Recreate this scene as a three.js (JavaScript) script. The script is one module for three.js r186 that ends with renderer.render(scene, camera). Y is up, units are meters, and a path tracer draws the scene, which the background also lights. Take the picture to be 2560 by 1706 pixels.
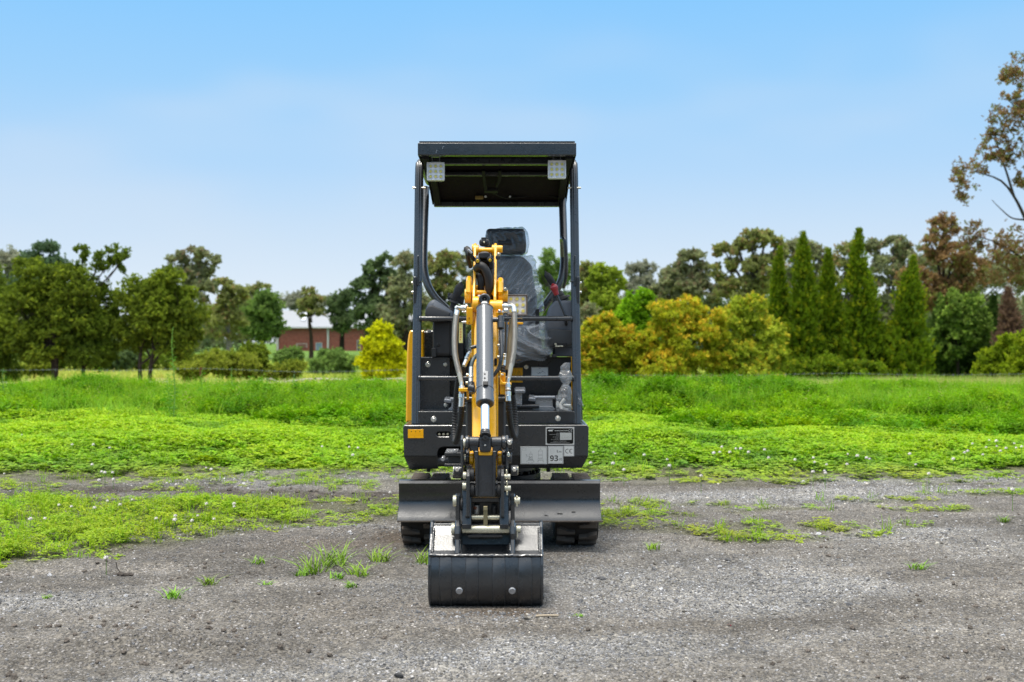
import * as THREE from 'three';
import { RoundedBoxGeometry } from 'three/addons/geometries/RoundedBoxGeometry.js';
import { mergeGeometries } from 'three/addons/utils/BufferGeometryUtils.js';

// ------------------------------------------------------------------ camera, sky, sun, exposure
const scene = new THREE.Scene();
const EYE = 1.015, F = 3000;                       // lens height (m) and focal length in photo pixels (2560 wide)
const camera = new THREE.PerspectiveCamera(2 * Math.atan(853 / F) * 180 / Math.PI, 2560 / 1706, 0.1, 2000);
camera.position.set(0, EYE, 0);
camera.lookAt(0, EYE, -10);
camera.focus = 5.1;
camera.userData.fStop = 4.0;

function rng(seed) { let a = seed >>> 0; return () => { a = (a + 0x6D2B79F5) | 0; let t = Math.imul(a ^ (a >>> 15), 1 | a); t = (t + Math.imul(t ^ (t >>> 7), 61 | t)) ^ t; return ((t ^ (t >>> 14)) >>> 0) / 4294967296; }; }
const hash3 = (x, y, z) => { let h = Math.imul(x, 374761393) ^ Math.imul(y, 668265263) ^ Math.imul(z, 2147483647 ^ 0x1b873593); h = Math.imul(h ^ (h >>> 13), 1274126177); h = Math.imul(h ^ (h >>> 15), 2246822519); return ((h ^ (h >>> 16)) >>> 0) / 4294967296; };
function noise3(x, y, z) {
  const xi = Math.floor(x), yi = Math.floor(y), zi = Math.floor(z); let fx = x - xi, fy = y - yi, fz = z - zi;
  fx = fx * fx * (3 - 2 * fx); fy = fy * fy * (3 - 2 * fy); fz = fz * fz * (3 - 2 * fz);
  const l = (a, b, t) => a + (b - a) * t;
  return l(l(l(hash3(xi, yi, zi), hash3(xi + 1, yi, zi), fx), l(hash3(xi, yi + 1, zi), hash3(xi + 1, yi + 1, zi), fx), fy),
    l(l(hash3(xi, yi, zi + 1), hash3(xi + 1, yi, zi + 1), fx), l(hash3(xi, yi + 1, zi + 1), hash3(xi + 1, yi + 1, zi + 1), fx), fy), fz) * 2 - 1;
}
const noise2 = (x, y) => noise3(x, y, 7.31);
function fbm(x, y, o = 4) { let s = 0, a = 0.5; for (let i = 0; i < o; i++) { s += a * noise2(x, y); x = x * 2.03 + 11.7; y = y * 2.03 - 5.3; a *= 0.5; } return s; }
const clamp = (v, a = 0, b = 1) => Math.min(b, Math.max(a, v));
const sstep = (a, b, v) => { const t = clamp((v - a) / (b - a)); return t * t * (3 - 2 * t); };
const mix = (a, b, t) => a + (b - a) * t;
const mix3 = (a, b, t) => [mix(a[0], b[0], t), mix(a[1], b[1], t), mix(a[2], b[2], t)];

{ // sky: clear blue fading to a pale horizon, thin bright veil of cloud overhead
  const W = 1024, H = 512, px = new Float32Array(W * H * 4);
  const stops = [[-90, [0.30, 0.32, 0.30]], [-1, [0.55, 0.62, 0.66]], [0, [0.78, 0.87, 0.955]], [2.2, [0.74, 0.845, 0.95]], [5, [0.61, 0.77, 0.945]], [8, [0.465, 0.70, 0.965]], [12, [0.345, 0.645, 0.98]], [16, [0.255, 0.595, 1.0]],
    [24, [0.45, 0.70, 1.03]], [38, [1.30, 1.38, 1.46]], [58, [2.2, 2.2, 2.2]], [90, [2.7, 2.65, 2.6]]];
  for (let j = 0; j < H; j++) {
    const el = ((j + 0.5) / H - 0.5) * 180; let k = 0; while (k < stops.length - 2 && el > stops[k + 1][0]) k++;
    for (let i = 0; i < W; i++) {
      const az = (i + 0.5) / W * Math.PI * 2, e = el * Math.PI / 180, X = Math.cos(e) * Math.cos(az), Y = Math.sin(e), Z = Math.cos(e) * Math.sin(az);
      let t = clamp((el - stops[k][0]) / (stops[k + 1][0] - stops[k][0]));
      let c = mix3(stops[k][1], stops[k + 1][1], t);
      if (el > 0) { // faint streaks of thin cloud low in the sky
        const n = noise3(X * 5, Y * 16, Z * 5) * 0.55 + noise3(X * 11 + 4, Y * 34, Z * 11) * 0.3 + noise3(X * 24, Y * 70, Z * 24 + 3) * 0.15;
        const low = sstep(0, 3, el) * (1 - sstep(10, 17, el)) * 0.17;
        c = mix3(c, [0.72, 0.79, 0.885], clamp(low * sstep(-.15, .6, n) * 1.6));
      }
      const o = (j * W + i) * 4; px[o] = c[0]; px[o + 1] = c[1]; px[o + 2] = c[2]; px[o + 3] = 1;
    }
  }
  const sky = new THREE.DataTexture(px, W, H, THREE.RGBAFormat, THREE.FloatType);
  sky.mapping = THREE.EquirectangularReflectionMapping; sky.magFilter = sky.minFilter = THREE.LinearFilter; sky.wrapS = THREE.RepeatWrapping; sky.needsUpdate = true;
  scene.background = sky; scene.environment = sky;
}
const sun = new THREE.DirectionalLight(new THREE.Color(1, 0.95, 0.86), 3.6);
sun.position.set(-4.8, 27, -2.4); sun.target.position.set(0, 0, -6);
sun.castShadow = true; sun.shadow.radius = 28; sun.shadow.mapSize.set(2048, 2048);
Object.assign(sun.shadow.camera, { left: -25, right: 25, top: 25, bottom: -25, near: 1, far: 90 });
scene.add(sun, sun.target);
const renderer = new THREE.WebGLRenderer({ antialias: true });
renderer.toneMapping = THREE.LinearToneMapping; renderer.toneMappingExposure = 1.0;
renderer.shadowMap.enabled = true; renderer.outputColorSpace = THREE.SRGBColorSpace;

// ------------------------------------------------------------------ helpers
const V = (x, y, z) => new THREE.Vector3(x, y, z);
const wx = (px, d) => (px - 1280) * d / F, wy = (py, d) => EYE - (py - 853) * d / F;   // metres across / up of a sight line at distance d
const P = (px, py, d) => V(wx(px, d), wy(py, d), -d);
const used = new Map();
function numbered(n) { const k = used.get(n) || 0; used.set(n, k + 1); return k ? `${n}_${String(k).padStart(3, '0')}` : n; }
function thing(name, label, category, pos = [0, 0, 0], group) {
  const o = new THREE.Group(); o.name = numbered(name); o.position.set(...pos); o.userData = { label, category }; if (group) o.userData.group = group; scene.add(o); return o;
}
function clean(g) { // position + normal only, uv in metres by dominant axis
  let n = g.index ? g.toNonIndexed() : g; if (!n.attributes.normal) n.computeVertexNormals();
  const p = n.attributes.position, m = n.attributes.normal, uv = new Float32Array(p.count * 2);
  for (let i = 0; i < p.count; i += 3) {
    let ax = 0, ay = 0, az = 0; for (let k = 0; k < 3 && i + k < p.count; k++) { ax += Math.abs(m.getX(i + k)); ay += Math.abs(m.getY(i + k)); az += Math.abs(m.getZ(i + k)); }
    for (let k = 0; k < 3 && i + k < p.count; k++) { const j = i + k; let u, v; if (az >= ax && az >= ay) { u = p.getX(j); v = p.getY(j); } else if (ax >= ay) { u = p.getZ(j); v = p.getY(j); } else { u = p.getX(j); v = p.getZ(j); } uv[j * 2] = u; uv[j * 2 + 1] = v; }
  }
  const r = new THREE.BufferGeometry(); r.setAttribute('position', p); r.setAttribute('normal', m); r.setAttribute('uv', new THREE.BufferAttribute(uv, 2));
  if (n.attributes.color) r.setAttribute('color', n.attributes.color);
  return r;
}
function raw(name, geo, mat, parent) { const m = new THREE.Mesh(geo, mat); m.name = name; m.castShadow = m.receiveShadow = true; (parent || scene).add(m); return m; }
let ORIGIN = V(0, 0, 0);
function part(name, geos, mat, parent) { // merges geometries given in world metres into one mesh under a thing standing at ORIGIN
  geos = [].concat(geos).map(clean); const g = geos.length > 1 ? mergeGeometries(geos) : geos[0].clone(); g.translate(-ORIGIN.x, -ORIGIN.y, -ORIGIN.z);
  return raw(name, g, mat, parent);
}
function box(cx, cy, cz, w, h, d, r = 0.003, rot) {
  const q = Math.min(r, w * .45, h * .45, d * .45); const g = q > 0 ? new RoundedBoxGeometry(w, h, d, 1, q) : new THREE.BoxGeometry(w, h, d);
  if (rot) { if (rot[0]) g.rotateX(rot[0]); if (rot[1]) g.rotateY(rot[1]); if (rot[2]) g.rotateZ(rot[2]); }
  g.translate(cx, cy, cz); return g;
}
function boxP(x0, y0, x1, y1, d0, d1, r) { // front face spans the sight-line rectangle at d0, reaches back to d1
  const X0 = wx(x0, d0), X1 = wx(x1, d0), Y0 = wy(y0, d0), Y1 = wy(y1, d0);
  return box((X0 + X1) / 2, (Y0 + Y1) / 2, -(d0 + d1) / 2, Math.abs(X1 - X0), Math.abs(Y1 - Y0), Math.abs(d1 - d0), r);
}
const UPY = V(0, 1, 0);
function cyl(a, b, r, r2 = r, n = 20, bevel = 0.0015) {
  const L = a.distanceTo(b), k = Math.min(bevel, L * .3, r * .4, r2 * .4);
  const pts = [[0, 0], [Math.max(r - k, 0), 0], [r, k], [r2, L - k], [Math.max(r2 - k, 0), L], [0, L]];
  const pos = [], nor = [];                                             // flat caps, smooth side
  const ring = (r, y, i) => { const t = i / n * Math.PI * 2; return [r * Math.cos(t), y, r * Math.sin(t)]; };
  for (let s = 0; s < pts.length - 1; s++) { const [ra, ya] = pts[s], [rb, yb] = pts[s + 1]; const nr = yb - ya, ny = ra - rb, nl = Math.hypot(nr, ny) || 1;
    for (let i = 0; i < n; i++) { const A = ring(ra, ya, i), B = ring(rb, yb, i), C = ring(rb, yb, i + 1), D = ring(ra, ya, i + 1); const n0 = [Math.cos(i / n * 6.283185) * nr / nl, ny / nl, Math.sin(i / n * 6.283185) * nr / nl], n1 = [Math.cos((i + 1) / n * 6.283185) * nr / nl, ny / nl, Math.sin((i + 1) / n * 6.283185) * nr / nl];
      if (ra > 1e-6) { pos.push(...A, ...C, ...D); nor.push(...n0, ...n1, ...n1); } if (rb > 1e-6) { pos.push(...A, ...B, ...C); nor.push(...n0, ...n0, ...n1); } } }
  const g = new THREE.BufferGeometry(); g.setAttribute('position', new THREE.Float32BufferAttribute(pos, 3)); g.setAttribute('normal', new THREE.Float32BufferAttribute(nor, 3));
  g.applyQuaternion(new THREE.Quaternion().setFromUnitVectors(UPY, b.clone().sub(a).normalize())); g.translate(a.x, a.y, a.z); return g;
}
const cylX = (x0, x1, y, d, r, n = 24, bevel = 0.002) => cyl(V(x0, y, -d), V(x1, y, -d), r, r, n, bevel);
const cylZ = (x, y, d0, d1, r, n = 20, bevel = 0.0012) => cyl(V(x, y, -d1), V(x, y, -d0), r, r, n, bevel);
const hexZ = (x, y, d0, d1, r) => cyl(V(x, y, -d1), V(x, y, -d0), r, r, 6, 0.001);
function curveOf(pts, t = 0.5) { return new THREE.CatmullRomCurve3(pts, false, 'catmullrom', t); }
function tube(pts, r, n = 10, seg) { const c = curveOf(pts); return new THREE.TubeGeometry(c, seg || Math.max(8, pts.length * 7), r, n, false); }
function ribbed(pts, r, pitch, amp, n = 10, helix = true) { // hose with raised rings / coils
  const c = curveOf(pts), L = c.getLength(), seg = Math.ceil(L / pitch * 5), fr = c.computeFrenetFrames(seg, false), pos = [], idx = [];
  for (let i = 0; i <= seg; i++) { const p = c.getPointAt(i / seg), s = i / seg * L / pitch;
    for (let j = 0; j <= n; j++) { const a = j / n * Math.PI * 2, ph = (s + (helix ? j / n : 0)) % 1, rr = r + amp * (Math.pow(Math.abs(Math.sin(ph * Math.PI)), 0.7) * 2 - 1);
      const N = fr.normals[i], B = fr.binormals[i]; pos.push(p.x + rr * (Math.cos(a) * N.x + Math.sin(a) * B.x), p.y + rr * (Math.cos(a) * N.y + Math.sin(a) * B.y), p.z + rr * (Math.cos(a) * N.z + Math.sin(a) * B.z)); } }
  for (let i = 0; i < seg; i++) for (let j = 0; j < n; j++) { const a = i * (n + 1) + j, b = a + n + 1; idx.push(a, a + 1, b, b, a + 1, b + 1); }
  const g = new THREE.BufferGeometry(); g.setAttribute('position', new THREE.Float32BufferAttribute(pos, 3)); g.setIndex(idx); g.computeVertexNormals(); return g;
}
function shapeOf(pts) { const s = new THREE.Shape(); pts.forEach(([x, y], i) => i ? s.lineTo(x, y) : s.moveTo(x, y)); s.closePath(); return s; }
function prismZ(pts, d0, d1, bevel = 0.002, holes) { // outline in (x, y) metres, from distance d0 (near) to d1
  const s = Array.isArray(pts) ? shapeOf(pts) : pts; if (holes) s.holes.push(...holes);
  const t = d1 - d0, b = Math.min(bevel, t * .4); const g = new THREE.ExtrudeGeometry(s, { depth: t - 2 * b, bevelEnabled: b > 0, bevelThickness: b, bevelSize: b, bevelOffset: -b, bevelSegments: 1, curveSegments: 14 });
  g.translate(0, 0, -d1 + b); return g;
}
function prismX(pts, x0, x1, bevel = 0.002) { // outline in (distance, y) metres, extruded across from x0 to x1
  const s = Array.isArray(pts) ? shapeOf(pts) : pts; const t = x1 - x0, b = Math.min(bevel, t * .4);
  const g = new THREE.ExtrudeGeometry(s, { depth: t - 2 * b, bevelEnabled: b > 0, bevelThickness: b, bevelSize: b, bevelOffset: -b, bevelSegments: 1, curveSegments: 14 });
  g.rotateY(Math.PI / 2); g.translate(x0 + b, 0, 0);                     // local x -> -z
  return g;
}
function ribbon(prof, thick) { // closes a polyline profile (d,y) into a plate of given thickness, towards larger d
  const n = prof.length, out = []; const back = [];
  for (let i = 0; i < n; i++) { const a = prof[Math.max(0, i - 1)], b = prof[Math.min(n - 1, i + 1)]; let tx = b[0] - a[0], ty = b[1] - a[1]; const l = Math.hypot(tx, ty); tx /= l; ty /= l; let nx = -ty, ny = tx; out.push(prof[i]); back.push([prof[i][0] + nx * thick, prof[i][1] + ny * thick]); }
  return out.concat(back.reverse());
}
function smooth(g, deg = 35) { // averages normals across edges softer than deg
  g = g.index ? g.toNonIndexed() : g; g.computeVertexNormals(); const p = g.attributes.position, n = g.attributes.normal, m = new Map(), c = Math.cos(deg * Math.PI / 180), key = i => `${Math.round(p.getX(i) * 2e4)},${Math.round(p.getY(i) * 2e4)},${Math.round(p.getZ(i) * 2e4)}`;
  const fn = []; for (let i = 0; i < p.count; i++) { fn.push([n.getX(i), n.getY(i), n.getZ(i)]); const k = key(i); (m.get(k) || m.set(k, []).get(k)).push(i); }
  for (const list of m.values()) for (const i of list) { let x = 0, y = 0, z = 0; for (const j of list) { const d = fn[i][0] * fn[j][0] + fn[i][1] * fn[j][1] + fn[i][2] * fn[j][2]; if (d > c) { x += fn[j][0]; y += fn[j][1]; z += fn[j][2]; } } const l = Math.hypot(x, y, z) || 1; n.setXYZ(i, x / l, y / l, z / l); }
  return g;
}

// ------------------------------------------------------------------ materials
function dataTex(n, fn, srgb = false, rep = 1) {
  const a = new Uint8Array(n * n * 4); for (let j = 0; j < n; j++) for (let i = 0; i < n; i++) { const c = fn(i / n, j / n, i, j), o = (j * n + i) * 4; if (Array.isArray(c)) { a[o] = clamp(c[0]) * 255; a[o + 1] = clamp(c[1]) * 255; a[o + 2] = clamp(c[2]) * 255; } else a[o] = a[o + 1] = a[o + 2] = clamp(c) * 255; a[o + 3] = 255; }
  const t = new THREE.DataTexture(a, n, n, THREE.RGBAFormat); t.wrapS = t.wrapT = THREE.RepeatWrapping; t.magFilter = THREE.LinearFilter; t.minFilter = THREE.LinearMipmapLinearFilter; t.generateMipmaps = true; if (srgb) t.colorSpace = THREE.SRGBColorSpace; t.repeat.set(rep, rep); t.needsUpdate = true; return t;
}
const tileNoise = (u, v, f, s) => { // tiling value noise
  const x = u * f, y = v * f, xi = Math.floor(x), yi = Math.floor(y); let fx = x - xi, fy = y - yi; fx = fx * fx * (3 - 2 * fx); fy = fy * fy * (3 - 2 * fy); const h = (a, b) => hash3((a % f + f) % f, (b % f + f) % f, s);
  return mix(mix(h(xi, yi), h(xi + 1, yi), fx), mix(h(xi, yi + 1), h(xi + 1, yi + 1), fx), fy);
};
const smudge = dataTex(512, (u, v) => { const a = tileNoise(u, v, 6, 1) * .5 + tileNoise(u, v, 17, 2) * .3 + tileNoise(u, v, 60, 3) * .2; const sc = Math.pow(tileNoise(u * 1, v * 1, 140, 9), 10); return 0.55 + (a - .5) * 0.7 + sc * .3; }, false, 2.2);
const peel = dataTex(512, (u, v) => tileNoise(u, v, 90, 4) * .6 + tileNoise(u, v, 30, 5) * .4, false, 3);
const fineTex = dataTex(256, (u, v) => tileNoise(u, v, 64, 6) * .5 + tileNoise(u, v, 128, 7) * .5, false, 6);
const phys = o => new THREE.MeshPhysicalMaterial(o), rgb = (r, g, b) => new THREE.Color().setRGB(r, g, b);
const M = {
  gray: phys({ color: rgb(.023, .026, .030), metalness: .1, ior: 1.68, roughness: .52, roughnessMap: smudge, clearcoat: .5, clearcoatRoughness: .28, bumpMap: peel, bumpScale: .0003 }),
  grayDark: phys({ color: rgb(.022, .024, .027), metalness: .1, roughness: .62, roughnessMap: smudge, clearcoat: .3, clearcoatRoughness: .25, bumpMap: peel, bumpScale: .0004 }),
  cast: phys({ color: rgb(.034, .036, .040), metalness: .15, roughness: .7, roughnessMap: smudge, clearcoat: .35, clearcoatRoughness: .3, bumpMap: peel, bumpScale: .001 }),
  cylGray: phys({ color: rgb(.095, .105, .12), metalness: .2, roughness: .5, roughnessMap: smudge, clearcoat: .6, clearcoatRoughness: .22, bumpMap: peel, bumpScale: .0002 }),
  roofInner: phys({ color: rgb(.018, .017, .017), roughness: .8, specularIntensity: .25 }),
  yellow: phys({ color: rgb(.92, .455, .003), roughness: .5, roughnessMap: smudge, clearcoat: .7, clearcoatRoughness: .12, bumpMap: peel, bumpScale: .0003 }),
  plastic: phys({ color: rgb(.022, .023, .025), roughness: .55, bumpMap: fineTex, bumpScale: .0005 }),
  plasticGray: phys({ color: rgb(.115, .13, .155), roughness: .55, bumpMap: fineTex, bumpScale: .0005 }),
  rubber: phys({ color: rgb(.018, .018, .019), roughness: .62, bumpMap: fineTex, bumpScale: .0005 }),
  track: phys({ color: rgb(.030, .026, .023), roughness: .85, bumpMap: fineTex, bumpScale: .002 }),
  lug: phys({ color: rgb(.115, .092, .074), roughness: .88, bumpMap: fineTex, bumpScale: .002 }),
  zinc: phys({ color: rgb(.66, .63, .52), metalness: .75, roughness: .42, roughnessMap: smudge }),
  zincBright: phys({ color: rgb(.78, .77, .72), metalness: .85, roughness: .38, roughnessMap: smudge }),
  pin: phys({ color: rgb(.62, .59, .45), metalness: .45, roughness: .45, roughnessMap: smudge }),
  chrome: phys({ color: rgb(.92, .93, .95), metalness: 1, roughness: .12 }),
  alu: phys({ color: rgb(.42, .43, .45), metalness: .5, roughness: .5, roughnessMap: smudge }),
  spring: phys({ color: rgb(.42, .41, .38), metalness: .7, roughness: .45 }),
  springDark: phys({ color: rgb(.05, .05, .05), metalness: .5, roughness: .5 }),
  springRust: phys({ color: rgb(.16, .06, .035), metalness: .2, roughness: .8 }),
  black: phys({ color: rgb(.008, .008, .009), roughness: .6 }),
  red: phys({ color: rgb(.30, .012, .018), roughness: .35, clearcoat: .5, clearcoatRoughness: .2 }),
  vinyl: phys({ color: rgb(.018, .019, .021), roughness: .38, bumpMap: fineTex, bumpScale: .0006 }),
  film: phys({ color: rgb(.80, .84, .88), roughness: .12, transmission: .80, thickness: 0, side: THREE.DoubleSide, specularIntensity: 1 }),
  filmThin: phys({ color: rgb(.80, .84, .88), roughness: .1, transmission: .94, thickness: 0, side: THREE.DoubleSide }),
  bag: phys({ color: rgb(.86, .88, .90), roughness: .12, transmission: .90, thickness: 0, side: THREE.DoubleSide }),
  lens: phys({ color: rgb(.93, .95, .97), roughness: .05, transmission: .9, thickness: 0 }),
  led: phys({ color: rgb(.82, .74, .20), roughness: .4 }),
  reflector: phys({ color: rgb(.94, .95, .97), roughness: .35 }),
  white: phys({ color: rgb(.75, .76, .77), roughness: .45 }),
};
// ------------------------------------------------------------------ ground
const hills = [ // weed mounds in the meadow: x, distance, radius across, radius deep, height
  [-3.7, 16.2, 1.0, .9, .30], [-2.5, 16.5, .9, .8, .42], [-1.75, 16.0, .55, .6, .36], [-.95, 16.4, .9, .8, .38], [-5.6, 15.4, 1.3, .8, .18], [-6.8, 16.5, 1.0, .8, .2],
  [1.05, 15.6, .75, .8, .50], [2.2, 16.3, 1.1, .9, .36], [3.5, 16.2, 1.2, .9, .30], [5.1, 14.6, 1.0, .8, .16], [6.2, 15.6, 1.4, 1.0, .2], [0, 16.6, .9, .8, .3], [-1.9, 13.0, .9, .7, .14], [2.7, 12.6, 1.1, .7, .12], [5.2, 12.2, 1.2, .7, .12]];
const band = (x, d) => { const n = fbm(x * .9 + 3, d * .5, 3), on = sstep(13.4, 14.4, d + n) * (1 - sstep(16.8, 18.6, d)); return on * clamp(.10 + .26 * n + .10 * (x < 0 ? .5 : 1) * sstep(-3.6, -2.4, x) * (1 - sstep(2.4, 4.2, x)), 0, x < 0 ? .24 : .34); };
const hillH = (x, d) => { let h = 0; for (const [hx, hd, rx, rd, hh] of hills) { const q = ((x - hx) / rx) ** 2 + ((d - hd) / rd) ** 2; if (q < 6) h = Math.max(h, (x < 0 ? .62 : .8) * hh * Math.exp(-q * .9)); } h = Math.max(h, band(x, d)); return h * clamp(.85 + .55 * noise2(x * 3.1, d * 3.1) + .5 * noise2(x * 7.7 + 3, d * 7.7), .2, 1.5); };
const thick = (x, d) => sstep(8.5, 9.9, d + fbm(x * .7, d * .9) * .9 + (x > 0 ? .15 : 0)) * (1 - sstep(22.5, 25.5, d + fbm(x * .3, d * .3 + 9) * 2));
const edgeLeft = x => x < -1.33 ? mix(5.15, 6.2, (x + 2.35) / 1.02) : mix(6.2, 7.0, clamp((x + 1.33) / .7));
const patchLeft = (x, d) => { const n = fbm(x * 1.7, d * 1.7) * .5, far = mix(7.75, 7.6, sstep(-2.6, -.8, x)); return sstep(edgeLeft(x) - .1, edgeLeft(x) + .35, d + n * .7) * (1 - sstep(far - .3, far + .12, d + n * .5)) * (1 - sstep(-.62, -.45, x + n * .1)) * 1; };
const blobs = [[.72, 7.05, .26, .22], [.95, 7.0, .14, .12], [.88, 6.45, .2, .16], [1.12, 6.35, .26, .17], [1.35, 6.5, .2, .18], [1.22, 6.12, .2, .12], [1.75, 6.55, .18, .16], [1.5, 6.15, .16, .1], [1.95, 6.3, .13, .1], [.48, 6.85, .12, .2], [.46, 7.3, .12, .3], [1.05, 7.45, .13, .08], [1.38, 7.42, .14, .07], [2.2, 6.6, .12, .1], [2.6, 7.2, .3, .12], [2.3, 7.6, .35, .12], [3.2, 7.9, .5, .12], [-.5, 7.7, .3, .25], [-.9, 7.0, .35, .25], [-.55, 6.8, .3, .15], [-.85, 7.25, .55, .3], [-1.15, 6.75, .45, .22], [.75, 7.5, .4, .12], [1.6, 7.2, .3, .1], [.6, 6.6, .2, .14]];
const patchRight = (x, d) => { let v = 0; for (const [bx, bd, rx, rd] of blobs) { const q = Math.hypot((x - bx) / rx, (d - bd) / rd); v = Math.max(v, 1 - sstep(.5, 1.45, q + fbm(x * 6, d * 6) * .7)); } return v; };
const fringe = (x, d) => .95 * sstep(x < .4 ? 7.95 : 8.2, x < .4 ? 8.5 : 9.0, d + fbm(x * 1.2 + 3, d * 1.2) * 1.1) * (1 - sstep(9.6, 10.2, d)) * (x < .4 ? .95 : .7) * sstep(-.3, .25, fbm(x * 2.6, d * 2.6) + (d - 8.3) * .5);
const lumps = (x, d) => { const near = 1 - sstep(9, 12, d); if (near <= 0) return 0; const r = Math.abs(fbm(x * .9 + d * .5, d * 2.6 - x * .5, 3)); return near * (.024 * fbm(x * 2.2, d * 2.2) + .022 * fbm(x * 9, d * 9, 3) + .034 * r - .028 * Math.exp(-(((d + .25 * x - 4.15) / .16) ** 2)) * (x > .6 ? 1 : 0) * .5 + .055 * Math.exp(-(((x + 1.2) / .35) ** 2) - (((d - 3.95) / .13) ** 2)) + .03 * Math.exp(-(((x + .28) / .3) ** 2) - (((d - 3.68) / .1) ** 2))); };
function flatten(x, d) { // ground is trodden level where the machine stands
  return 1 - sstep(.0, .25, .62 - Math.abs(x + .06)) * sstep(4.25, 4.5, d) * (1 - sstep(7.0, 7.4, d)); }
function groundY(x, d) {
  let h = d < 22 ? 0 : d < 40 ? -.6 * sstep(22, 40, d) : mix(-.6, -.22, sstep(46, 130, d));
  if (x > 0) h = mix(h, d < 22 ? 0 : -.35 * sstep(22, 40, d), sstep(0, 6, x) * (1 - sstep(60, 90, d)));
  h += .09 * sstep(10, 15, d) * (1 - sstep(16.5, 21, d)) * (.8 + .5 * noise2(x * .35, d * .35));
  h += (1 - sstep(24, 40, d)) * sstep(9, 11, d) * .16 * fbm(x * .8, d * .75, 3);
  return h + lumps(x, d) * flatten(x, d);
}
const stones = (() => { // crushed stone seen from above: colour and height of rounded chips in fine dirt
  const n = 1024, cells = 150, col = new Uint8Array(n * n * 4), hei = new Uint8Array(n * n * 4);
  const pts = []; for (let j = 0; j < cells; j++) for (let i = 0; i < cells; i++) pts.push([hash3(i, j, 11), hash3(i, j, 12), hash3(i, j, 13), hash3(i, j, 14)]);
  for (let j = 0; j < n; j++) for (let i = 0; i < n; i++) {
    const u = i / n * cells, v = j / n * cells, ci = Math.floor(u), cj = Math.floor(v); let f1 = 9, f2 = 9, id = null;
    for (let b = -1; b < 2; b++) for (let a = -1; a < 2; a++) { const q = pts[((cj + b + cells) % cells) * cells + (ci + a + cells) % cells]; const dx = ci + a + q[0] - u, dy = cj + b + q[1] - v, dd = Math.hypot(dx, dy) / (.55 + .75 * q[3]); if (dd < f1) { f2 = f1; f1 = dd; id = q; } else if (dd < f2) f2 = dd; }
    const stone = id[2] > .5 ? sstep(.62, .40, f1) : 0, fine = tileNoise(i / n, j / n, 256, 21) * .5 + tileNoise(i / n, j / n, 128, 22) * .3 + tileNoise(i / n, j / n, 32, 23) * .2;
    const sc = .50 + .36 * Math.pow(id[3] * .6 + hash3(Math.floor(id[0] * 9999), 3, 5) * .6, 2.2), base = .60 + (fine - .5) * .55, o = (j * n + i) * 4, t = mix(base, sc + (fine - .5) * .18, stone);
    col[o] = clamp(t * 1.0) * 255; col[o + 1] = clamp(t * mix(.985, 1.0, stone)) * 255; col[o + 2] = clamp(t * mix(.955, 1.01, stone)) * 255; col[o + 3] = 255;
    const hh = clamp(fine * .45 + stone * (.35 + .2 * (1 - f1 / .6))); hei[o] = hei[o + 1] = hei[o + 2] = hh * 255; hei[o + 3] = 255;
  }
  const mk = (a, s) => { const t = new THREE.DataTexture(a, n, n, THREE.RGBAFormat); t.wrapS = t.wrapT = THREE.RepeatWrapping; t.magFilter = THREE.LinearFilter; t.minFilter = THREE.LinearMipmapLinearFilter; t.generateMipmaps = true; if (s) t.colorSpace = THREE.SRGBColorSpace; t.repeat.set(1 / 1.27, 1 / 1.27); t.needsUpdate = true; return t; };
  return { map: mk(col, true), bump: mk(hei, false) };
})();
function gravelAmount(x, d) { // 1 where loose grey stone lies on top, 0 where packed brown dirt shows
  return clamp(.40 + .55 * fbm(x * .3 + d * .8, d * 3.4 - x * .8, 3) + 1.15 * fbm(x * .55 + d * .12 + 2.2, d * 1.15 - x * .18 + 4.4, 4) + .38 * Math.exp(-(((x - .1) / .8) ** 2) - (((d - 3.75) / .3) ** 2)) + .25 * Math.exp(-(((x - 1.1) / .5) ** 2) - (((d - 4.75) / .3) ** 2))); }
function groundColor(x, d) {
  const g = gravelAmount(x, d), fine = fbm(x * 4, d * 4, 3);
  let c = mix3([.455, .43, .40], [.655, .65, .645], sstep(.2, .8, g));
  const streak = fbm(x * .35 + d * 1.1, d * 4.2 - x * .9 + 3, 3), damp = sstep(.05, .45, fbm(x * .7 + 9, d * 1.1)); c = c.map(v => v * (1 + .4 * fine) * (1 + .5 * streak) * (1 - .32 * damp));
  const wet = Math.exp(-(((d - 7.95 - .12 * Math.sin(x * 2)) / .28) ** 2)) * sstep(.3, -.4, x) + .7 * Math.exp(-(((d - 7.55) / .1) ** 2)) * (x < -.2 ? 1 : 0) + .6 * Math.exp(-(((d - 8.35) / .15) ** 2)) * (x > .3 ? 1 : 0); // damp dark soil of the wheel rut
  c = mix3(c, [.20, .172, .15], clamp(wet * 1.25 * (.7 + fine)));
  const mudAndShade = Math.exp(-(((x + .55) / .5) ** 2) - (((d - 6.1) / .35) ** 2)) + Math.exp(-(((x + .07) / .5) ** 2) - (((d - 4.5) / .22) ** 2)) * .8;  // dark soil by track and bucket, also painted contact shadow under the bucket
  c = mix3(c, [.30, .25, .205], clamp(mudAndShade * 1.2 * (.75 + fine)));
  const weed = Math.max(thick(x, d), .7 * patchLeft(x, d), .5 * patchRight(x, d), .35 * fringe(x, d));
  c = mix3(c, [.22, .24, .06], weed * .75);
  if (d > 20) {
    let f = mix3([.62, .86, .14], [.85, .85, .30], sstep(-.2, .4, fbm(x * .12, d * .12)));
    if (x < 2) f = mix3(f, [.88, .74, .58], sstep(24, 26, d) * (1 - sstep(0, 5, d - mix(40, 52, sstep(-12, -8, x)) + fbm(x * .3, d * .3) * 4)));
    f = mix3(f, [.30, .54, .10], sstep(80, 100, d));
    c = mix3(c, f, sstep(21, 25, d));
  }
  return c;
}
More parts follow.
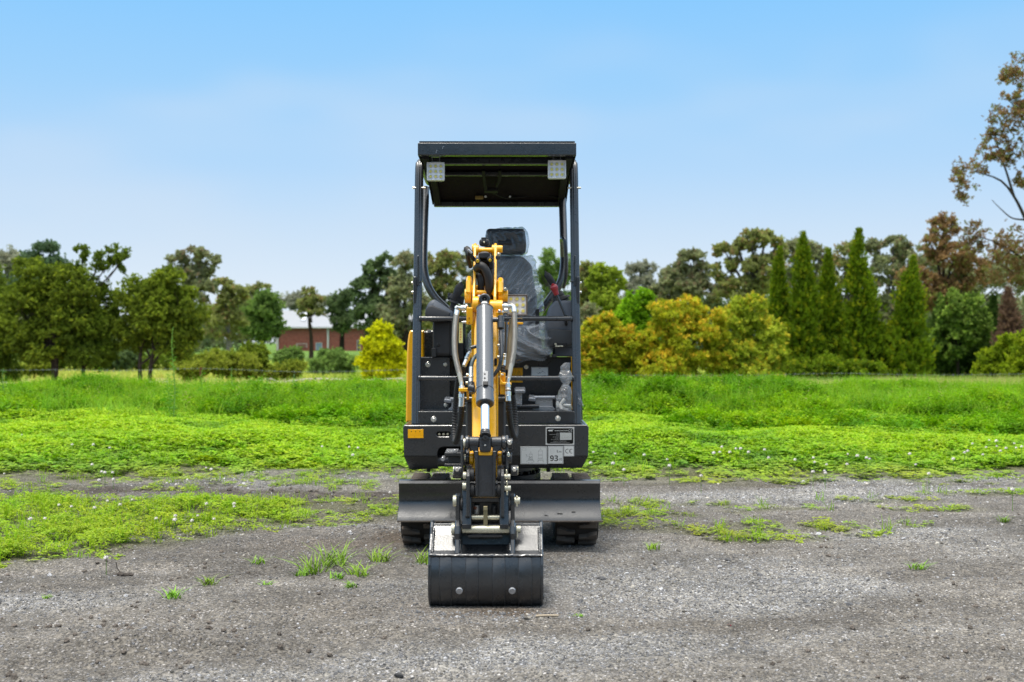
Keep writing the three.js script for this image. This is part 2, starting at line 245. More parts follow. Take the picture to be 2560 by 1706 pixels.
{
  const rows = [0.6, 1.2, 1.8, 2.3]; for (let d = 2.6; d < 10;) { rows.push(d); d += .016 + Math.max(0, d - 4.2) * .007; } for (let d = 10; d < 600;) { rows.push(d); d *= 1.025; } rows.unshift(-6, -1);
  const NX = 420, pos = [], col = [], uv = [], idx = [];
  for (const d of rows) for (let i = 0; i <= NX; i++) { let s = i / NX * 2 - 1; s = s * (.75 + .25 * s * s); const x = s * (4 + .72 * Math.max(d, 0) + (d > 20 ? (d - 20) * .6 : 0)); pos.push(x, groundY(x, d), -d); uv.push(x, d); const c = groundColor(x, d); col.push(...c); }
  for (let r = 0; r < rows.length - 1; r++) for (let i = 0; i < NX; i++) { const a = r * (NX + 1) + i, b = a + NX + 1; idx.push(a, a + 1, b, b, a + 1, b + 1); }
  const g = new THREE.BufferGeometry(); g.setAttribute('position', new THREE.Float32BufferAttribute(pos, 3)); g.setAttribute('uv', new THREE.Float32BufferAttribute(uv, 2)); g.setAttribute('color', new THREE.Float32BufferAttribute(col, 3)); g.setIndex(idx); g.computeVertexNormals();
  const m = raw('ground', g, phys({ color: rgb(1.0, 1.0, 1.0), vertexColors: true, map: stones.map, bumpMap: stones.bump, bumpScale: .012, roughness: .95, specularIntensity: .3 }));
  m.userData = { kind: 'structure', label: 'grey gravel yard with brown dirt, wheel ruts and the field behind it' };
}
// ------------------------------------------------------------------ loose stones and clods on the yard
function pebble(seed, flat) { const r = rng(seed), g = new THREE.IcosahedronGeometry(1, 1), p = g.attributes.position, cache = new Map(); for (let i = 0; i < p.count; i++) { const k = `${p.getX(i).toFixed(3)},${p.getY(i).toFixed(3)},${p.getZ(i).toFixed(3)}`; if (!cache.has(k)) cache.set(k, .72 + r() * .5); const q = cache.get(k); p.setXYZ(i, p.getX(i) * q, p.getY(i) * q * flat, p.getZ(i) * q * (.8)); } g.computeVertexNormals(); return g; }
const q0 = new THREE.Quaternion(), m4 = new THREE.Matrix4(), eu = new THREE.Euler();
function scatter(name, geo, mat, list, label, kind = 'stuff') { // list of [x,y,z, sx,sy,sz, rx,ry,rz, color]
  const im = new THREE.InstancedMesh(geo, mat, list.length); im.name = numbered(name); im.castShadow = im.receiveShadow = true; const c = new THREE.Color();
  list.forEach((e, i) => { eu.set(e[6], e[7], e[8]); q0.setFromEuler(eu); m4.compose(V(e[0], e[1], e[2]), q0, V(e[3], e[4], e[5])); im.setMatrixAt(i, m4); im.setColorAt(i, c.setRGB(...e[9])); });
  im.userData = { kind, label }; scene.add(im); return im;
}
{
  const r = rng(41), lists = [[], [], []], mat = phys({ roughness: .9, bumpMap: fineTex, bumpScale: .002, specularIntensity: .35 });
  for (let i = 0; i < 165000; i++) {
    const d = 2.9 + Math.pow(r(), 1.5) * 6.2, x = (r() * 2 - 1) * (d * .46 + .4); if (thick(x, d) > .3) continue; const g = gravelAmount(x, d), big = r();
    if (r() > .10 + .9 * sstep(.3, .75, g)) continue; if (x < .2 && Math.abs(d - 7.92) < .32 && r() < .8) continue;
    if (Math.abs(x + .06) < .3 && d > 4.5 && d < 5.2) continue;
    let s = (.0018 + .0036 * Math.pow(r(), 2.4)) * (.8 + .07 * d); if (big > .985) s *= 2.2; if (big > .9992) s *= 1.4;
    const t = r(); let v = .13 + .24 * Math.pow(r(), 1.2); if (t > .88) v = .40 + .32 * r(); const warm = r() < .25 ? 1 : 0; const c = [v * (1 + .08 * warm), v * (1 + .01 * warm), v * (1.03 - .14 * warm)];
    lists[i % 3].push([x, groundY(x, d) + s * .15, -d, s * (.8 + .5 * r()), s * (.7 + .4 * r()), s * (.8 + .5 * r()), r() * .5, r() * 6.3, r() * .5, c]);
  }
  lists.forEach((l, k) => scatter('gravel', pebble(90 + k, .7), mat, l, 'loose grey and white crushed stone strewn over the yard'));
  const clods = []; for (let i = 0; i < 6000; i++) { const d = 3 + Math.pow(r(), 1.3) * 5.6, x = (r() * 2 - 1) * (d * .46 + .4), g = gravelAmount(x, d); const rut = Math.exp(-(((d - 7.95) / .3) ** 2)) * (x < 0 ? 1 : 0), mound = Math.exp(-(((x + 1.2) / .4) ** 2) - (((d - 3.95) / .2) ** 2)); if (r() > .35 * sstep(.6, .2, g) + rut + mound * .8) continue; if (Math.abs(x + .06) < .3 && d > 4.5 && d < 5.2) continue; const s = (.003 + .010 * Math.pow(r(), 3)) * (rut > .3 ? 1.7 : 1); const v = .12 + .10 * r(); clods.push([x, groundY(x, d) + s * .2, -d, s * 1.2, s * .8, s, r(), r() * 6, r(), [v * 1.12, v * .96, v * .82]]); }
  scatter('soil_clods', pebble(77, .8), mat, clods, 'dark crumbly clods of soil in the wheel ruts');
}
// ------------------------------------------------------------------ ground plants
function leafGeo(make) { const pos = [], col = []; make((a, b, c, k = 1) => { pos.push(...a, ...b, ...c); for (let i = 0; i < 3; i++) col.push(k, k, k); }); const g = new THREE.BufferGeometry(); g.setAttribute('position', new THREE.Float32BufferAttribute(pos, 3)); g.setAttribute('color', new THREE.Float32BufferAttribute(col, 3)); g.computeVertexNormals(); return g; }
const leafMat = phys({ color: rgb(1, 1, 1), vertexColors: true, roughness: .8, transmission: .48, thickness: 0, side: THREE.DoubleSide, specularIntensity: .18 });
const petalMat = phys({ color: rgb(.72, .68, .66), roughness: .9 });
function cloverGeo(seed, n, R, H, L) { // a cushion of small leaflets on unseen stems
  const r = rng(seed); return leafGeo(tri => { for (let i = 0; i < n; i++) { const a = r() * 6.283, q = Math.sqrt(r()) * R, cx = Math.cos(a) * q, cz = Math.sin(a) * q, cy = H * (.25 + .75 * r()) * (1 - .45 * (q / R) ** 2), k = .75 + .5 * r();
    for (let t = 0; t < 3; t++) { const b = a + t * 2.09 + r(), up = -.25 + r() * .75, l = L * (.7 + .6 * r()), w = l * .42, dx = Math.cos(b), dz = Math.sin(b), y1 = cy + up * l * .5, y2 = cy + up * l, tip = [cx + dx * l, y2, cz + dz * l], s1 = [cx + dx * l * .6 - dz * w, y1 + .2 * l * (r() - .5), cz + dz * l * .6 + dx * w], s2 = [cx + dx * l * .6 + dz * w, y1, cz + dz * l * .6 - dx * w]; tri([cx, cy, cz], s1, tip, k); tri([cx, cy, cz], tip, s2, k); } } });
}
function grassGeo(seed, n, R, H, W, lean = .5) { const r = rng(seed); return leafGeo(tri => { for (let i = 0; i < n; i++) { const a = r() * 6.283, q = Math.sqrt(r()) * R, x = Math.cos(a) * q, z = Math.sin(a) * q, h = H * (.45 + .55 * r()), b = r() * 6.283, l = lean * h * (.3 + r()), dx = Math.cos(b), dz = Math.sin(b), w = W * (.7 + .6 * r()), k = .8 + .4 * r(); const p0 = [x - dz * w, 0, z + dx * w], p1 = [x + dz * w, 0, z - dx * w], m0 = [x + dx * l * .35 - dz * w * .8, h * .6, z + dz * l * .35 + dx * w * .8], m1 = [x + dx * l * .35 + dz * w * .8, h * .6, z + dz * l * .35 - dx * w * .8], t = [x + dx * l, h, z + dz * l]; tri(p0, p1, m1, k); tri(p0, m1, m0, k); tri(m0, m1, t, k * 1.06); } }); }
function weedGeo(seed, n, H, L) { // upright leafy stems
  const r = rng(seed); return leafGeo(tri => { for (let i = 0; i < n; i++) { const x0 = (r() - .5) * .14, z0 = (r() - .5) * .14, h = H * (.6 + .4 * r()), lx = (r() - .5) * .1, lz = (r() - .5) * .1; for (let k = 0; k < 12; k++) { const t = .2 + .8 * k / 11, b = k * 2.4 + r(), l = L * (1.15 - .75 * t) * (.7 + .6 * r()), w = l * .2, dx = Math.cos(b), dz = Math.sin(b), x = x0 + lx * t, z = z0 + lz * t, y = h * t, u = .1 + .5 * r(), s = .8 + .4 * r(); const m1 = [x + dx * l * .5 - dz * w, y + u * l * .6, z + dz * l * .5 + dx * w], m2 = [x + dx * l * .5 + dz * w, y + u * l * .6, z + dz * l * .5 - dx * w], t2 = [x + dx * l, y + u * l * .5, z + dz * l]; tri([x, y, z], m1, t2, s); tri([x, y, z], t2, m2, s); } } }); }
const GREEN = { clover: [.20, .44, .004], cloverY: [.37, .55, .006], deep: [.095, .25, .004], grass: [.27, .45, .014], blue: [.23, .43, .065], dry: [.52, .48, .20], olive: [.33, .40, .03] };
const jit = (c, r, a = .25) => { const k = 1 - a / 2 + a * r(); return [c[0] * k * (.85 + .3 * r()), c[1] * k, c[2] * k]; };
{
  const r = rng(7), cl = [[], [], []], low = [[], []], gr = [[], []], wd = [[], []], pale = [];
  const put = (l, x, d, y, s, sy, c, tilt = .3) => l.push([x, y, -d, s, sy, s, (r() - .5) * tilt, r() * 6.283, (r() - .5) * tilt, c]);
  for (let i = 0; i < 165000; i++) {
    const d = 8.3 + Math.pow(r(), .85) * 17.5, x = (r() * 2 - 1) * (d * .45 + 1.6), t = thick(x, d); const cover = clamp(t * (.8 + .9 * fbm(x * 3, d * 3, 2) + sstep(9.2, 10.5, d))); if (r() > mix(-Math.log(1 - .97 * cover) / 15, t, sstep(9.4, 10.8, d))) continue;
    const hh = hillH(x, d), y = groundY(x, d), n = fbm(x * .55, d * .55), n2 = fbm(x * 2.4, d * 2.4, 2);
    const rear = sstep(13, 15.5, d + n);
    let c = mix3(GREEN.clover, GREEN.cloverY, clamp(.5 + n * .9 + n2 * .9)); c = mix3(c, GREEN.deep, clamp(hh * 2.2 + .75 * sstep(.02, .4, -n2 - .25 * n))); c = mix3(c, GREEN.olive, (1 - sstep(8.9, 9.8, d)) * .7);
    if (hh > .06) { const lv = Math.pow(r(), .6); put(wd[i % 2], x, d, y + hh * lv * .9, .8 + .5 * r(), .8 + .5 * r(), jit(c, r), .8); if (r() < .4) put(cl[i % 3], x, d, y + hh * r(), 1 + .4 * r(), 1 + .4 * r(), jit(c, r), .6); continue; }
    const left = sstep(-2.2, -3.4, x), rightPale = sstep(2.6, 3.6, x) * sstep(16.0, 17.6, d + n * 2);
    if (rear > r() && (left > .5 ? r() < .42 : r() < .16) && rightPale < r()) { const cc = jit(mix3(GREEN.grass, GREEN.blue, clamp(.3 + n2)), r); put(gr[i % 2], x, d, y, .9 + .5 * r(), (.6 + .7 * r()) * (1 - .55 * sstep(16, 21, d)), cc); if (r() < .5) put(cl[i % 3], x, d, y, 1.3, 1.2, jit(c, r)); continue; }
    if (rightPale > r()) { put(pale, x, d, y, 1, .45 + .4 * r(), jit(mix3(GREEN.dry, GREEN.grass, r() * .7), r)); continue; }
    const grow = .3 + .25 * t + .75 * sstep(9, 11, d) + .55 * n2 + .35 * Math.max(0, n);
    put(cl[i % 3], x, d, y - .01, .8 + .45 * r() + .02 * d, Math.max(.3, grow), jit(c, r));
    if (r() < .05) put(gr[i % 2], x, d, y, .7, .45 + .3 * r(), jit(GREEN.grass, r));
    if (r() < .012 && d > 11) put(wd[i % 2], x, d, y, .8, .9, jit(GREEN.grass, r));
  }
  for (const [hx, hd, rx, rd, hh] of hills) for (let i = 0; i < 1500; i++) { // dense weeds filling each mound
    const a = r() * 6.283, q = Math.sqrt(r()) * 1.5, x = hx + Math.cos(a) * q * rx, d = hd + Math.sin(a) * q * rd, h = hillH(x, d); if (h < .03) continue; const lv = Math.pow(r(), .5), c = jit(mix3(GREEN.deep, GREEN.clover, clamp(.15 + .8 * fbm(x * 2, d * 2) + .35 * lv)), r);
    put(r() < .35 ? wd[i % 2] : cl[i % 3], x, d, groundY(x, d) + h * lv * .85, .7 + .5 * r(), .7 + .5 * r(), c, 1.0);
  }
  const stalk = []; for (let i = 0; i < 3600; i++) { const d = 13.2 + r() * 5, side = r() < .5 ? -1 : 1, x = side < 0 ? -.6 - 5.5 * Math.pow(r(), 1.3) : .6 + 6 * Math.pow(r(), 1.3), h = hillH(x, d); if (h < .04) continue; stalk.push([x, groundY(x, d) + h * .5, -d, .8 + .5 * r(), .5 + .75 * r() * r(), .8 + .5 * r(), (r() - .5) * .4, r() * 6.28, (r() - .5) * .4, jit(r() < .25 ? GREEN.dry : mix3(GREEN.clover, GREEN.blue, r() * .6), r)]); }
  scatter('weed_stalks', weedGeo(49, 1, .42, .07), leafMat, stalk, 'single leafy stalks sticking up from the weeds at the back of the meadow');
  for (let i = 0; i < 52000; i++) { // taller weeds standing in a rough band at the back
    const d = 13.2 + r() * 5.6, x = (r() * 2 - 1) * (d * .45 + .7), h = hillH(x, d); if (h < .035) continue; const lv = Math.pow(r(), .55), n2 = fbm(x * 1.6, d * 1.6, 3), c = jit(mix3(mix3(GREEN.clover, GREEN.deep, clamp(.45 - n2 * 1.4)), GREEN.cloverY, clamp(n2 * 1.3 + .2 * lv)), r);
    put(r() < .4 ? wd[i % 2] : cl[i % 3], x, d, groundY(x, d) + h * lv, .8 + .5 * r(), .8 + .7 * r(), c, .9); if (r() < .16) put(gr[i % 2], x, d, groundY(x, d) + h * .55, .9, .9 + .8 * r(), jit(mix3(GREEN.grass, GREEN.blue, r() * .5), r), .5);
  }
  for (let i = 0; i < 90000; i++) { // near patches
    const d = 4.9 + r() * 4.9, x = (r() * 2 - 1) * (d * .45 + .4); if (Math.abs(x + .06) < .56 && d > 5.6 && d < 7.0 ) continue;
    const L = patchLeft(x, d), R = patchRight(x, d), f = fringe(x, d) * (1 - thick(x, d)), v = Math.max(Math.pow(L, 1.3), R * .88, f * .9) * clamp(.75 + 1.3 * fbm(x * 5, d * 5, 2)); if (r() > -Math.log(1 - .96 * Math.min(1, v)) / 15) continue;
    const n = fbm(x * 1.3, d * 1.3), c = jit(mix3(mix3(GREEN.clover, GREEN.cloverY, clamp(.55 + n)), GREEN.olive, clamp(.25 + n * .8 + (R > L ? .3 : 0) + (f > L ? .4 : 0))), r), lush = L > .75 ? sstep(-.9, -2.0, x) : 0;
    if (r() < .82) put(low[i % 2], x, d, groundY(x, d), .7 + .5 * r(), (.35 + .5 * r()) * (.35 + .75 * v) + lush * .9 * (.6 + n), c); else put(gr[i % 2], x, d, groundY(x, d), .4, .14 + .2 * r() + .16 * lush, jit(GREEN.grass, r));
  }
  for (let k = 0; k < 3; k++) scatter('clover_meadow', cloverGeo(5 + k, 26, .09, .115, .023), leafMat, cl[k], 'bright green clover and low weeds of the meadow behind the yard');
  for (let k = 0; k < 2; k++) scatter('low_weeds', cloverGeo(15 + k, 18, .05, .055, .0125), leafMat, low[k], 'short yellow-green weeds growing at the edge of the gravel');
  for (let k = 0; k < 2; k++) scatter('tall_grass', grassGeo(25 + k, 12, .09, .27, .0042, .8), leafMat, gr[k], 'long soft green grass at the back of the meadow');
  for (let k = 0; k < 2; k++) scatter('weed_thicket', weedGeo(35 + k, 5, .19, .085), leafMat, wd[k], 'dense dark green weeds heaped at the back of the meadow');
  scatter('dry_grass', grassGeo(45, 14, .08, .42, .0035), leafMat, pale, 'pale straw-coloured seeding grass right of the yard');
}
{ // rough field and shrubs' understorey behind the meadow
  const r = rng(19), f = [];
  for (let i = 0; i < 26000; i++) { const d = 24 + r() * 55, x = (r() * 2 - 1) * (d * .46 + 1), n = fbm(x * .12, d * .12); if (x < 2 && d < 52 && r() < .86) continue; const c = x > 3 && d < 37 ? [.09, .19, .012] : mix3([.34, .50, .05], [.60, .60, .15], clamp(.4 + n)); f.push([x, groundY(x, d), -d, 2.2, .9 + .7 * r(), 2.2, 0, r() * 6, 0, jit(c, r)]); }
  scatter('field_grass', grassGeo(55, 12, .11, .2, .010), leafMat, f, 'sunlit rough grass of the field behind the fence');
}
// grass tufts one can count on the gravel
const tuftWords = [
  [785, 1430, .15, 'spiky light green grass tuft, left of the three nearest the bucket on the left'], [842, 1443, .05, 'small low grass tuft on gravel left of the largest spiky tuft'], [952, 1405, .12, 'rounded bushy grass tuft on gravel between spiky tuft and track'],
  [838, 1412, .17, 'largest spiky grass tuft on the gravel left of the bucket'], [897, 1437, .10, 'broad grass tuft on gravel just left of the bucket'], [1058, 1408, .12, 'bright grass tuft with broad blades touching the left edge of the bucket'],
  [525, 1468, .07, 'low round grass tuft alone in the left middle of the gravel'], [432, 1505, .07, 'small broad-leaved tuft, nearest to the camera on the left gravel'], [755, 1436, .06, 'short grass tuft at the left end of the row of tufts'], [645, 1412, .06, 'flat grass tuft lying beside dark soil left of the spiky tufts'],
  [880, 1468, .05, 'sparse grass sprigs in front of the broad tuft beside the bucket'], [665, 1470, .04, 'tiny faint grass sprigs on gravel in the left middle'], [120, 1505, .03, 'tiny green sprig at the far left of the gravel'], [2295, 1425, .07, 'lone thin grass tuft far out on the right gravel'],
  [1633, 1375, .06, 'tight moss-like green cushion at the near end of the right weed patch'], [2510, 1308, .06, 'small grass tuft far right under the meadow edge'], [1445, 1545, .02, 'speck of green on the gravel right of the bucket']];
tuftWords.forEach(([px, py, h, label], i) => {
  const d = EYE * F / (py - 853), x = wx(px, d), t = thing('grass_tuft', label, 'grass tuft', [x, groundY(x, d) - .002, -d], 'grass tufts on the gravel'), r = rng(500 + i), n = Math.round(20 + h * 190);
  raw('blades', grassGeo(600 + i, n, .016 + h * .26, h * .62, .0029, 1.9), phys({ color: rgb(...jit([.22, .40, .03], r, .2)), vertexColors: true, roughness: .6, transmission: .35, thickness: 0, side: THREE.DoubleSide, specularIntensity: .4 }), t);
});
// clover flowers
{
  const head = mergeGeometries(Array.from({ length: 16 }, (_, i) => { const a = i * 2.4, y = 1 - (i + .5) / 16 * 1.6, q = Math.sqrt(Math.max(0, 1 - y * y)); const g = new THREE.ConeGeometry(.34, .95, 4).toNonIndexed(); g.applyQuaternion(new THREE.Quaternion().setFromUnitVectors(UPY, V(Math.cos(a) * q, y, Math.sin(a) * q).normalize())); g.translate(Math.cos(a) * q * .5, y * .5, Math.sin(a) * q * .5); return g; })); head.scale(.013, .012, .013);
  const stemG = new THREE.CylinderGeometry(.0012, .0014, .09, 5); stemG.translate(0, -.05, 0); const stemM = phys({ color: rgb(.12, .26, .03), roughness: .8 });
  const r = rng(63); let first = null; const spots = [];
  for (const [px, py] of [[147, 1263], [178, 1267], [112, 1297], [268, 1253], [236, 1270], [330, 1250], [494, 1290], [480, 1302], [438, 1290], [535, 1298], [75, 1298], [585, 1267], [516, 1260], [390, 1297], [265, 1395], [585, 1260], [300, 1262], [437, 1300], [254, 1180], [262, 1182], [281, 1182], [247, 1201], [283, 1199], [417, 1208], [440, 1212], [468, 1200], [515, 1170], [528, 1174], [230, 1162], [975, 1232], [10, 1185]]) spots.push([px, py, 'left']);
  for (const [px, py] of [[1484, 1131], [1538, 1135], [1611, 1138], [1477, 1158], [1533, 1159], [1668, 1149], [1785, 1133], [1800, 1131], [1805, 1118], [1825, 1131], [1840, 1122], [1852, 1122], [1872, 1131], [1912, 1125], [1922, 1145], [1674, 1165], [1988, 1150], [2034, 1145], [2037, 1156], [2067, 1162], [2062, 1178], [2064, 1183], [2033, 1180], [2118, 1161], [2120, 1136], [2144, 1140], [2167, 1145], [2175, 1148], [2275, 1135], [2290, 1162], [2323, 1185], [2384, 1148], [2412, 1132], [2420, 1128], [2432, 1110], [2458, 1137], [2466, 1119], [2474, 1101], [2492, 1103], [2493, 1116], [2502, 1128], [2516, 1121], [2541, 1120], [2537, 1109], [2555, 1117], [2532, 1224], [1753, 1190], [1560, 1175]]) spots.push([px, py, 'right']);
  for (const [px, py] of [[54, 1088], [180, 1112], [233, 1112], [274, 1120], [873, 1118], [882, 1138], [895, 1120], [805, 1117]]) spots.push([px, py, 'far']);
  const lab = { left: 'small white clover flower head among the yellow-green weeds at left', right: 'small white clover flower head above the green meadow right of the excavator', far: 'small white clover flower head far back in the meadow left of the excavator' };
  for (const [px, py, w] of spots) {
    const s = .75 + .5 * r(); let d = w === 'left' ? (EYE - .08) * F / (py - 853) : (EYE - .17) * F / (py - 853); const x = wx(px, d), y = wy(py, d);
    const o = first ? first.clone() : thing('clover_flower', '', 'clover flower'); if (!first) { first = o; raw('flower_head', head, petalMat, o); raw('stem', stemG, stemM, o); } else { o.name = numbered('clover_flower'); scene.add(o); }
    o.position.set(x, y, -d); o.scale.setScalar(s * (w === 'left' ? 1 : 1.15)); o.rotation.y = r() * 6; o.userData = { label: lab[w], category: 'clover flower', group: lab[w].replace('small white clover flower head', 'clover flowers') };
  }
}
// ------------------------------------------------------------------ trees and shrubs
function sprayGeo(seed, n, ratio, open) { // a twig end with its leaves, one unit long
  const r = rng(seed); return leafGeo(tri => { for (let i = 0; i < n; i++) { const t = .1 + .8 * i / n, a = i * 2.4 + r(), e = (open + (r() - .5) * .7) * (1.1 - .5 * t), L = .36 * (.7 + .6 * r()), w = L * ratio, dx = Math.cos(a) * Math.sin(e), dy = Math.cos(e), dz = Math.sin(a) * Math.sin(e), tw = r() * 6.283, k = .8 + .4 * r(); const ux = -Math.sin(a), uz = Math.cos(a), vx = -Math.cos(a) * Math.cos(e), vy = Math.sin(e), vz = -Math.sin(a) * Math.cos(e), ex = ux * Math.cos(tw) + vx * Math.sin(tw), ey = vy * Math.sin(tw), ez = uz * Math.cos(tw) + vz * Math.sin(tw); const x = (r() - .5) * .25, z = (r() - .5) * .25, y = t - .2; const A = [x, y, z], T = [x + dx * L, y + dy * L, z + dz * L], S1 = [x + dx * L * .5 + ex * w, y + dy * L * .5 + ey * w, z + dz * L * .5 + ez * w], S2 = [x + dx * L * .5 - ex * w, y + dy * L * .5 - ey * w, z + dz * L * .5 - ez * w]; tri(A, S1, T, k); tri(A, T, S2, k); } });
}
const sprayKinds = [sprayGeo(901, 13, .42, 1.2), sprayGeo(902, 12, .5, 1.1), sprayGeo(903, 14, .36, 1.3), sprayGeo(904, 16, .26, .55)];
function foliage(name, lobes, o, parent, pos) { // lobes [x,y,z,rx,ry,rz] in metres round the foot; clumps of small leaves on each lobe
  const r = rng(o.seed), list = [], C3 = [], name0 = o.kind; const N = (o.leaves || 5200) * (name0 === 'gum_tree' ? .30 : name0 === 'wattle_tree' ? .62 : name0 === 'copper_tree' ? .26 : .38), total = lobes.reduce((s, l) => s + Math.pow(l[3] * l[4] * l[5], 2 / 3), 0);
  for (const l of lobes) {
    const share = Math.pow(l[3] * l[4] * l[5], 2 / 3) / total, nl = Math.round(N * share), nc = Math.max(9, Math.round((o.clumps || 60) * 2.2 * share)), cl = [];
    for (let k = 0; k < nc; k++) { let x, y, z, q; do { x = r() * 2 - 1; y = r() * 2 - 1; z = r() * 2 - 1; q = Math.hypot(x, y, z); } while (q > 1 || q < .05); const e = mix(o.fill ?? .45, 1, Math.pow(r(), .5)) / q, yy = name0 === 'gum_tree' && r() < .5 ? Math.abs(y) : y; cl.push([l[0] + x * e * l[3], l[1] + yy * e * l[4], l[2] + z * e * l[5], (o.clump || .28) * (name0 === 'gum_tree' ? .95 : 1.12) * (.6 + .8 * r()), r()]); }
    for (let k = 0; k < nl; k++) {
      const c = cl[Math.floor(r() * nc)], g = () => (r() + r() + r() - 1.5) * 1.15, ra = c[3] * Math.pow(l[3] * l[4] * l[5], 1 / 3);
      const x = c[0] + g() * ra * (o.cx || 1), y = c[1] + g() * ra * (o.cy || (name0 === 'gum_tree' ? .62 : .75)), z = c[2] + g() * ra * (o.cx || 1); if (y < (o.floor ?? .02)) continue;
      const a = r() * 6.283, b = .1 + (r() - .45) * 2.2 + (o.droop || 0), S = o.leaf * (o.size || (name0 === 'wattle_tree' ? 1.3 : 1.7)) * (.65 + .7 * r());
      list.push([x, y, z, Math.cos(a) * Math.cos(b), Math.sin(b), Math.sin(a) * Math.cos(b), S, r() * 6.283]);
      const t = clamp(c[4] * .75 + r() * .35 - .05), cc = o.cols.length > 2 && r() < (o.third ?? .12) + (o.tipTop || 0) * sstep(.2, 1, (y - l[1]) / l[4]) ? o.cols[2] : mix3(o.cols[0], o.cols[1], t), k2 = .85 + .3 * r();
      C3.push(cc.map(v => v * k2));
    }
  }
  return sprays(name, list, C3, sprayKinds[o.spray ?? o.seed % 3], parent);
}
function sprays(name, list, cols, geo, parent) {
  const im = new THREE.InstancedMesh(geo, leafMat, list.length), c = new THREE.Color(), q1 = new THREE.Quaternion(), d = V(0, 0, 0); im.name = name; im.castShadow = im.receiveShadow = true;
  list.forEach((e, i) => { d.set(e[3], e[4], e[5]).normalize(); q0.setFromUnitVectors(UPY, d); q1.setFromAxisAngle(UPY, e[7]); q0.multiply(q1); m4.compose(V(e[0], e[1], e[2]), q0, V(e[6], e[6], e[6])); im.setMatrixAt(i, m4); im.setColorAt(i, c.setRGB(...cols[i])); });
  parent.add(im); return im;
}
const barkTex = dataTex(256, (u, v) => .35 + .65 * tileNoise(u, v * .25, 48, 31) * (.6 + .4 * tileNoise(u, v, 12, 32)), true, 1.5);
const bark = (c) => phys({ color: rgb(...c), map: barkTex, bumpMap: barkTex, bumpScale: .02, roughness: .95, specularIntensity: .2 });
const BARK = { brown: bark([.17, .13, .10]), gray: bark([.30, .28, .26]), pale: bark([.62, .58, .53]), dark: bark([.085, .07, .055]) };
function limb(pts, r0, r1, n = 7) { // tapered bent branch
  const c = curveOf(pts.map(p => V(...p))), seg = Math.max(6, pts.length * 4), fr = c.computeFrenetFrames(seg), pos = [], idx = [];
  for (let i = 0; i <= seg; i++) { const p = c.getPointAt(i / seg), rr = mix(r0, r1, i / seg); for (let j = 0; j <= n; j++) { const a = j / n * 6.283; const N = fr.normals[i], B = fr.binormals[i]; pos.push(p.x + rr * (Math.cos(a) * N.x + Math.sin(a) * B.x), p.y + rr * (Math.cos(a) * N.y + Math.sin(a) * B.y), p.z + rr * (Math.cos(a) * N.z + Math.sin(a) * B.z)); } }
  for (let i = 0; i < seg; i++) for (let j = 0; j < n; j++) { const a = i * (n + 1) + j, b = a + n + 1; idx.push(a, a + 1, b, b, a + 1, b + 1); }
  const g = new THREE.BufferGeometry(); g.setAttribute('position', new THREE.Float32BufferAttribute(pos, 3)); g.setIndex(idx); g.computeVertexNormals(); return g;
}
// boxes are what one would measure on the photograph: [x0, y0, x1, y1] turned into metres at the tree's own distance
function tree(kind, label, d, foot, boxes, o) {
  const X = wx(foot, d), gy = groundY(X, d), s = d / F, t = thing(kind, label, o.cat || 'tree', [X, gy, -d], o.group), r = rng(o.seed + 1000);
  const lobes = boxes.map(([x0, y0, x1, y1, dz]) => { const rx = (x1 - x0) / 2 * s, ry = (y1 - y0) / 2 * s; return [wx((x0 + x1) / 2, d) - X, wy((y0 + y1) / 2, d) - gy, -(dz ?? (r() - .5) * .9) * rx, rx, ry, rx * .9]; });
  if (o.trunk !== false) {
    const tr = o.tr || .1, gs = [];
    const stems = o.stems || [[0, 0]];
    stems.forEach(([ox, lean]) => {
      const top = lobes.reduce((a, l) => l[1] > a[1] ? l : a, lobes[0]), h = top[1], bx = ox;
      gs.push(limb([[bx, -.1, 0], [bx + lean * .3, h * .3, 0], [mix(bx + lean, top[0], .35) + (r() - .5) * .05 * h, h * .6, top[2] * .4], [top[0] * (o.follow ?? .8), h * .97, top[2] * .8]], tr, tr * .22));
      lobes.forEach((l, k) => { if (l === top) return; const t0 = clamp((l[1] - l[4] * .9) / h, .18, .8) * (.6 + .3 * r()); gs.push(limb([[bx + lean * t0, h * t0, 0], [mix(bx, l[0], .45), mix(h * t0, l[1], .5), l[2] * .4], [l[0], l[1] + l[4] * .35, l[2]]], tr * .5, tr * .1)); for (let q = 0; q < 3; q++) { const a = r() * 6.28; gs.push(limb([[mix(bx, l[0], .6), mix(h * t0, l[1], .6), l[2] * .5], [l[0] + Math.cos(a) * l[3] * .5, l[1] + l[4] * .1, l[2] + Math.sin(a) * l[5] * .5], [l[0] + Math.cos(a) * l[3] * .85, l[1] + l[4] * (r() * .8), l[2] + Math.sin(a) * l[5] * .8]], tr * .2, tr * .05, 5)); } });
    });
    part0('trunk', gs, o.bark || BARK.brown, t);
  }
  if (o.branches) part0('branch', o.branches.map(([pts, a, b]) => limb(pts.map(([px, py, dz]) => [wx(px, d) - X, wy(py, d) - gy, -(dz || 0)]), a, b)), o.bark || BARK.brown, t);
  o.kind = kind; foliage(o.crown || 'crown', lobes, o, t);
  return t;
}
function part0(name, geos, mat, parent) { const g = mergeGeometries(geos.map(clean)); return raw(name, g, mat, parent); }
